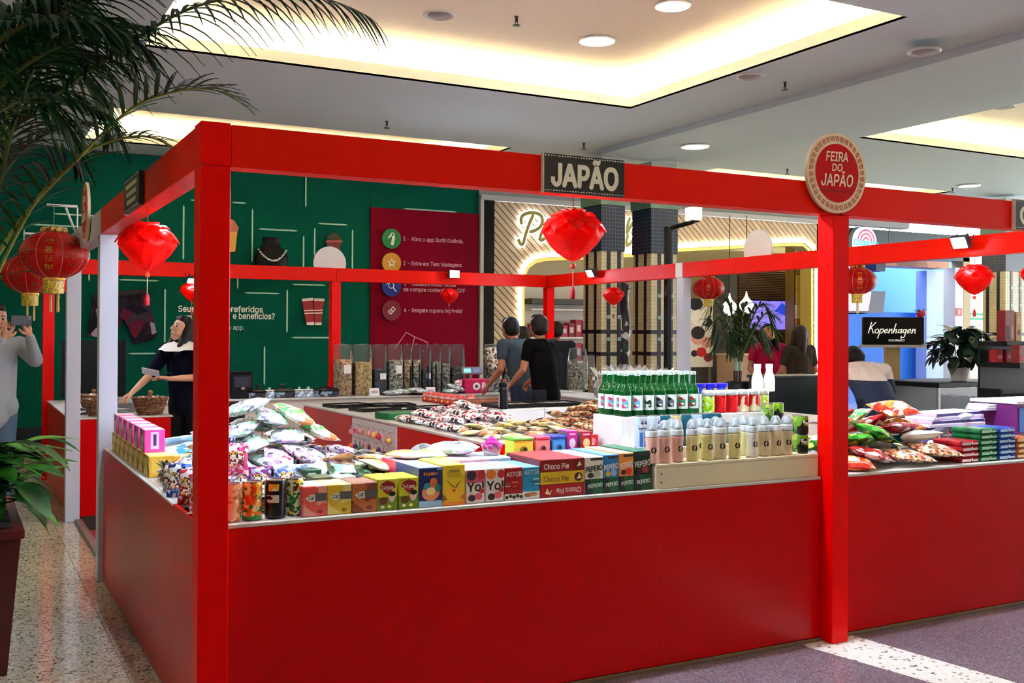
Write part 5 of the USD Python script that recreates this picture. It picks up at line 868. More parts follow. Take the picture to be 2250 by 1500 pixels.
# ================================================================== ENTRANCE COUNTER AND BACK COUNTER
WICK = mottle([(96, 56, 28), (130, 80, 40), (70, 40, 22), (150, 98, 56)], 60, .6, bump=.6)
def mk_basket(loc, rz, label, group, rx, ry, s):
    t = thing('wicker_basket', label, 'basket', loc, rz, group, s=s); n = 9
    for k in range(n):
        z0, z1 = .012+k*.128/n, .012+(k+1)*.128/n-.002; r0 = .105+.045*k/n; a = np.arange(25)*2*PI/24
        part(t, 'woven_ring', lathe([(r0-.006, z0), (r0+.002, z0), (r0+.006, (z0+z1)/2), (r0+.004, z1), (r0-.006, z1)], 26, False), WICK, smooth=40)
    part(t, 'base', lathe([(0, 0), (.1, 0), (.105, .011), (0, .011)], 24), WICK); part(t, 'rim', lathe([(.143, .138), (.152, .138), (.158, .145), (.152, .153), (.143, .15)], 28, False), WICK, smooth=True)
    r = random.Random(7); part(t, 'wrapped_sweets', J(*[T(trimesh.creation.icosphere(1, r.uniform(.014, .022)), (q*math.cos(a), q*math.sin(a), .11+r.uniform(0, .035))) for q, a in [(.12*math.sqrt(r.random()), r.uniform(0, 6.28)) for _ in range(46)]]), C((214, 200, 170), (110, 70, 44), (240, 232, 214), (150, 110, 70), sc=30), kind='stuff', smooth=True)
    part(t, 'scoop_handle', lathe([(.014, .13), (.012, .17), (.02, .182), (.022, .2), (.012, .207), (0, .208)], 12), mat((150, 96, 54), .5), smooth=True); return t
bk = Kind(mk_basket); bk((.70, 5.585, HC+.0005), .2, 'round wicker basket of sweets nearest the woman on the entrance counter', 'wicker baskets'); bk((.3, 5.62, HC+.0005), .9, 'round wicker basket behind the white entrance posts', 'wicker baskets', s=.95); bk((.33, 6.4, HC+.0005), 2, 'round wicker basket farther back on the entrance counter', 'wicker baskets', s=.9)
def mk_tray(loc, rz, label, group, rx, ry, s):
    t = thing('metal_tray', label, 'tray', loc, rz, group, s=s); m_ = mat((170, 172, 176), .3, metal=.8); part(t, 'bottom', box(-.15, -.11, 0, .15, .11, .004), m_)
    for a in ((-.15, -.11, .15, -.104), (-.15, .104, .15, .11), (-.15, -.1035, -.144, .1035), (.144, -.1035, .15, .1035)): part(t, 'side', box(a[0], a[1], .0041, a[2], a[3], .075), m_)
    part(t, 'glass_lid', rbox(-.13, -.09, .02, .13, .09, .07, .006), mat((110, 112, 108), .4)); return t
tr = Kind(mk_tray); tr((.6, 6.05, HC+.0005), .1, 'grey metal tray on the entrance counter, right of the white papers', 'metal trays'); tr((.62, 6.9, HC+.0005), -.1, 'grey metal tray at the far end of the entrance counter', 'metal trays')
pile([P_FLAT2], [(x, y, HC+.001+.013*L, rz+.2*L) for L in range(4) for x, y, rz in ((.45, 5.8, .2), (.32, 6.0, 1.0), (.5, 6.2, .4), (.2, 5.9, .1))], 'the entrance papers', 'white paper packets', 28)
bb = thing('screen_board', 'large black upright board behind the two white entrance posts', 'panel'); a, b = at_y(136, 748, 7.68), at_y(277, 748, 7.68)
part(bb, 'panel', rbox(a[0], 7.66, HC+.03, b[0], 7.7, a[2], .004), mat((3, 3, 4), .35, spec=.2)); part(bb, 'foot', box(a[0]+.1, 7.6, HC+.0005, b[0]-.1, 7.74, HC+.0295), BLK); part(bb, 'status_light', box(a[0]+.42, 7.658, HC+.24, a[0]+.52, 7.6598, HC+.255), mat((40, 180, 150), .4, emit=.6))  # teal glint on the black face, painted as a small glowing strip
def mk_pot(loc, rz, label, group, rx, ry, s):
    t = thing('casserole_pot', label, 'pot', loc, rz, group, s=s); d = mat((7, 10, 18), .25, spec=.3)
    part(t, 'glass_base', lathe([(.12, 0), (.135, .005), (.14, .06), (.136, .062)], 28), C((60, 90, 120), (150, 180, 206), (30, 50, 76), (90, 60, 50), sc=22), smooth=40); part(t, 'lid', lathe([(.142, .0625), (.155, .07), (.15, .08), (.09, .098), (.03, .104), (0, .104)], 28), d, smooth=50); part(t, 'knob', lathe([(.012, .1045), (.01, .12), (.022, .13), (.024, .14), (.012, .148), (0, .148)], 16), mat((60, 40, 30), .4), smooth=True)
    for s_ in (-1, 1): part(t, 'handle', T(tube([(.13, -.03, .055), (.168, -.03, .06), (.168, .03, .06), (.13, .03, .055)], .007, 6), (0, 0, 0), rz=0 if s_ > 0 else PI), d)
    return t
pot = Kind(mk_pot)
for i, px_ in enumerate((564, 620, 716)): p = at_y(px_, 862, 7.5); pot((p[0], 7.48, HC+.0005), .3*i, f'dark lidded casserole on the back counter, {("left", "middle", "right")[i]} of three', 'dark casseroles')
ck = thing('coffee_machine', 'black appliance on the back counter just right of the corner post', 'appliance', (at_y(527, 850, 7.5)[0], 7.4, HC+.0005)); part(ck, 'body', rbox(-.12, 0, 0, .12, .3, .27, .01), mat((5, 6, 12), .3, spec=.25)); part(ck, 'front_panel', rbox(-.09, -.012, .12, .09, -.0005, .24, .004), mat((30, 34, 56), .3)); part(ck, 'spout', box(-.02, -.05, .1, .02, -.0125, .125), CHROME); part(ck, 'top_lid', rbox(-.11, .02, .2705, .11, .28, .29, .005), BLK)
def mk_gj(loc, rz, label, group, rx, ry, s):
    t = thing('glass_jar', label, 'jar', loc, rz, group, s=s); part(t, 'jar', lathe([(.05, 0), (.055, .004), (.056, .06), (.045, .075)], 20), C((150, 176, 206), (206, 222, 236), (90, 120, 150), (236, 240, 244), sc=30), smooth=40); part(t, 'lid', lathe([(.05, .0755), (.056, .08), (.05, .09), (.012, .094), (.012, .105), (.018, .113), (0, .117)], 20), mat((206, 206, 200), .4), smooth=40); return t
gj = Kind(mk_gj)
for i, px_ in enumerate((590, 655, 675)): gj((at_y(px_, 862, 7.42)[0], 7.38, HC+.0005), 0, f'low glass jar between the casseroles, {("left", "middle", "right")[i]} of three', 'glass jars on the back counter')
# large clear bags of nuts and cereals
FILMC = clear_film((226, 238, 242), .06, 1.32, .03)
def nut_bag(px0, px1, ytop, fill, cols, desc, Y=7.5, lab=True, sc=60):
    x0, x1 = at_y(px0, 800, Y)[0], at_y(px1, 800, Y)[0]; xm = (x0+x1)/2; w = (x1-x0)*.97; ztop_ = at_y((px0+px1)/2, ytop, Y)[2]; zf = at_y((px0+px1)/2, fill, Y)[2]; h = ztop_-HC
    t = thing('clear_bag', desc, 'bag', (xm, Y, HC+.0006), 0, 'tall clear bags on the back counter'); d = min(.24, w*.9); rr = np.random.RandomState(px0)
    hf = zf-HC; n = 24; a = np.arange(n)*2*PI/n; ring = np.sign(np.cos(a))*np.abs(np.cos(a))**.55*w/2, np.sign(np.sin(a))*np.abs(np.sin(a))**.55*d/2
    def tower(zs, sx, sy, jit=.0):
        v = []; f = []
        for z, p_, q_ in zip(zs, sx, sy): v += [[X*p_*(1+jit*rr.uniform(-1, 1)), Yy*q_*(1+jit*rr.uniform(-1, 1)), z] for X, Yy in zip(*ring)]
        for i in range(len(zs)-1):
            for j in range(n): k = (j+1) % n; f += [[i*n+j, i*n+k, (i+1)*n+k], [i*n+j, (i+1)*n+k, (i+1)*n+j]]
        c = len(v); v += [[0, 0, zs[0]], [0, 0, zs[-1]+(.012 if jit else 0)]]; L = (len(zs)-1)*n
        for j in range(n): k = (j+1) % n; f += [[c, k, j], [c+1, L+j, L+k]]
        return TM(v, f)
    part(t, 'contents', tower(np.linspace(.004, hf, 7), [.93, .95, .96, .95, .95, .94, .9], [.9, .96, .97, .96, .95, .93, .85], .03), mottle(cols, sc, .6, bump=.7, dist=.3), kind='stuff', smooth=50)
    part(t, 'film', tower(np.linspace(0.001, h, 9), [.96, .98, .99, .985, .98, .98, .98, .97, .98], np.linspace(1, .98, 5).tolist()+np.linspace(.9, .25, 4).tolist(), .025), FILMC, 'clear plastic film', smooth=60)
    if lab: part(t, 'price_label', rbox(-w*.1, -d/2-.006, hf*.62, w*.32, -d/2-.003, hf*.86, .001), mat((236, 234, 230), .5))
NT = [(186, 130, 86), (216, 170, 120), (146, 96, 60), (230, 196, 150)]; NG = [(214, 160, 86), (234, 190, 112), (184, 128, 60), (244, 216, 150)]; ND = [(44, 36, 46), (70, 62, 74), (30, 26, 34), (110, 104, 116)]; NX = [(150, 126, 100), (206, 190, 160), (96, 70, 50), (226, 216, 200)]
for px0, px1, fill, cols, desc, lb in ((734, 773, 790, NT, 'clear bag of brown nuts, first of the row on the back counter', 1), (774, 816, 796, NG, 'clear bag of golden flakes, second of the row on the back counter', 0), (817, 849, 812, ND, 'clear bag of dark seeds with white label, third of the row', 1), (850, 884, 792, NX, 'clear bag of pale nuts with white label, fourth of the row', 1), (885, 904, 792, NT, 'narrow clear bag of brown nuts, fifth of the row', 0), (905, 924, 792, NX, 'narrow clear bag of mixed pale nuts, sixth of the row', 0), (925, 946, 812, ND, 'clear bag of dark seeds, seventh of the row', 1), (947, 968, 796, NX, 'narrow clear bag of cream nuts, eighth of the row', 0), (969, 988, 800, NX, 'narrow clear bag of beige nuts, ninth of the row', 0), (989, 1020, 806, [(60, 52, 40), (120, 104, 80), (40, 34, 30), (170, 156, 130)], 'clear bag of dark mixed pieces, last of the row', 0)):
    nut_bag(px0, px1, 757, fill, cols, desc, lab=lb)
NP = [(120, 90, 64), (226, 214, 196), (70, 50, 40), (190, 170, 146), (240, 236, 226)]
nut_bag(1065, 1101, 757, 764, NP, 'full clear bag of speckled nuts left of the man in grey', sc=45, lab=0); nut_bag(1103, 1141, 757, 764, NP, 'full clear bag of speckled nuts touching the man in grey', sc=45, lab=1)
nut_bag(1250, 1288, 765, 800, NX, 'clear bag of cream nuts right of the man in black', Y=7.5, lab=0); nut_bag(1290, 1306, 780, 822, NT, 'small clear bag of brown nuts right of the man in black', Y=7.45, lab=1)
CEL = clear_film((236, 242, 246), .12, 1.7, .16)
for i, (px_, w, h) in enumerate(((1318, .16, .3), (1350, .2, .34), (1385, .2, .36), (1420, .2, .36), (1448, .18, .34))):
    p = at_x(px_, 830, 5.62); r = np.random.RandomState(i); t = thing('cellophane_bag', f'gathered clear cellophane bag on the right counter, {ORD[i]} from the left', 'bag', (5.64, p[1] if p[1] < 6.8 else 6.8-.01*i, HC+.0006), .4*i, 'cellophane bags')
    n = 40; a = np.arange(n)*2*PI/n; v = []; f = []; prof = [(0, .7), (.12*h, 1.0), (.4*h, 1.05), (.6*h, .75), (.72*h, .55), (.85*h, .8), (h, 1.25)]
    for k, (z, s) in enumerate(prof): v += [[w/2*s*(1+(.05+.045*k)*math.sin(7*q+1.3*k)+.03*r.uniform(-1, 1))*math.cos(q), w/2*s*(1+(.05+.045*k)*math.sin(7*q+1.3*k))*math.sin(q), z+(.04*r.uniform(-1, 1) if k == 6 else 0)] for q in a]
    for k in range(len(prof)-1):
        for j in range(n): m_ = (j+1) % n; f += [[k*n+j, k*n+m_, (k+1)*n+m_], [k*n+j, (k+1)*n+m_, (k+1)*n+j]]
    part(t, 'cellophane', TM(v, f), CEL, smooth=70); part(t, 'filling', lathe([(.02, .002), (w*.42, .01), (w*.45, .3*h), (w*.3, .42*h), (0, .45*h)], 16), C((206, 190, 170), (236, 230, 220), (170, 120, 90), sc=40), kind='stuff', smooth=50); part(t, 'tie', lathe([(w*.28, .7*h), (w*.3, .715*h), (w*.28, .73*h)], 16, False), mat((206, 40, 50), .5))
# ================================================================== ISLAND COUNTER
pg_ = thing('pegboard', 'white pegboard set into the island side, hung with trinkets', 'pegboard'); part(pg_, 'board', rbox(2.292, 3.822, .14, 2.304, 4.896, HC-.025, .002), WHITE); part(pg_, 'edge_strip', rbox(2.2765, 3.82, .12, 2.2915, 3.86, HC-.022, .002), mat((214, 218, 222), .4))
rk = random.Random(12); KC = [(226, 40, 90), (30, 110, 70), (30, 60, 140), (236, 150, 170), (120, 190, 210), (240, 200, 90), (80, 40, 110), (226, 226, 226), (20, 30, 40), (60, 150, 120), (196, 30, 40), (240, 130, 60)]
rown = ['top', 'second', 'third', 'fourth', 'bottom']
for j in range(5):
    for i in range(9):
        y = 4.80-i*.112; z = .755-j*.115; part(pg_, 'hook', tube([(2.2915, y, z), (2.25, y, z), (2.247, y, z+.01)], .002, 5), CHROME)
        c1, c2 = (rk.choice(KC[:1]+KC[3:4]+KC[5:6]) if j == 0 else rk.choice(KC)), rk.choice(KC)
        t = thing('keychain', f'dangling trinket, {ORD[i]} from the left in the {rown[j]} pegboard row', 'keychain', (2.252, y, z-.006), rk.uniform(-.2, .2), 'trinkets on the pegboard')
        part(t, 'ring', T(trimesh.creation.torus(.008, .0014, 10, 6), (0, 0, -.006), ry=PI/2, rz=PI/2), CHROME)
        sh_ = rk.randrange(3); hh = rk.uniform(.045, .07)
        if sh_ == 0: part(t, 'charm', T(lathe([(.004, 0), (.018, .012), (.022, .03), (.014, .048), (.006, .056)], 10), (0, 0, -.016-.056)), mat(c1, .4), smooth=True); part(t, 'charm_face', T(trimesh.creation.icosphere(1, .012), (-.012, 0, -.05)), mat(c2, .4), smooth=True)
        elif sh_ == 1: part(t, 'charm', rbox(-.008, -.022, -.016-hh, .008, .022, -.016, .006), mat(c1, .4)); part(t, 'charm_face', rbox(-.0105, -.014, -.01-hh*.8, -.0081, .014, -.024, .001), mat(c2, .4))
        else: part(t, 'strap', rbox(-.002, -.008, -.016-hh*.5, .002, .008, -.014, .001), mat(c2, .5)); part(t, 'charm', T(trimesh.creation.icosphere(2, .022), (0, 0, -.016-hh*.5-.02), s=1), mat(c1, .4), smooth=True)
pile([B_CANDY], mound(2.38, 2.9, 2.95, 4.1, HC+.001, 6, 4, 1, .045, 31)+mound(2.44, 2.84, 3.1, 3.9, HC+.001, 4, 3, 1, .045, 32), 'the candy heap', 'white candy bags on the island', 31)
pile([B_YEL, B_BROWN, B_YEL], mound(2.36, 3.0, 2.36, 2.92, HC+.001, 4, 5, 1, .035, 33), 'the yellow wrappers', 'yellow wrappers on the island', 33)
pile([B_BROWN, B_BROWN, B_NUT], mound(2.98, 3.8, 2.4, 3.0, HC+.001, 4, 6, 1, .04, 35), 'the brown wrappers', 'brown wrappers on the island', 35)
for i, (x0, x1, lab) in enumerate(((2.9, 3.27, 'white box left of its twin under the black trays'), (3.275, 3.68, 'white box right of its twin under the black trays'))):
    t = thing('white_box', lab, 'display box', (0, 0, 0), 0, 'white boxes on the island'); part(t, 'box', rbox(x0, 3.19, HC+.0006, x1, 3.75, .965, .003), WHITE); part(t, 'edge', rbox(x0+.003, 3.186, .955, x1-.003, 3.1895, .964, .001), mat((240, 240, 238), .4))
bt = mat((5, 5, 6), .3, spec=.3)
def mk_btray(loc, rz, label, group, rx, ry, s):
    t = thing('black_tray', label, 'tray', loc, rz, group, s=s); part(t, 'base', rbox(-.2, -.14, 0, .2, .14, .012, .003), bt)
    for a in ((-.2, -.14, .2, -.13), (-.2, .13, .2, .14), (-.2, -.1295, -.19, .1295), (.19, -.1295, .2, .1295)): part(t, 'rim', box(a[0], a[1], .0121, a[2], a[3], .032), bt)
    for i in range(5): part(t, 'insert', rbox(-.17+i*.07, -.11, .0122, -.115+i*.07, .11, .024, .002), mat(((90, 92, 94), (60, 60, 64), (150, 150, 150), (50, 40, 40), (110, 106, 100))[i], .4))
    return t
bty = Kind(mk_btray)
for x, y, z, rz, lab in ((3.1, 3.42, .9656, .05, 'black tray on the white boxes, left, behind the flask'), (3.48, 3.42, .9656, -.03, 'black tray on the white boxes, right, before the man in black'), (2.55, 5.75, HC+.0006, .2, 'black tray at the far left end of the island'), (2.95, 5.6, HC+.0006, -.1, 'black tray at the far end of the island, second'), (2.62, 5.2, HC+.0006, .15, 'black tray on the island above the far red panel'), (3.15, 5.1, HC+.0006, .0, 'black tray on the island before the row of red dolls'), (2.7, 4.72, HC+.0006, .1, 'black tray on the island above the pegboard'), (3.25, 4.5, HC+.0006, .05, 'black tray in the middle of the island')): bty((x, y, z), rz, lab, 'black trays on the island')
th = thing('vacuum_flask', 'slim black flask with a reddish cap standing before the black trays', 'flask', (2.93, 3.235, .966)); part(th, 'body', lathe([(.034, 0), (.036, .004), (.036, .15), (.03, .17), (.036, .175), (.036, .2), (.03, .205)], 22), mat((8, 12, 20), .3, spec=.3), smooth=40); part(th, 'cap', lathe([(.02, .2055), (.022, .21), (.02, .23), (0, .232)], 16), mat((110, 30, 36), .4), smooth=40); part(th, 'side_strip', box(-.037, -.01, .02, -.0362, .01, .13), mat((170, 176, 180), .4))
gl = thing('green_folder', 'dark green box lid lying behind the white candy heap', 'box lid', (2.47, 4.3, HC+.0006), .2); part(gl, 'lid', rbox(-.14, -.11, 0, .14, .11, .055, .004), mat((14, 112, 60), .4)); part(gl, 'lettering', text('ofertas', .02, .001, True, at=(.04, -.1108, .03)) if False else box(.0, -.1112, .02, .09, -.1102, .035), mat((190, 226, 200), .4))
for x, y, c, lab in ((2.52, 4.55, (30, 110, 200), 'blue cloth purse on the island edge above the pegboard'), (2.7, 4.42, (190, 20, 60), 'crimson cloth purse beside the blue one on the island')):
    t = thing('cloth_purse', lab, 'purse', (x, y, HC+.0006), .3); part(t, 'pouch', bagmesh(.16, .2, .04, 5), mat(c, .7), smooth=True); part(t, 'zip', T(box(-.07, -.003, .0, .07, .003, .006), (0, .06, .036)), CHROME)
def mk_doll(loc, rz, label, group, rx, ry, s):
    t = thing('red_doll', label, 'figurine', loc, rz, group, s=s); part(t, 'body', lathe([(.03, 0), (.036, .01), (.034, .035), (.022, .055), (.0, .06)], 14), mat((200, 30, 36), .4), smooth=True); part(t, 'head', T(trimesh.creation.icosphere(2, .026), (0, 0, .07)), mat((240, 190, 180), .5), smooth=True); part(t, 'hood', T(lathe([(.027, .0), (.028, .012), (.018, .028), (0, .034)], 14), (0, .004, .072)), mat((226, 90, 90), .5), smooth=True); part(t, 'bib', T(trimesh.creation.icosphere(1, .016), (0, -.026, .03)), mat((240, 206, 110), .5), smooth=True); return t
doll = Kind(mk_doll)
for i in range(16): doll((3.56+.01*(i % 2), 6.22-i*.073, HC+.0006), -.5, f'small red hooded figurine, {ORD[i]} from the far end of its row on the island', 'red figurines on the island', s=.95 if i < 15 else 1.3)
for i in range(9): doll((3.66, 6.2-i*.09, HC+.0006), -.4, f'small red hooded figurine in the back row, {ORD[i]} from the far end', 'red figurines on the island', s=.95)
wc = thing('wooden_crate', 'shallow reddish wooden crate beside the red figurines', 'crate', (3.4, 4.86, HC+.0006), .0)
for a in ((-.02, -.02, .44, 0), (-.02, .22, .44, .24), (-.02, .0005, 0, .2195), (.42, .0005, .44, .2195)): part(wc, 'side_board', box(a[0], a[1], 0, a[2], a[3], .09), mat((140, 70, 40), .5))
part(wc, 'bottom_board', box(0, .0005, 0, .4195, .2195, .01), mat((110, 54, 30), .5)); part(wc, 'contents', bagmesh(.38, .2, .07, 3), C((206, 190, 176), (120, 110, 110), (236, 230, 224), sc=30), kind='stuff', smooth=True) if False else part(wc, 'contents', T(bagmesh(.36, .19, .07, 3), (.21, .11, .011)), C((206, 190, 176), (120, 110, 110), (236, 230, 224), sc=30), kind='stuff', smooth=True)
sc2 = thing('pricing_scale', 'pink decorated counter scale with a tilted grey display', 'scale', (at_y(1052, 850, 7.2)[0], 7.3, HC+.0006)); part(sc2, 'body', rbox(-.15, -.04, 0, .15, .2, .17, .012), mat((206, 20, 90), .4)); part(sc2, 'display_arm', box(-.02, .12, .1705, .02, .16, .25), CHROME); part(sc2, 'display', T(rbox(-.14, -.02, -.045, .14, .02, .045, .006), (0, .1, .265), rx=-.3), mat((120, 124, 132), .4)); part(sc2, 'screen', T(box(-.11, -.0215, -.025, -.02, -.0205, .022), (0, .1, .265), rx=-.3), mat((80, 206, 190), .4, emit=.8)); part(sc2, 'keys', T(box(.01, -.0215, -.025, .11, -.0205, .022), (0, .1, .265), rx=-.3), mat((130, 150, 206), .4)); part(sc2, 'flower_sticker', onface(('e', 0, .085, .05, .045, 0), 1, 1, -.0402)[0], mat((240, 238, 236), .5)); part(sc2, 'sticker', onface(('r', .07, .03, .12, .13, 0), 1, 1, -.0402)[0], mat((244, 226, 234), .5)); part(sc2, 'flower_heart', onface(('e', 0, .085, .02, .02, 0), 1, 1, -.0415)[0], mat((40, 60, 60), .5))
stand(U5, at_y(1021, 850, 7.1)[0], 7.29, HC+.03, 0, 'hot pink pouch leaning beside the pink scale', None)
bsd = thing('black_rod_stand', 'black stand of upright rods before the clear bags', 'stand', (at_y(935, 860, 7.29)[0], 7.33, HC+.0006)); part(bsd, 'base', rbox(-.2, -.05, 0, .24, .03, .02, .004), BLK)
for i, x in enumerate((-.17, -.06, .05, .15, .22)): part(bsd, 'rod', tube([(x, 0, .0205), (x, 0, .33+.02*(i % 2))], .011, 8), BLK)
for i, (px_, yy) in enumerate(((824, 7.29), (948, 7.26))):
    t = thing('price_card', f'white tent price card before the clear bags, {("left", "right")[i]}', 'card', (at_y(px_, 850, yy)[0], yy, HC+.0006), .1); part(t, 'front_leaf', T(box(-.06, -.001, 0, .06, .001, .09), (0, 0, 0), rx=-.25), mat((240, 240, 238), .5)); part(t, 'back_leaf', T(box(-.06, -.001, 0, .06, .001, .09), (0, .046, 0), rx=.25), mat((230, 230, 230), .5)); part(t, 'print', T(box(-.04, -.0024, .03, .04, -.0013, .06), (0, 0, 0), rx=-.25), mat((190, 150, 170), .5))
pile([B_WHITE], [(at_y(p, 850, 7.3)[0], 7.3, HC+.001, .2+i, 0) for i, p in enumerate((862, 884, 905, 985, 1000))], 'the back counter', 'white bags on the back counter', 36)
# ================================================================== RIGHT PART OF THE FRONT COUNTER
hm = pile([B_RED, B_GREEN2, B_ORANGE, B_NUT, B_BLUE, B_YEL, B_AMBER, B_WHITE], mound(3.34, 4.16, .36, .6, Z0, 2, 5, 1, .05, 41, j=.03), 'the bright heap', 'bright snack bags right of the post', 42)
for x, y, rz, k, lab in ((3.42, .2, .9, B_ORANGE, 'orange and red bag at the counter edge right of the post'), (3.58, .2, -1.2, B_RED, 'red bag lying at the counter edge beside the orange bag'), (3.85, .2, 1.4, B_NUT, 'clear bag of brown pieces at the counter edge'), (4.08, .21, 1.3, B_NUT, 'clear bag of brown pieces at the edge before the teal-ended bag'), (3.6, .3, 2.2, B_GREEN2, 'glossy leaf-green bag sloping over the heap near the post'), (3.74, .32, 1.9, B_GREEN2, 'glossy leaf-green bag sloping over the heap, farther right'), (3.4, .36, .5, B_GREEN2, 'leaf-green bag with a raised corner beside the post'), (4.06, .3, 1.5, B_BLUE, 'white bag with teal end on the right flank of the heap'), (3.95, .36, 1.5, B_RED, 'red bag on the right flank above the teal-ended bag'), (4.08, .42, 1.6, B_AMBER, 'amber and white bag draped over the right flank'), (3.84, .45, 1.3, B_RED, 'red bag crowning the bright heap'), (3.68, .42, 1.7, B_GREEN, 'white and green bag on the bright heap, left of the crowning red bag'), (3.86, .3, 1.6, B_ORANGE, 'orange and red bag high on the front slope'), (3.5, .36, 2.6, B_RED, 'red bag on the left front slope')):
    z, rx, ry = hm.rest(k.dims, x, y, rz, 1); k((x, y, z), rz, lab, 'bright snack bags right of the post', rx=rx, ry=ry)
PKM = {}
def pack_kind(c1, c2, desc):
    def mk(loc, rz, label, group, rx, ry, s):
        t = thing('biscuit_pack', label, 'biscuit pack', loc, rz, group); w, d, h = .15, .2, .03; b_ = rbox(-w/2, 0, 0, w/2, d, h, .008); part(t, 'wrapper', b_, C(c1, tuple(int(q*.8) for q in c1), c1, sc=30), smooth=30); part(t, 'print', onface(('r', .08, .2, .55, .7, 0), w, h, 0)[0].apply_translation((-w/2, -.0002, 0)), mat(c2, .4)); part(t, 'print', onface(('p', [(.6, .15), (.66, .85), (.7, .4), (.9, .6), (.9, .2)]), w, h, 0)[0].apply_translation((-w/2, -.0002, 0)) if False else onface(('r', .62, .25, .92, .6, 0), w, h, 0)[0].apply_translation((-w/2, -.0002, 0)), mat(c2, .4)); part(t, 'print', onface(('e', .6, .6, .03, .3, 0), w, h, 0)[0].apply_translation((-w/2, -.0003, 0)), mat((240, 240, 236), .4)); return t
    k = Kind(mk); k.desc = desc; return k
for kx, (c1, c2, desc, n, x) in enumerate((((176, 16, 34), (236, 214, 214), 'red and white biscuit pack', 4, 4.288), ((16, 110, 60), (150, 216, 180), 'green biscuit pack', 6, 4.446), ((24, 80, 180), (170, 210, 244), 'blue biscuit pack', 6, 4.606), ((206, 110, 50), (240, 214, 160), 'orange biscuit pack', 4, 4.765))):
    k = pack_kind(c1, c2, desc)
    for i in range(n): k((x+.003*((i*5) % 3-1), .125, Z0+i*.0312), .03*((i*7) % 3-1), f'{desc}, {ORD[i]} from the bottom of its stack', 'biscuit packs right of the bright heap')
pile([B_NAVY, B_WHITE, B_NAVY], mound(4.28, 4.84, .44, .56, Z0, 1, 4, 3, .05, 47), 'the lilac heap', 'navy and lilac bags', 43)
for i in range(4): carton('flat_box', f'lilac flat box lying behind the heap, {ORD[i]} from the bottom', 'box', (4.3+.02*i, .42, 1.0+i*.021), .5, .2, .02, (206, 180, 226) if i % 2 else (236, 226, 240), [('r', .02, .15, .98, .85, (220, 200, 236) if i % 2 == 0 else (40, 34, 110))], rz=.04*i, group='lilac flat boxes')
pb = thing('box_tower', 'purple framed box on the right end of the counter holding blue cartons', 'box'); part(pb, 'shell', rbox(4.93, .3, Z0, 5.5, .62, 1.13, .003), mat((110, 30, 110), .4)); part(pb, 'white_top', rbox(4.92, .29, 1.1305, 5.51, .63, 1.15, .003), WHITE)
for i in range(3): part(pb, 'compartment_front', rbox(4.95+.18*i, .2935, .96, 5.11+.18*i, .2995, 1.11, .002), mat(((60, 120, 206), (206, 120, 100), (30, 110, 70))[i], .4))
for i in range(3): carton('book', ('lilac magazine at the bottom of the pile before the glass case', 'white magazine in the middle of the pile before the glass case', 'white magazine on top of the pile before the glass case')[i], 'magazine', (4.83+.01*i, .44, 1.0845+i*.013), .1, .15, .012, ((206, 200, 220), (236, 236, 238), (226, 230, 236))[i], group='magazines')
# ================================================================== SIGNS ON THE FRAME
SIGNB = mat((22, 25, 28), .45); SIGNW = mat((226, 224, 214), .5)
def beam_sign(name, label, x0, x1, z0, z1, word, xc, wpx, face):
    t = thing(name, label, 'sign'); o = .02; L = x1-x0
    bd = rbox(x0, -.02, z0, x1, .0035, z1, .001); fr = box(x0-.004, -.0195, z0-.004, x0-.0003, .0035, z1+.004)
    pr = []; rr = random.Random(3)
    for zz in (z1-.008, z0+.008):
        for i in range(30):
            u = x0+.008+(L-.016)*i/29; pr.append(box(u-.004, -.0212, zz-.0035*rr.uniform(.3, 1), u+.003, -.0202, zz+.0035*rr.uniform(.3, 1)))
    txt = text(word, .092 if face == '-y' else .04, .0015, True, at=(xc, -.0202, (z0+z1)/2-.006)) if word else None
    if txt is not None and face == '-y': txt = J(*[T(txt, (dx, -.0002*i, dz)) for i, (dx, dz) in enumerate(((-.004, .002), (.004, .002), (0, -.003)))])
    if txt is not None and wpx: tw = txt.bounds[1][0]-txt.bounds[0][0]; txt.vertices[:, 0] = xc+(txt.vertices[:, 0]-xc)*wpx/tw
    rot = (lambda m_: m_) if face == '-y' else (lambda m_: T(m_, rz=-PI/2))
    part(t, 'board', rot(bd), SIGNB); part(t, 'pale_edge', rot(fr), SIGNW); part(t, 'ornament_border', rot(J(*pr)), SIGNW, kind='stuff')
    if txt is not None: part(t, 'lettering', rot(txt), SIGNW)
    return t, rot
beam_sign('country_sign', 'black sign with bold white JAPÃO lettering on the front beam', 1.42, 1.829, 2.152, 2.316, 'JAPÃO', 1.624, .345, '-y')
beam_sign('country_sign', 'black sign cut by the right picture edge, its first letter a white C', 4.477, 4.89, 2.152, 2.316, 'C', 4.555, 0, '-y')
t, rot = beam_sign('country_sign', 'black sign seen edge-on on the left side beam', -1.82, -1.33, 2.152, 2.316, None, 0, 0, '-x')
part(t, 'pale_bars', rot(J(*[box(-1.76+.02*k, -.0212, z, -1.40-.015*k, -.0202, z+.022) for k, z in enumerate((2.265, 2.225, 2.185))])), SIGNW, kind='stuff')
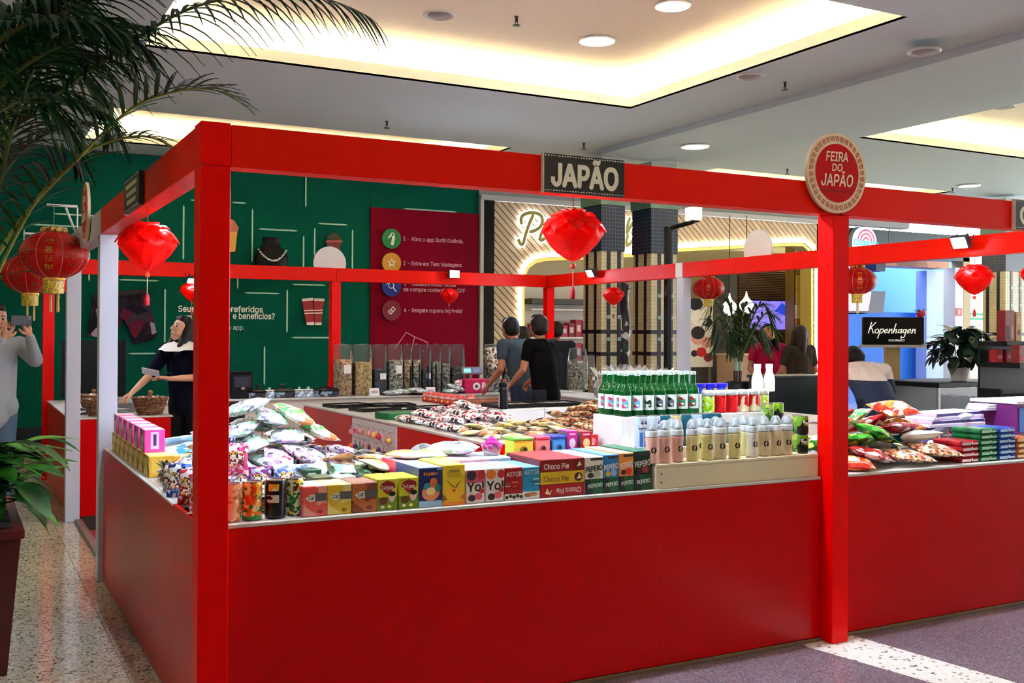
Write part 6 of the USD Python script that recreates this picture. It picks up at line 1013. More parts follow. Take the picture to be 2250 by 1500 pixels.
def round_sign(label, cx, cz, y, print_=True, rot=lambda m_: m_):
    t = thing('round_sign', label, 'sign'); r = .2; RD = mat((196, 6, 14), .5, spec=.1); PK = mat((206, 110, 90), .5)
    disc = lambda rr, y0, th: wall_y(Point(cx, cz).buffer(rr, 32), y0, th)
    part(t, 'disc', rot(disc(r, y, .018)), mat((226, 206, 176), .5) if print_ else mat((222, 220, 218), .5))
    if print_:
        part(t, 'red_centre', rot(disc(.147, y-.0022, .002)), RD); g = []
        for k in range(34):
            a = 2*PI*k/34; sq = unary_union([stroke([(-.011, .01), (.011, .01), (.011, -.009), (-.005, -.009), (-.005, .003), (.004, .003)], .0042)])
            sq = affinity.translate(affinity.rotate(sq, math.degrees(-a), origin=(0, 0)), cx+.173*math.sin(a), cz+.173*math.cos(a)); g.append(sq)
        part(t, 'key_border', rot(wall_y(unary_union(g), y-.002, .0018)), PK, kind='stuff'); part(t, 'inner_ring', rot(wall_y(Point(cx, cz).buffer(.151, 32).difference(Point(cx, cz).buffer(.147, 32)), y-.002, .0018)), mat((236, 220, 190), .5))
        for s, dz, h, w in (('FEIRA', .083, .046, .15), ('DO', .028, .036, .07), ('JAPÃO', -.035, .058, .215)):
            tx = text(s, h, .0015, True, at=(cx, y-.0025, cz+dz), tilt=.02); tw = tx.bounds[1][0]-tx.bounds[0][0]; tx.vertices[:, 0] = cx+(tx.vertices[:, 0]-cx)*w/tw; tx.vertices[:, 0] += (tx.vertices[:, 2]-cz-dz)*.12; part(t, 'lettering', rot(tx), mat((240, 214, 190), .5))
        part(t, 'dark_flourish', rot(wall_y(unary_union([stroke([(cx-.1+.025*k, cz-.088), (cx-.085+.025*k, cz-.094+.004*(k % 2))], .005) for k in range(8)]), y-.0036, .0012)), mat((110, 8, 12), .5), kind='stuff')
    part(t, 'fixing', rot(box(cx-.03, y+.0182, cz-.1, cx+.03, y+.0235, cz-.06)), SIGNW); return t
round_sign('round red and cream FEIRA DO JAPÃO sign above the second front post', 3.107, 2.358, -.0205)
_cz = 2.36; pb_ = at_y(724, 590, YC+W+.02); round_sign('plain white back of a round sign rising behind the back beam', pb_[0], 2.37, YC+W+.0045, False)
pb_ = at_x(1665, 545, XC+W+.01); round_sign('plain white back of a round sign rising behind the right side beam', -pb_[1], 2.38, XC+W+.0045, False, rot=lambda m_: T(m_, rz=-PI/2) if True else m_)
pb_ = at_x(186, 465, -.02); round_sign('round sign seen almost edge-on above the left beam near the white posts', -pb_[1], 2.36, -.0205, True, rot=lambda m_: T(m_, rz=-PI/2))
# ================================================================== LANTERNS
def redpaper():
    nodes = dict(tc=('texture_coordinate', {}), n=('noise_texture', dict(scale=14, detail=2)), r=('rgb_ramp', dict(ramp=[(.35, lin((236, 4, 2))), (.65, lin((255, 20, 8)))])), p=('principled_bsdf', dict(roughness=.42, specular_ior_level=.22)), t=('translucent_bsdf', {}), m=('mix_closure', dict(fac=.45)))
    return usdkit.material(stage, '/World/Looks/red_paper', nodes, [('tc.object', 'n.vector'), ('n.fac', 'r.fac'), ('r.color', 'p.base_color'), ('r.color', 't.color'), ('p.BSDF', 'm.closure1'), ('t.BSDF', 'm.closure2')], surface='m.closure')
RP = redpaper(); GOLDM = mat((226, 180, 70), .35, metal=.5)
def mk_lotus(loc, rz, label, group, rx, ry, s):
    t = thing('paper_lantern', label, 'lantern', loc, rz, group, s=s)
    # unit: radius .13; origin at the middle
    pr = [(.008, -.108), (.03, -.098), (.07, -.07), (.108, -.03), (.126, .0), (.12, .03), (.09, .062), (.058, .082), (.05, .098), (.053, .108), (.044, .109)]
    n = 54; a = np.arange(n)*2*PI/n; base = lathe(pr, n); v = base.vertices; ang = np.arctan2(v[:, 1], v[:, 0]); r_ = np.hypot(v[:, 0], v[:, 1]); k = 1+.045*np.cos(9*ang)*np.clip(r_/.1, 0, 1); v[:, 0] *= k; v[:, 1] *= k; v[:, 2] += .008*np.cos(9*ang)*np.clip(r_/.12, 0, 1)
    part(t, 'body', TM(v, base.faces), RP, smooth=50); rr = random.Random(6)
    for ring, (r0, z0, r1, z1, w, cnt) in enumerate(((.092, .066, .136, .004, .085, 9), (.07, .082, .122, .036, .07, 9), (.052, .1, .098, .066, .055, 8))):
        for i in range(cnt):                                        # petals lying over the shoulder, tips flicked outward
            q = 2*PI*(i+.5*ring)/cnt+rr.uniform(-.08, .08); vv = []; m1 = 6
            for j in range(m1+1):
                x = j/m1; rad = r0+(r1-r0)*x**.8+.008; z = z0+(z1-z0)*x+.01*math.sin(PI*x)+(.012*x**3); ww = w*.5*math.sin(PI*min(.985, .25+.74*x))**.8
                for s_ in (-1, 0, 1): aa = q+s_*ww/max(rad, .03); vv.append([(rad-.004*abs(s_))*math.cos(aa), (rad-.004*abs(s_))*math.sin(aa), z-.004*abs(s_)])
            part(t, 'petal', TM(vv, [f for j in range(m1) for a_ in (0, 1) for f in ([j*3+a_, j*3+a_+1, j*3+a_+4], [j*3+a_, j*3+a_+4, j*3+a_+3])]), RP, smooth=True)
    part(t, 'cord', tube([(0, 0, .105), (0, 0, .17)], .0022, 5), mat((200, 20, 20), .6)); part(t, 'tassel_cord', tube([(0, 0, -.106), (0, 0, -.215)], .0016, 5), mat((226, 180, 160), .5)); part(t, 'bead', T(trimesh.creation.icosphere(2, .013), (0, 0, -.13)), mat((236, 70, 40), .3), smooth=True); part(t, 'tassel', lathe([(.011, -.27), (.012, -.24), (.006, -.218), (0, -.212)], 12), mat((190, 16, 40), .6), smooth=True); return t
lot = Kind(mk_lotus); zb_ = H-HB
LOTZ = zb_-.17
for x, y, s, rz, lab in ((.055, 1.55, 1.08, .4, 'glossy red paper lantern hanging under the left side beam, left of the corner post'), (1.61, .055, 1.03, 2.2, 'big red paper lantern hanging under the JAPÃO sign'), (1.51, YC+.05, .95, 0, 'small red paper lantern under the back beam, mostly hidden by the corner post'), (4.65, YC+.05, .86, 1, 'small red paper lantern under the back beam before the crimson panel'), (XC+.055, 6.48, .95, 2, 'small red paper lantern under the right side beam before the tiled columns'), (XC+.055, 1.51, 1.05, .7, 'red paper lantern under the right side beam, right of the black board'), (XC+.055, .95, 1.05, 3, 'red paper lantern cut by the right picture edge'), (.055, 6.75, .95, 1.2, 'red paper lantern behind the gold-lettered fabric lanterns at the left')):
    lot((x, y, zb_-.17*s), rz, lab, 'red paper lanterns', s=s)
HZ = [[((0, .8), (1, .8)), ((.3, 1), (.3, .6)), ((.7, 1), (.7, .6)), ((0, .6), (1, .6)), ((.35, .6), (.1, .4)), ((.65, .6), (.9, .4)), ((.5, .4), (.5, 0)), ((.25, .3), (.15, .1)), ((.75, .3), (.85, .1))],
      [((.1, .93), (.9, .93)), ((.5, 1), (.5, .8)), ((.2, .8), (.8, .8)), ((.3, .7), (.7, .7)), ((.3, .58), (.7, .58)), ((.3, .7), (.3, .58)), ((.7, .7), (.7, .58)), ((.05, .44), (.95, .44)), ((.25, .3), (.75, .3)), ((.25, .05), (.75, .05)), ((.25, .3), (.25, .05)), ((.75, .3), (.75, .05))],
      [((.1, .92), (.42, .95)), ((.42, .95), (.1, .6)), ((.9, .92), (.6, .95)), ((.6, .95), (.9, .6)), ((.2, .55), (.8, .55)), ((.3, .55), (.2, .05)), ((.55, .5), (.9, .05)), ((.85, .35), (.45, .05))],
      [((.05, .95), (.4, .95)), ((.05, .95), (.05, .3)), ((.4, .95), (.4, .3)), ((.05, .72), (.4, .72)), ((.05, .5), (.4, .5)), ((.05, .3), (.4, .3)), ((.15, .3), (.05, .05)), ((.3, .3), (.42, .05)), ((.5, .75), (1, .75)), ((.8, 1), (.8, .05)), ((.78, .7), (.5, .3))]]
def mk_fabric(loc, rz, label, group, rx, ry, s):
    t = thing('fabric_lantern', label, 'lantern', loc, rz, group, s=s); R, n, nr = .24, 64, 17; NP_ = 8
    def P(ang, lat, off=0):
        c = np.cos(lat); rib = 1-.035*np.abs(np.sin((ang)*NP_/2))**-0*0
        k = 1-.045*(1-np.abs(np.sin(ang*NP_/2))**.6)
        return np.stack([(R*k+off)*c*np.cos(ang), (R*k+off)*c*np.sin(ang), (R*.74+off)*np.sin(lat)], -1)
    lats = np.linspace(-1.25, 1.25, nr); A = np.arange(n)*2*PI/n; v = np.concatenate([P(A, np.full(n, l)) for l in lats]); f = []
    for i in range(nr-1):
        for j in range(n): k = (j+1) % n; f += [[i*n+j, i*n+k, (i+1)*n+k], [i*n+j, (i+1)*n+k, (i+1)*n+j]]
    part(t, 'shade', TM(v, f), mat((178, 6, 8), .4, spec=.2), smooth=True)
    def rib(a, b, w):
        (u0, v0), (u1, v1) = a, b; d = np.array([v0-v1, u1-u0]); d = d/(np.linalg.norm(d)+1e-9)*w; q = np.linspace(0, 1, 4); out = []
        for sgn in (-1, 1): out.append(P(u0+(u1-u0)*q+sgn*d[0], v0+(v1-v0)*q+sgn*d[1], .0018))
        return TM(np.concatenate(out), [x for i in range(3) for x in ([i, i+1, i+5], [i, i+5, i+4], [i, i+5, i+1], [i, i+4, i+5])])
    for p_ in range(NP_):
        ac = (p_+.5)*2*PI/NP_; ms_ = []
        if p_ % 2 == 0:
            for c_ in range(4):
                l0 = .62-c_*.36; ms_ += [rib((ac+(a[0]-.5)*.3, l0-.26+a[1]*.26), (ac+(b[0]-.5)*.3, l0-.26+b[1]*.26), .013) for a, b in HZ[c_]]
            part(t, 'gold_lettering', J(*ms_), GOLDM)
        else:
            rr = random.Random(p_)
            for _ in range(46): u, w_ = rr.gauss(0, .11), rr.uniform(-.55, .6); a_ = rr.uniform(0, 6.28); ms_.append(rib((ac+u, w_), (ac+u+.05*math.cos(a_), w_+.07*math.sin(a_)), .014))
            part(t, 'gold_emblem', J(*ms_), mat((176, 130, 52), .4, metal=.4), kind='stuff')
        part(t, 'seam', tube([P(np.array([p_*2*PI/NP_]), np.array([l]), .002)[0] for l in np.linspace(-1.2, 1.2, 12)], .0022, 5), mat((226, 150, 130), .5))
    zt, zb = R*.74*math.sin(1.25), -R*.74*math.sin(1.25); part(t, 'gold_crown', lathe([(.085, zt-.012), (.095, zt+.005), (.09, zt+.03), (.07, zt+.034)], 24), C((226, 180, 60), (120, 60, 20), (240, 210, 110), sc=60), smooth=40); part(t, 'cord', tube([(0, 0, zt+.03), (0, 0, zt+.19)], .002, 5), mat((150, 190, 190), .5))
    part(t, 'gold_collar', lathe([(.075, zb+.01), (.078, zb-.015), (.074, zb-.02)], 24), GOLDM, smooth=40); part(t, 'gold_fringe', lathe([(.074, zb-.0205), (.07, zb-.115), (.066, zb-.115), (.07, zb-.0205)], 40), C((206, 180, 50), (236, 214, 110), (170, 140, 40), sc=90), smooth=40)
    for x in (-.02, .035): part(t, 'tail', rbox(x-.009, -.006, zb-.25, x+.009, .006, zb-.1155, .003), mat((220, 190, 110), .5))
    return t
fab = Kind(mk_fabric)
p = at_d(118, 560, 7.6); fab(p, -.6, 'large red fabric lantern with gold lettering, the nearer of the left pair', 'fabric lanterns')
p2_ = at_d(66, 602, 9.3); fab(p2_, -.2, 'red fabric lantern with gold lettering half hidden behind its larger twin', 'fabric lanterns')
for px_, py_, lab in ((1557, 633, 'small red fabric lantern right of the white side post'), (1884, 617, 'small red fabric lantern partly behind the second front post')):
    q_ = at_x(px_, py_, XC+W+.2); fab(q_, .5, lab, 'fabric lanterns', s=.7); t = thing('lantern_hook', lab.replace('small red fabric lantern', 'short white hook carrying the red fabric lantern'), 'hook'); part(t, 'arm', rbox(XC+W+.0005-.004, q_[1]-.006, q_[2]+.247, q_[0]+.02, q_[1]+.006, q_[2]+.259, .002), WHITE)
for (p_, yy, lab) in ((p, p[1], 'thin white bracket arm carrying the nearer fabric lantern'), (p2_, p2_[1], 'thin white bracket arm carrying the farther fabric lantern')):
    t = thing('lantern_bracket', lab, 'bracket'); z_ = p_[2]+.355; part(t, 'arm', rbox(p_[0]-.05, p_[1]-.012, z_, -.0005, p_[1]+.012, z_+.018, .003), WHITE); part(t, 'brace', tube([(p_[0]+.5*(0-p_[0]), p_[1], z_-.003), (-.006, p_[1], H-.05)], .009, 6), WHITE); part(t, 'wall_plate', box(-.006, p_[1]-.02, H-.1, -.0005+.004, p_[1]+.02, z_-.001), WHITE)
# ================================================================== PLANTS
def frond(parent, pts, n, ln, w, droop, seed, m_, mr, n_ind=99, taper=.35, side=(0, 0, 1), up=.25):
    """rachis through world points; leaflets on both sides"""
    P_ = np.asarray(pts, float); tt = np.linspace(0, 1, len(P_)); from scipy.interpolate import CubicSpline
    cs = CubicSpline(tt, P_); u = np.linspace(0, 1, 40); R_ = cs(u); fr = part(parent, 'frond', tube(R_, np.linspace(.011, .002, 40)*(w/.022), 6), mr); rr = random.Random(seed); rest = []
    for i in range(n):
        q = .12+.88*(i+.5)/n; p0 = cs(q); tg = cs(min(1, q+.01))-cs(q-.01); tg /= np.linalg.norm(tg); sd = np.cross(tg, side); sd /= np.linalg.norm(sd)+1e-9; nrm = np.cross(sd, tg)
        for s_ in (-1, 1):
            L = ln*(math.sin(PI*(.12+.8*q))**.6)*(1-taper*q)*rr.uniform(.85, 1.1); d = tg*(.62+.5*q)+sd*s_*rr.uniform(.75, 1.0)*(1-.35*q)+nrm*up*rr.uniform(.3, 1.2); d /= np.linalg.norm(d); b = np.cross(d, np.array([0, 0, 1.])+.4*nrm); b /= np.linalg.norm(b)+1e-9; k = 5; v = []
            for j in range(k+1):
                x = j/k; c = p0+d*L*x+np.array([0, 0, -droop*L*x*x]); ww = w*(math.sin(PI*min(.99, .1+.88*x))**.7)*.5*(1.1-.5*x)
                v += [c-b*ww, c+np.array([0, 0, -.12*w]), c+b*ww]
            f = []
            for j in range(k):
                for a in (0, 1): A = j*3+a; f += [[A, A+3, A+4], [A, A+4, A+1]]
            lm = TM(v, f)
            if i < n_ind: part(fr, 'leaflet', lm, m_, smooth=True)
            else: rest.append(lm)
    if rest: part(fr, 'leaflets', J(*rest), m_, kind='stuff', smooth=True)
    return fr
PG = leafmat((3, 30, 10), (14, 66, 22), .25); PG2 = leafmat((14, 40, 16), (40, 78, 28), .25); PST_ = mat((120, 124, 40), .5); PST2 = mat((70, 84, 30), .5)
def D(*a): return [at_d(x, y, z) for x, y, z in a]
pa = thing('areca_palm', 'tall dark green areca palm arching in at the upper left corner', 'palm')
FRS = [([(-40, 640, 5.0), (20, 520, 4.95), (95, 425, 4.9), (170, 350, 4.8), (280, 245, 4.7), (370, 205, 4.6), (450, 195, 4.6), (540, 235, 4.6)], 25, .36, .024, .25, .5),
       ([(-40, 330, 4.9), (60, 255, 4.8), (170, 172, 4.7), (300, 85, 4.6), (420, 18, 4.5), (560, -12, 4.45), (690, -8, 4.4), (815, 40, 4.4)], 34, .4, .024, .75, .1),
       ([(-60, 720, 5.1), (0, 590, 5.0), (80, 440, 4.9), (160, 355, 4.85), (250, 308, 4.8), (340, 305, 4.75), (418, 372, 4.7)], 24, .3, .02, .35, .45),
       ([(-60, 420, 5.0), (0, 300, 4.9), (50, 170, 4.8), (110, 60, 4.7), (170, -40, 4.6)], 24, .42, .03, .3, .2),
       ([(-60, 260, 4.7), (20, 170, 4.6), (110, 110, 4.5), (220, 70, 4.45), (330, 60, 4.4)], 24, .4, .03, .45, .2),
       ([(-80, 180, 5.3), (10, 110, 5.2), (120, 40, 5.1), (240, -20, 5.0), (360, -60, 5.0)], 24, .45, .032, .6, .2),
       ([(-90, 330, 4.6), (-10, 250, 4.5), (60, 215, 4.4), (140, 215, 4.35), (230, 250, 4.3)], 22, .36, .028, .5, .2),
       ([(-80, 520, 5.2), (-20, 380, 5.1), (30, 260, 5.0), (60, 130, 5.0), (70, 0, 5.0)], 22, .4, .03, .2, .3),
       ([(-80, 80, 4.8), (0, 40, 4.7), (100, 0, 4.6), (200, -40, 4.6)], 20, .42, .032, .7, .2),
       ([(-60, 650, 4.9), (0, 400, 4.8), (40, 240, 4.7), (90, 120, 4.6), (150, 20, 4.6)], 22, .36, .03, .5, .2),
       ([(-40, 120, 4.4), (40, 60, 4.35), (130, 40, 4.3), (240, 60, 4.3), (320, 110, 4.3)], 22, .36, .034, .6, .2),
       ([(-60, 560, 5.3), (-20, 430, 5.2), (50, 330, 5.1), (140, 280, 5.1), (240, 270, 5.1)], 20, .34, .03, .5, .3),
       ([(-20, 240, 5.6), (60, 120, 5.5), (150, 60, 5.4), (260, 40, 5.4)], 22, .46, .036, .6, .1),
       ([(-90, 60, 5.0), (-10, 130, 4.95), (60, 180, 4.9), (130, 260, 4.9), (170, 340, 4.9)], 22, .38, .038, .5, .2),
       ([(-60, -40, 5.2), (30, 30, 5.2), (120, 100, 5.1), (200, 190, 5.1), (240, 280, 5.1)], 22, .42, .038, .5, .2),
       ([(-80, 230, 5.6), (0, 200, 5.6), (80, 190, 5.5), (170, 210, 5.5)], 20, .4, .04, .5, .3),
       ([(120, -60, 5.4), (180, 0, 5.4), (240, 60, 5.3), (290, 130, 5.3)], 20, .36, .036, .5, .2),
       ([(-70, 120, 5.8), (20, 90, 5.8), (110, 90, 5.7), (210, 130, 5.7)], 20, .5, .045, .6, .2),
       ([(-70, 300, 5.4), (0, 190, 5.3), (90, 130, 5.2), (190, 120, 5.2), (280, 150, 5.2)], 22, .4, .032, .55, .2)]
for i, (pts, n, ln, w, dr, up) in enumerate(FRS): frond(pa, D(*pts), n, ln, w, dr, i, PG if i not in (0, 2) else PG2, PST_ if i in (0, 2, 3, 7) else PST2, n_ind=24 if i < 3 else 12, up=up)
base = np.array([-1.25, 1.75, .66])
for i, (x, y, Z_) in enumerate(((-40, 640, 5.0), (-60, 720, 5.1), (-60, 420, 5.0), (-60, 650, 4.9))):
    q_ = at_d(x, y, Z_); part(pa, 'stem', tube([base+(.05*i-.08, .04*(i % 2), 0), base*.5+q_*.5+(-.05, 0, .1), q_], [.025, .02, .012], 8), PST_)
pn = thing('planter', 'dark red tapered planter at the lower left picture edge', 'planter')
def frus(x0, y0, z0, x1, y1, z1, g): return hullpts([(x, y, z0) for x in (x0+g, x1-g) for y in (y0+g, y1-g)]+[(x, y, z1) for x in (x0, x1) for y in (y0, y1)])
part(pn, 'tub', frus(-1.75, 1.3, .001, -.515, 2.35, .62, .05), mat((74, 12, 14), .4)); part(pn, 'rim', rbox(-1.77, 1.28, .6205, -.5, 2.37, .665, .006), mat((90, 16, 18), .4)); part(pn, 'soil', box(-1.72, 1.33, .6655, -.55, 2.32, .672), mat((40, 28, 20), .9))
pl2 = thing('peace_lily', 'leafy green plant in the planter at the lower left picture edge', 'plant'); rp = random.Random(17); LG = [leafmat((16, 74, 16), (64, 136, 40), .25), leafmat((10, 50, 14), (36, 96, 28), .25), leafmat((56, 116, 40), (120, 176, 76), .3)]
for i in range(120):
    bx, by = rp.uniform(-1.2, -.56), rp.uniform(1.4, 1.95); az = rp.uniform(-1.4, 1.0) if rp.random() < .8 else rp.uniform(0, 6.28); h = rp.uniform(.04, .36); l = rp.uniform(.2, .3); out = rp.uniform(.02, .18)
    p0 = np.array([bx, by, .672]); p1 = p0+(out*math.cos(az), out*math.sin(az), h); part(pl2, 'stalk', tube(bez(p0, p0+(0, 0, h*.8), p1, 5), .0035, 5), LG[1]); part(pl2, 'leaf', T(leaf(l, l*.5, rp.uniform(.25, .6), 6, .1), p1, rz=az, ry=-rp.uniform(-.3, .5)), LG[rp.choice((0, 0, 1, 1, 2))], smooth=True)
# potted palm in the middle
mp_ = thing('potted_palm', 'potted areca palm behind the fruit cups, before the lilac screen', 'palm'); c0 = at_d(1622, 838, 11.3)
part(mp_, 'pot', lathe([(.13, 0), (.15, .02), (.17, c0[2]-.02), (.18, c0[2]), (.165, c0[2]), (.15, c0[2]-.04), (0, c0[2]-.04)], 24), mat((20, 20, 22), .4)) if False else part(mp_, 'pot', T(lathe([(.1, .001), (.12, .02), (.15, c0[2]-.02), (.165, c0[2]), (.15, c0[2]), (.14, c0[2]-.04), (0, c0[2]-.04)], 24), (c0[0], c0[1], 0)), mat((16, 16, 18), .4), smooth=40)
rq = random.Random(23)
for i in range(6):
    a_ = c0+(rq.uniform(-.08, .08), rq.uniform(-.08, .08), -.04); part(mp_, 'cane', tube([a_, a_+(rq.uniform(-.02, .02), 0, .16)], .014, 8), mat((70, 34, 26), .5)); part(mp_, 'crownshaft', tube([a_+(0, 0, .16), a_+(rq.uniform(-.03, .03), 0, .3)], [.014, .009], 8), mat((150, 176, 150), .5))
for i, (tx, ty, kx, ky) in enumerate(((1548, 700, 1575, 665), (1560, 742, 1580, 700), (1590, 655, 1605, 680), (1640, 668, 1632, 690), (1675, 668, 1650, 690), (1705, 690, 1668, 672), (1712, 725, 1680, 690), (1560, 775, 1590, 720), (1690, 770, 1665, 715), (1620, 700, 1615, 740), (1655, 745, 1645, 720), (1605, 770, 1600, 735))):
    q0 = c0+(rq.uniform(-.05, .05), rq.uniform(-.05, .05), .22); zz = 11.3+rq.uniform(-.3, .3)
    frond(mp_, [q0, q0*.5+at_d(kx, ky, zz)*.5+(0, 0, .03), at_d(kx, ky, zz), at_d((kx*.5+tx*.5), (ky*.45+ty*.55)-3, zz), at_d(tx, ty, zz)], 15, .27, .028, .45, 40+i, PG2 if i % 2 else leafmat((18, 46, 14), (56, 96, 30), .25), PST2, n_ind=6)
# bush on the glass case
gcx, gcy = at_d(2000, 838, 10.4)[:2]; gx2, gy2 = at_d(2162, 838, 10.4)[:2]; tz = at_d(2080, 836, 10.4)[2]
gcs = thing('glass_display_case', 'black-topped glass display case under the bushy plant', 'display case'); x0, x1 = 7.5, 8.65; y0, y1 = 3.0, 3.75
part(gcs, 'black_top', rbox(x0, y0, tz-.05, x1, y1, tz, .005), BLK); part(gcs, 'inner_shelf', box(x0+.04, y0+.04, .62, x1-.04, y1-.04, .635), mat((200, 206, 206), .3)); part(gcs, 'plinth', rbox(x0+.02, y0+.02, .001, x1-.02, y1-.02, .3, .004), mat((60, 52, 48), .5))
for x, y in ((x0+.01, y0+.01), (x1-.04, y0+.01), (x0+.01, y1-.04), (x1-.04, y1-.04), ((x0+x1)/2, y0+.01)): part(gcs, 'frame_post', box(x, y, .301, x+.03, y+.03, tz-.051), mat((150, 156, 156), .35, metal=.6))
part(gcs, 'front_pane', box(x0+.041, y0+.015, .302, x1-.041, y0+.021, tz-.052), clear_film((226, 234, 234), .02, 1.5)); part(gcs, 'back_wall', box(x0+.041, y1-.03, .302, x1-.041, y1-.02, tz-.052), mat((60, 62, 62), .4))
for i, (c, w, lab) in enumerate((((150, 12, 20), .5, 'long red carton inside the glass display case'), ((110, 110, 108), .3, 'grey carton inside the glass display case'))): carton('case_carton', lab, 'carton', (x0+.1+.55*i, y0+.15, .6355), w, .2, .16, c, [('r', .6, .4, .8, .55, (236, 214, 206))])
bu2 = thing('bushy_plant', 'bushy dark glossy-leaved plant in a white pot on the glass case', 'plant'); pc = at_d(2108, 828, 10.4); pc = np.array([pc[0], max(pc[1], y0+.15), tz+.0005])
part(bu2, 'pot', T(lathe([(.07, 0), (.075, .01), (.1, .12), (.105, .13), (.095, .13), (.08, .1), (0, .1)], 22), pc), mat((206, 204, 202), .4), smooth=40); DG = [leafmat((10, 26, 18), (30, 58, 38), .12, .2), leafmat((14, 34, 24), (50, 80, 58), .12, .2)]
for i in range(150):
    az, el = rp.uniform(0, 6.28), rp.uniform(-.25, 1.5); rr_ = rp.uniform(.16, .32); c = pc+(rr_*math.cos(az)*math.cos(el)*1.0, rr_*math.sin(az)*math.cos(el), .26+rr_*math.sin(el)*.95); part(bu2, 'leaf', T(leaf(.15, .115, .4, 5, .1), c, rz=az+rp.uniform(-.5, .5), ry=-rp.uniform(-.8, .7)), DG[i % 2], smooth=True)
for i in range(9): az = i*.7; part(bu2, 'branch', tube([pc+(0, 0, .1), pc+(.1*math.cos(az), .1*math.sin(az), .25), pc+(.2*math.cos(az), .2*math.sin(az), .36+.06*(i % 3))], .005, 5), mat((50, 44, 30), .6))
# ================================================================== BEYOND THE STALL ON THE RIGHT
ks = thing('chocolate_shop_board', 'black board with white handwritten lettering on a beige post', 'sign board'); a, b = at_d(1895, 757, 11.5), at_d(2030, 697, 11.5); ang = -.48
w = np.linalg.norm((b-a)[:2]); h = b[2]-a[2]; mid = (a+b)/2; KR = lambda m_: T(m_, (mid[0], mid[1], 0), rz=ang)
part(ks, 'board', KR(rbox(-w/2, -.02, a[2], w/2, .03, b[2], .004)), mat((8, 8, 8), .25)); GL = {'K': [[(.1, 1.5), (.05, .0)], [(.6, 1.5), (.08, .65), (.3, .7), (.62, .0)]], 'o': [[(.3, .6), (.05, .45), (.08, .05), (.35, .0), (.5, .35), (.3, .6)]], 'p': [[(.12, .6), (.02, -.7)], [(.1, .45), (.35, .62), (.5, .35), (.3, .0), (.08, .1)]], 'e': [[(.05, .25), (.4, .35), (.3, .6), (.06, .4), (.12, .02), (.45, .1)]], 'n': [[(.05, .6), (.06, .0), (.12, .4), (.32, .6), (.38, .3), (.42, .0)]], 'h': [[(.1, 1.3), (.05, .0), (.14, .45), (.34, .55), (.38, .0)]], 'a': [[(.4, .55), (.1, .5), (.06, .05), (.32, .1), (.42, .55), (.44, .0)]], 'g': [[(.4, .55), (.1, .5), (.08, .08), (.36, .12), (.42, .55), (.38, -.5), (.05, -.7), (.0, -.4)]]}
xx, gs, q9 = 0., [], h*.26
for chh in 'Kopenhagen':
    for st_ in GL[chh]: gs.append(stroke([((xx+u+.22*v)*q9*.95-w*.38, v*q9+mid[2]-h*.08) for u, v in st_], h*.028))
    xx += .72 if chh == 'K' else .54
gg = unary_union(gs); gb = gg.bounds; gg = affinity.scale(gg, w*.78/(gb[2]-gb[0]), 1); gg = affinity.translate(gg, -.03-gg.centroid.x, 0)
part(ks, 'lettering', KR(wall_y(gg, -.0235, .003)), mat((236, 236, 220), .4, emit=.12)); part(ks, 'lettering', KR(text('GOURMET', h*.07, .003, True, at=(.03, -.0235, a[2]+h*.16), sx=1.25)), mat((220, 220, 206), .4, emit=.1))
part(ks, 'post', KR(box(-.06, .031, .001, .09, .12, b[2]-.05)), mat((176, 152, 96), .5)); part(ks, 'ledge', KR(box(-w/2-.03, -.05, a[2]-.03, w/2+.03, .03, a[2]-.001)), mat((190, 180, 160), .5))
fl = thing('flower_pot', 'small dark plant with pink bloom on the top corner of the black board', 'plant'); q_ = at_d(2023, 697, 11.55); part(fl, 'pot', T(lathe([(.03, 0), (.045, .05), (0, .05)], 14), (q_[0]-.01, q_[1]+.0, b[2]+.001)), mat((200, 30, 60), .5)); part(fl, 'leaves', J(*[T(leaf(.09, .03, .3, 4), (q_[0]-.01, q_[1], b[2]+.05), rz=k*.8, ry=-.8+.2*(k % 3)) for k in range(12)]), DG[0], kind='stuff', smooth=True); part(fl, 'bloom', T(trimesh.creation.icosphere(2, .035), (q_[0]-.02, q_[1]-.04, b[2]+.045)), mat((226, 60, 90), .5), smooth=True)
fx = thing('fire_sign', 'small red fire equipment sign on the white pillar', 'sign'); part(fx, 'plate', wall_y(RZ(2101, 676, 2114, 694, BY-.012), BY-.012, .01), mat((190, 24, 30), .4)); part(fx, 'pictogram', wall_y(RZ(2106, 680, 2110, 690, BY-.0145), BY-.0145, .002), mat((240, 226, 226), .4))
# black stepped shelf with red chocolate boxes
sv = thing('black_shelf_unit', 'black stepped shelving holding red chocolate boxes at the right picture edge', 'shelf'); sx0, sy0 = 6.95, 1.5
for z, d in ((.78, 0), (1.0, .12), (1.28, .24), (1.46, .36)): part(sv, 'shelf', box(sx0, sy0+d, z, sx0+1.0, sy0+.62, z+.04), BLK)
part(sv, 'left_side', box(sx0-.03, sy0+.4, .001, sx0-.0005, sy0+.62, 1.1), BLK); part(sv, 'base', box(sx0, sy0, .001, sx0+1.0, sy0+.6195, .779), mat((16, 14, 14), .5)); part(sv, 'back', box(sx0, sy0+.6205, .3, sx0+1.0, sy0+.64, 1.5), BLK)
def onshelf(name, lab, cat, x, z, w, h, d, c, pr, dy): carton(name, lab, cat, (sx0+x, sy0+dy, z+.0405), w, d, h, c, pr)
onshelf('chocolate_box', 'open red heart-print chocolate box on the lowest black shelf', 'chocolate box', .03, .78+.22, .17, .15, .03, (206, 30, 30), [('p', [(.5, .15), (.15, .55), (.3, .85), (.5, .7), (.7, .85), (.85, .55)], (236, 110, 90)), ('e', .5, .5, .15, .15, (200, 16, 24))], .14)
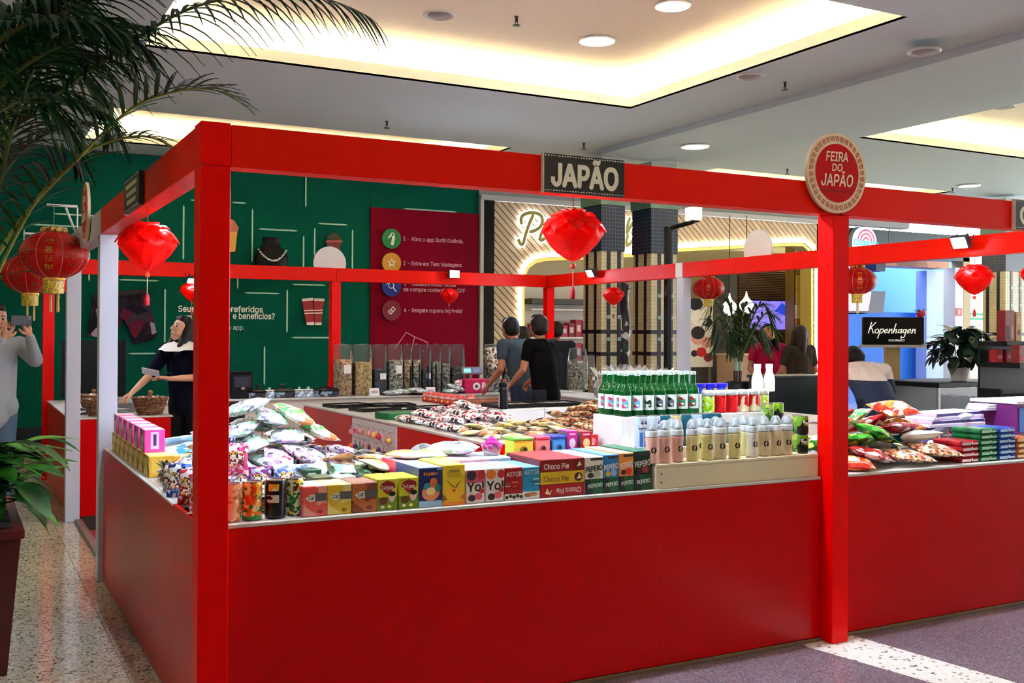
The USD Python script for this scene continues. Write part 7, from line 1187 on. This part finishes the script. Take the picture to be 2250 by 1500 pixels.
onshelf('chocolate_box', 'red chocolate box with dark truffles on the lowest black shelf', 'chocolate box', .21, .78+.22, .17, .15, .03, (196, 20, 26), [('r', .12, .1, .88, .9, (236, 206, 120))]+[('e', .25+.25*(i % 3), .2+.2*(i//3), .09, .08, (40, 22, 16)) for i in range(12)], .14)
onshelf('chocolate_box', 'small hot pink carton on the lowest black shelf at the picture edge', 'chocolate box', .4, .78+.22, .1, .13, .05, (226, 30, 80), [('r', .2, .1, .8, .5, (200, 20, 40)), ('e', .5, .75, .3, .15, (240, 120, 150))], .14)
for i, (x, w, h, c, lab) in enumerate(((.02, .09, .15, (120, 20, 24), 'dark red carton on the middle black shelf, left'), (.13, .05, .1, (190, 90, 40), 'orange carton on the middle black shelf'), (.24, .1, .13, (150, 16, 30), 'crimson bottle-shaped carton on the middle black shelf'), (.36, .09, .17, (20, 110, 84), 'teal carton on the middle black shelf, left of its twin'), (.46, .09, .17, (20, 110, 84), 'teal carton on the middle black shelf, right of its twin'))): onshelf('chocolate_carton', lab, 'carton', x, 1.28-.28+.28, w, h, .08, c, [('r', .2, .15, .8, .45, (214, 206, 190) if i > 2 else (200, 60, 40))], .26)
onshelf('tall_red_box', 'tall dark red box on the top black shelf', 'box', .03, 1.46, .12, .26, .08, (130, 6, 12), [('r', .1, .05, .5, .5, (50, 6, 10)), ('r', .6, .1, .85, .5, (206, 150, 130))], .4); onshelf('gold_box', 'gold chocolate box beside the tall red one on the top black shelf', 'box', .17, 1.46, .07, .25, .06, (190, 150, 70), [('e', .5, .3, .25, .1, (90, 50, 20)), ('r', .2, .6, .8, .85, (226, 200, 130))], .4)
for i in range(2): onshelf('red_tin', ('small red tin beneath the tall red box, front', 'small red tin beside the gold box, front')[i], 'tin', .05+.13*i, 1.28+.0, .09, .11, .07, (170, 16, 30), [('r', .2, .3, .8, .6, (236, 120, 120))], .5)
dt = thing('dark_counter', 'dark counter block left of the second post, beyond the white bottles', 'counter'); a, b = at_d(1704, 826, 10.6), at_d(1800, 880, 10.6)
part(dt, 'body', box(a[0], a[1], .001, a[0]+.75, a[1]+.4, a[2]-.03), mat((12, 24, 30), .4)); part(dt, 'top', rbox(a[0]-.02, a[1]-.02, a[2]-.0295, a[0]+.77, a[1]+.42, a[2], .004), mat((20, 32, 38), .35))
vine = thing('decor_trunk', 'dark twisted decorative trunk with pale glints between the tiled columns', 'ornament'); q0, q1 = at_d(1374, 790, 13.2), at_d(1372, 622, 13.2)
part(vine, 'trunk', tube([(q0[0]+.03*math.sin(k*1.3), q0[1]+.03*math.cos(k*1.1), (q1[2]+.0)*k/14+.001) for k in range(15)], .06, 9), mottle([(24, 22, 20), (60, 54, 46), (190, 190, 180), (16, 16, 16)], 12, .4, dist=1), smooth=True); part(vine, 'leaves', J(*[T(leaf(.16, .06, .4, 4), (q0[0], q0[1], 1.6+.12*(k % 6)), rz=k*1.1, ry=-.6) for k in range(14)]), DG[0], kind='stuff', smooth=True)
# ================================================================== PEOPLE
SKIN1, SKIN2, SKIN3 = (206, 150, 122), (176, 118, 88), (216, 164, 136)
def vec(*a): return np.array(a, float)
def hand(w, fwd, up, side, curl=.4, s=1.0):
    """chains of one hand: wrist point, direction of the fingers, back of the hand, and the thumb's side"""
    f = fwd/np.linalg.norm(fwd); u = up-f*np.dot(up, f); u /= np.linalg.norm(u)+1e-9; sd = np.cross(u, f)*side; out = []
    palm = w+f*.045*s; out.append([(w, .021*s), (palm+sd*.018*s, .017*s), (w+f*.085*s+sd*.024*s, .0125*s)]); out.append([(w, .021*s), (palm-sd*.018*s, .017*s), (w+f*.082*s-sd*.026*s, .0115*s)]); out.append([(palm+sd*.02*s, .016*s), (palm-sd*.02*s, .016*s)])
    for k, (o, L) in enumerate(((.027, .07), (.009, .078), (-.009, .073), (-.027, .058))):
        p0 = w+f*.085*s+sd*o*s; d = f; p = p0; ch = [(p0, .0095*s)]
        for j in range(3): a = curl*(j+1)*.75; d = f*math.cos(a)-u*math.sin(a); p = p+d*L*s*(.44, .32, .24)[j]; ch.append((p, (.0088-.0009*j)*s))
        out.append(ch)
    t0 = w+f*.022*s+sd*.022*s; t1 = t0+(f*.55+sd*.75-u*.15)*.036*s; t2 = t1+(f*.9+sd*.25-u*.35)*.032*s; out.append([(t0, .014*s), (t1, .0105*s), (t2, .0085*s)])
    return out
def person(label, loc, rz, arms, hair='short', hair_rgb=(24, 18, 18), skin_rgb=SKIN1, shirt=((20, 20, 22),), sleeve=.5, trousers=(40, 44, 60), lean=0., head_turn=(0, 0), H_=1.72, shoulders=.2, group=None, extra=None, shirt_mat=None, shoes=(40, 38, 38), legs=None, twist=0, hold=None, long_sleeve=False):
    """faces -y; arms: ((elbow), (wrist), hand forward, hand up, curl) left then right, local metres for a 1.72 m body"""
    t = thing('person', label, 'person', loc, rz, group); k = H_/1.72
    hip = vec(0, 0, .93); c, s = math.cos(lean), math.sin(lean)
    def tr(x, y, z):      # bend of the trunk at the hip towards -y
        y, z = y, z-.93; return vec(x, y*c-z*s, .93+y*s+z*c)*k if z > 0 else vec(x, y, z+.93)*k
    sh = [tr(sx*shoulders, .0, 1.42) for sx in (1, -1)]; neck0, neck1 = tr(0, .005, 1.44), tr(0, -.012, 1.53); ht, hp = head_turn
    hc = tr(0, -.02, 1.615); ax = tr(0, -.02, 2.0)-hc; ax /= np.linalg.norm(ax); fy = np.cross(vec(1, 0, 0), ax)*-1; fy /= np.linalg.norm(fy)
    if np.dot(fy, vec(0, -1, 0)) < 0 and lean < 1.2: fy = -fy
    rx_ = vec(1, 0, 0)
    Rz_ = trimesh.transformations.rotation_matrix(ht, ax)[:3, :3]; fy = Rz_ @ fy; rx_ = Rz_ @ rx_; Rp = trimesh.transformations.rotation_matrix(-hp, rx_)[:3, :3]; fy = Rp @ fy; up = Rp @ ax
    h = lambda a, b, c_: hc+(rx_*a+fy*b+up*c_)*k
    ch = [[(hip*k, .13*k), (tr(0, 0, 1.08), .115*k), (tr(0, .0, 1.28), .125*k), (tr(0, .005, 1.38), .1*k)], [(sh[0], .055*k), (tr(.08, 0, 1.38), .09*k), (tr(-.08, 0, 1.38), .09*k), (sh[1], .055*k)], [(neck0, .055*k), (neck1, .052*k), (h(0, 0, -.05), .05*k)]]
    # head: skull, jaw, nose, ears
    ch += [[(h(0, -.012, .03), .094*k), (h(0, .012, -.005), .08*k)], [(h(0, .02, -.03), .066*k), (h(0, .045, -.085), .036*k)], [(h(.03, .03, -.05), .042*k), (h(-.03, .03, -.05), .042*k)], [(h(0, .088, .01), .011*k), (h(0, .105, -.022), .013*k)], [(h(.088, -.01, .0), .014*k), (h(.09, -.012, -.03), .011*k)], [(h(-.088, -.01, .0), .014*k), (h(-.09, -.012, -.03), .011*k)], [(h(.02, .075, -.062), .009*k), (h(-.02, .075, -.062), .009*k)]]
    lg = legs or (((.09, -.01, .5), (.1, .03, .085)), ((-.09, -.01, .5), (-.1, .03, .085)))
    slv = []; tro = []
    for i, (kn, an) in enumerate(lg):
        sx = 1 if i == 0 else -1; hj = vec(sx*.09, 0, .9)*k; kn, an = vec(*kn)*k, vec(*an)*k; toe = an+vec(0, -.16, -.045)*k
        ch += [[(hj, .085*k), (kn, .055*k), (an, .038*k)], [(an, .036*k), (an+vec(0, -.05, -.04)*k, .034*k), (toe, .028*k)]]; tro.append([(hip*k, .125*k), (hj, .1*k), (kn, .072*k), (an+vec(0, 0, .03)*k, .06*k)])
    for i, (el, wr, fw_, up_, curl) in enumerate(arms):
        sx = 1 if i == 0 else -1; el, wr = vec(*el)*k, vec(*wr)*k
        ch += [[(sh[i], .052*k), (el, .038*k), (el*.6+wr*.4, .036*k), (wr, .023*k)]]+hand(wr, vec(*fw_), vec(*up_), sx, curl, k)
        q = sh[i]+(el-sh[i])*min(1, sleeve/.5*.5 if sleeve < 1 else 1); slv.append([(tr(sx*.1, 0, 1.38), .085*k), (sh[i], .072*k), (sh[i]*.4+q*.6, .063*k), (q, .06*k)]+([(wr-(wr-el)*.08, .036*k)] if long_sleeve else []))
    body = skin(ch, .014, 6); part(t, 'body', body, mat(skin_rgb, .5, spec=.3), smooth=True)
    tor = [[(sh[0], .064*k), (tr(.085, .004, 1.385), .1*k), (tr(-.085, .004, 1.385), .1*k), (sh[1], .064*k)], [(tr(0, 0, .88) if lean == 0 else hip*k-vec(0, 0, .05)*k, .142*k if lean < .8 else .178*k), (tr(0, 0, 1.08), .138*k if lean < .8 else .172*k), (tr(0, -.003, 1.27), .142*k), (tr(0, .005, 1.4), .1*k)], [(tr(.09, 0, .95), .085*k), (tr(.09, 0, 1.2), .09*k), (tr(.1, 0, 1.36), .085*k)], [(tr(-.09, 0, .95), .085*k), (tr(-.09, 0, 1.2), .09*k), (tr(-.1, 0, 1.36), .085*k)]]+slv
    sm = skin(tor, .022, 6); part(t, 'shirt', sm, shirt_mat or mat(shirt[0], .8, spec=.1, bump=.25, bscale=12), smooth=True); part(t, 'trousers', skin(tro, .025, 5), mat(trousers, .8, spec=.2, bump=.2, bscale=14), smooth=True)
    for i, (kn, an) in enumerate(lg): an = vec(*an)*k; part(t, 'shoe', skin([[(an+vec(0, .03, -.03)*k, .042*k), (an+vec(0, -.1, -.045)*k, .042*k), (an+vec(0, -.17, -.05)*k, .036*k)]], .02, 4), mat(shoes, .5), smooth=True)
    hm_ = mat(hair_rgb, .55, spec=.3, bump=.5, bscale=40)
    hr = [[(h(0, -.028, .045), .1*k), (h(0, -.045, .0), .09*k)], [(h(.03, .03, .095), .04*k), (h(-.03, .03, .095), .04*k)], [(h(.05, -.02, .05), .052*k), (h(.04, -.06, -.02), .05*k)], [(h(-.05, -.02, .05), .052*k), (h(-.04, -.06, -.02), .05*k)]]
    if hair == 'long': hr += [[(h(sx*.06, -.03, .04), .06*k), (h(sx*.085, -.02, -.05), .042*k), (h(sx*.09, .0, -.16), .04*k), (h(sx*.08, .02, -.25), .026*k)] for sx in (1, -1)]+[[(h(0, -.06, 0), .08*k), (h(0, -.075, -.16), .07*k), (h(0, -.08, -.26), .05*k)]]
    if hair == 'bun': hr += [[(h(0, -.1, .06), .05*k), (h(0, -.12, .07), .045*k)]]
    part(t, 'hair', skin(hr, .014, 3), hm_, smooth=True)
    for sx in (1, -1): part(t, 'eye', T(trimesh.creation.icosphere(1, .0105*k), h(sx*.032, .078, .008)), mat((40, 28, 24), .2), smooth=True); part(t, 'eyebrow', tube([h(sx*.018, .086, .03), h(sx*.034, .087, .035), h(sx*.05, .076, .03)], .004*k, 5), hm_)
    part(t, 'mouth', tube([h(-.022, .083, -.06), h(0, .089, -.061), h(.022, .083, -.06)], .005*k, 5), mat((150, 70, 66), .4))
    if extra: extra(t, tr, h, sh, k)
    return t
FZ = .0185
def rel(loc, rz, P): d = np.asarray(P, float)-np.asarray(loc, float); c, s = math.cos(-rz), math.sin(-rz); return (d[0]*c-d[1]*s, d[0]*s+d[1]*c, d[2])
# woman with a white collar at the entrance counter
loc = at_d(404, 712, 9.75); loc = (loc[0]+.03, loc[1], FZ); rz = -.75
def woman_extra(t, tr, h, sh, k):
    cm = mat((232, 232, 228), .7); n = 26; a = np.linspace(-2.75, 2.75, n); c0 = tr(0, .01, 1.49); v = []
    for r_, z in ((.07, .005), (.145, -.02), (.2, -.075)): v += [[c0[0]+r_*1.15*math.sin(q), c0[1]-r_*.85*math.cos(q)-.03, c0[2]+z-(.012 if abs(q) < .4 else 0)] for q in a]
    part(t, 'collar', TM(v, [f for i in range(2) for j in range(n-1) for f in ([i*n+j, (i+1)*n+j, (i+1)*n+j+1], [i*n+j, (i+1)*n+j+1, i*n+j+1])]), cm, smooth=True)
    part(t, 'watch_strap', T(trimesh.creation.torus(.028, .006, 16, 8), (vec(.0, -.3, 1.13)), rx=.6, ry=.8), BLK, smooth=True)
person('person in a navy blouse with a white round collar, holding a phone over the baskets', loc, rz, (((.27, -.1, 1.15), (.02, -.32, 1.14), (-.9, -.35, .12), (-.2, .2, .9), .35), ((-.27, -.2, 1.17), (-.3, -.46, 1.0), (-.1, -.75, -.5), (0, -.3, .8), .5)), 'long', (18, 14, 14), SKIN3, ((8, 9, 30),), .9, (16, 16, 18), lean=.12, head_turn=(-.45, .42), H_=1.66, shoulders=.18, extra=woman_extra)
c_, s_ = math.cos(rz), math.sin(rz); ph = np.array([loc[0], loc[1], FZ])+np.array([c_*(-.12)-s_*(-.4), s_*(-.12)+c_*(-.4), 1.16])
pt = thing('phone', 'pale phone lying in the raised hand above the baskets', 'phone', ph, rz+.3, rx=-.85, ry=.2); part(pt, 'case', rbox(-.08, -.038, 0, .08, .038, .009, .003), mat((214, 214, 226), .3)); part(pt, 'screen', box(-.074, -.034, .0091, .074, .034, .0097), mat((90, 100, 160), .2, emit=.1))
# man in the black T-shirt, man in grey beside him
loc = at_d(1200, 735, 10.9); loc = (loc[0], loc[1], FZ); rz = 3.45
person('person in a black T-shirt seen from behind, reaching down to the black trays', loc, rz, (((.245, -.1, 1.16), (.22, -.3, 1.0), (.1, -.7, -.5), (.3, -.3, .7), .5), ((-.235, -.18, 1.15), (-.2, -.42, 1.02), (-.1, -.7, -.45), (0, -.5, .8), .7)), 'short', (22, 16, 14), SKIN2, ((3, 3, 4),), .5, (30, 32, 40), lean=.14, head_turn=(-.35, .3), H_=1.71, shoulders=.185)
loc = at_d(1152, 745, 11.7); loc = (loc[0], loc[1], FZ)
person('person in a slate grey T-shirt bending beside the one in black', loc, 3.5, (((.28, -.1, 1.13), (.26, -.3, .95), (.0, -.7, -.5), (.3, -.3, .7), .5), ((-.27, -.16, 1.12), (-.22, -.36, .95), (-.1, -.7, -.45), (0, -.5, .8), .6)), 'short', (24, 18, 16), SKIN2, ((62, 76, 88),), .5, (40, 52, 76), lean=.3, head_turn=(-.2, .3), H_=1.72)
# two customers beyond the back counter
loc = at_d(1147, 722, 14.2); person('person with long dark hair in profile behind the full nut bags', (loc[0], loc[1], .0), 4.3, (((.25, -.02, 1.14), (.2, -.22, 1.05), (0, -.9, 0), (0, 0, 1), .4), ((-.25, -.02, 1.14), (-.2, -.22, 1.05), (0, -.9, 0), (0, 0, 1), .4)), 'long', (20, 14, 16), SKIN1, ((50, 60, 74),), .6, (40, 40, 52), head_turn=(0, .2), H_=1.62, shoulders=.17)
loc = at_d(1219, 716, 13.9); person('person with short dark hair, only the head showing beside the red back post', (loc[0]+.02, loc[1], .0), 2.6, (((.27, -.02, 1.14), (.22, -.22, 1.05), (0, -.9, 0), (0, 0, 1), .4), ((-.27, -.02, 1.14), (-.22, -.22, 1.05), (0, -.9, 0), (0, 0, 1), .4)), 'short', (22, 20, 20), SKIN2, ((40, 44, 50),), .5, (40, 40, 52), H_=1.68)
# person bending over at the right
loc = at_d(1925, 905, 9.45)
TWO = usdkit.material(stage, '/World/Looks/two_tone', {'tc': ('texture_coordinate', {}), 's': ('separate_xyz', {}), 'm': ('math', dict(math_type='greater_than', value2=1.13)), 'r': ('rgb_ramp', dict(ramp=[(0, lin((10, 34, 66))), (.5, lin((222, 206, 196)))], interpolate=False)), 'p': ('principled_bsdf', dict(roughness=.7))}, [('tc.object', 's.vector'), ('s.z', 'm.value1'), ('m.value', 'r.fac'), ('r.color', 'p.base_color')], surface='p.BSDF')
person('person bending forward in a navy and cream top beyond the bright snack heap', (loc[0]+.03, loc[1], 0), 2.7, (((.3, -.42, .95), (.26, -.6, .72), (0, -.5, -.8), (0, -.8, .3), .4), ((-.3, -.42, .95), (-.26, -.6, .72), (0, -.5, -.8), (0, -.8, .3), .4)), 'short', (16, 14, 14), SKIN2, ((14, 40, 74),), .8, (24, 30, 50), lean=1.0, H_=1.74, shoulders=.22, shirt_mat=TWO)
# shop staff
loc = at_d(1688, 722, 13.6); person('person with long dark hair in a crimson T-shirt behind the beige shop counter', (loc[0], loc[1], .0), -.5, (((.25, -.03, 1.14), (.22, -.24, 1.05), (-.2, -.9, 0), (0, 0, 1), .4), ((-.25, -.03, 1.14), (-.22, -.24, 1.05), (.2, -.9, 0), (0, 0, 1), .4)), 'long', (16, 12, 12), SKIN2, ((170, 14, 60),), .5, (30, 30, 40), head_turn=(.2, .5), H_=1.66, shoulders=.18)
loc = at_d(1757, 722, 13.2); person('person with long brown hair seen from behind against the gold column', (loc[0], loc[1], .0), 2.9, (((.25, -.03, 1.14), (.22, -.24, 1.05), (-.2, -.9, 0), (0, 0, 1), .4), ((-.25, -.03, 1.14), (-.22, -.24, 1.05), (.2, -.9, 0), (0, 0, 1), .4)), 'long', (50, 34, 22), SKIN2, ((60, 50, 40),), .6, (40, 36, 40), H_=1.64, shoulders=.16)
# person taking a picture at the left picture edge
loc = at_d(-14, 640, 8.3)
def sw_extra(t, tr, h, sh, k): part(t, 'hem', skin([[(vec(-.06, 0, .93)*k, .135*k), (vec(.06, 0, .93)*k, .135*k)]], .03, 3), mat((150, 160, 166), .9, bump=.4, bscale=60), smooth=True)
person('person in a grey sweatshirt and jeans raising a phone at the left picture edge', (loc[0], loc[1], .0), .35, (((.26, -.16, 1.3), (.14, -.33, 1.5), (-.35, -.2, .85), (.2, -.9, .1), .9), ((-.26, -.16, 1.2), (-.05, -.33, 1.48), (.35, -.2, .85), (-.2, -.9, .1), .9)), 'short', (30, 22, 20), SKIN1, ((160, 168, 174),), 1.0, (86, 112, 140), H_=1.74, long_sleeve=True, extra=sw_extra)
c_, s_ = math.cos(.35), math.sin(.35); q_ = np.array([loc[0], loc[1], 0])+np.array([c_*.05-s_*(-.4), s_*.05+c_*(-.4), 1.63])
pt = thing('phone', 'dark phone held up by the person at the left picture edge', 'phone', q_, .35); part(pt, 'case', rbox(-.08, -.006, -.04, .08, .006, .04, .003), mat((30, 30, 34), .3)); part(pt, 'camera_bump', rbox(.045, -.009, .005, .072, -.0061, .034, .001), mat((90, 94, 100), .3))
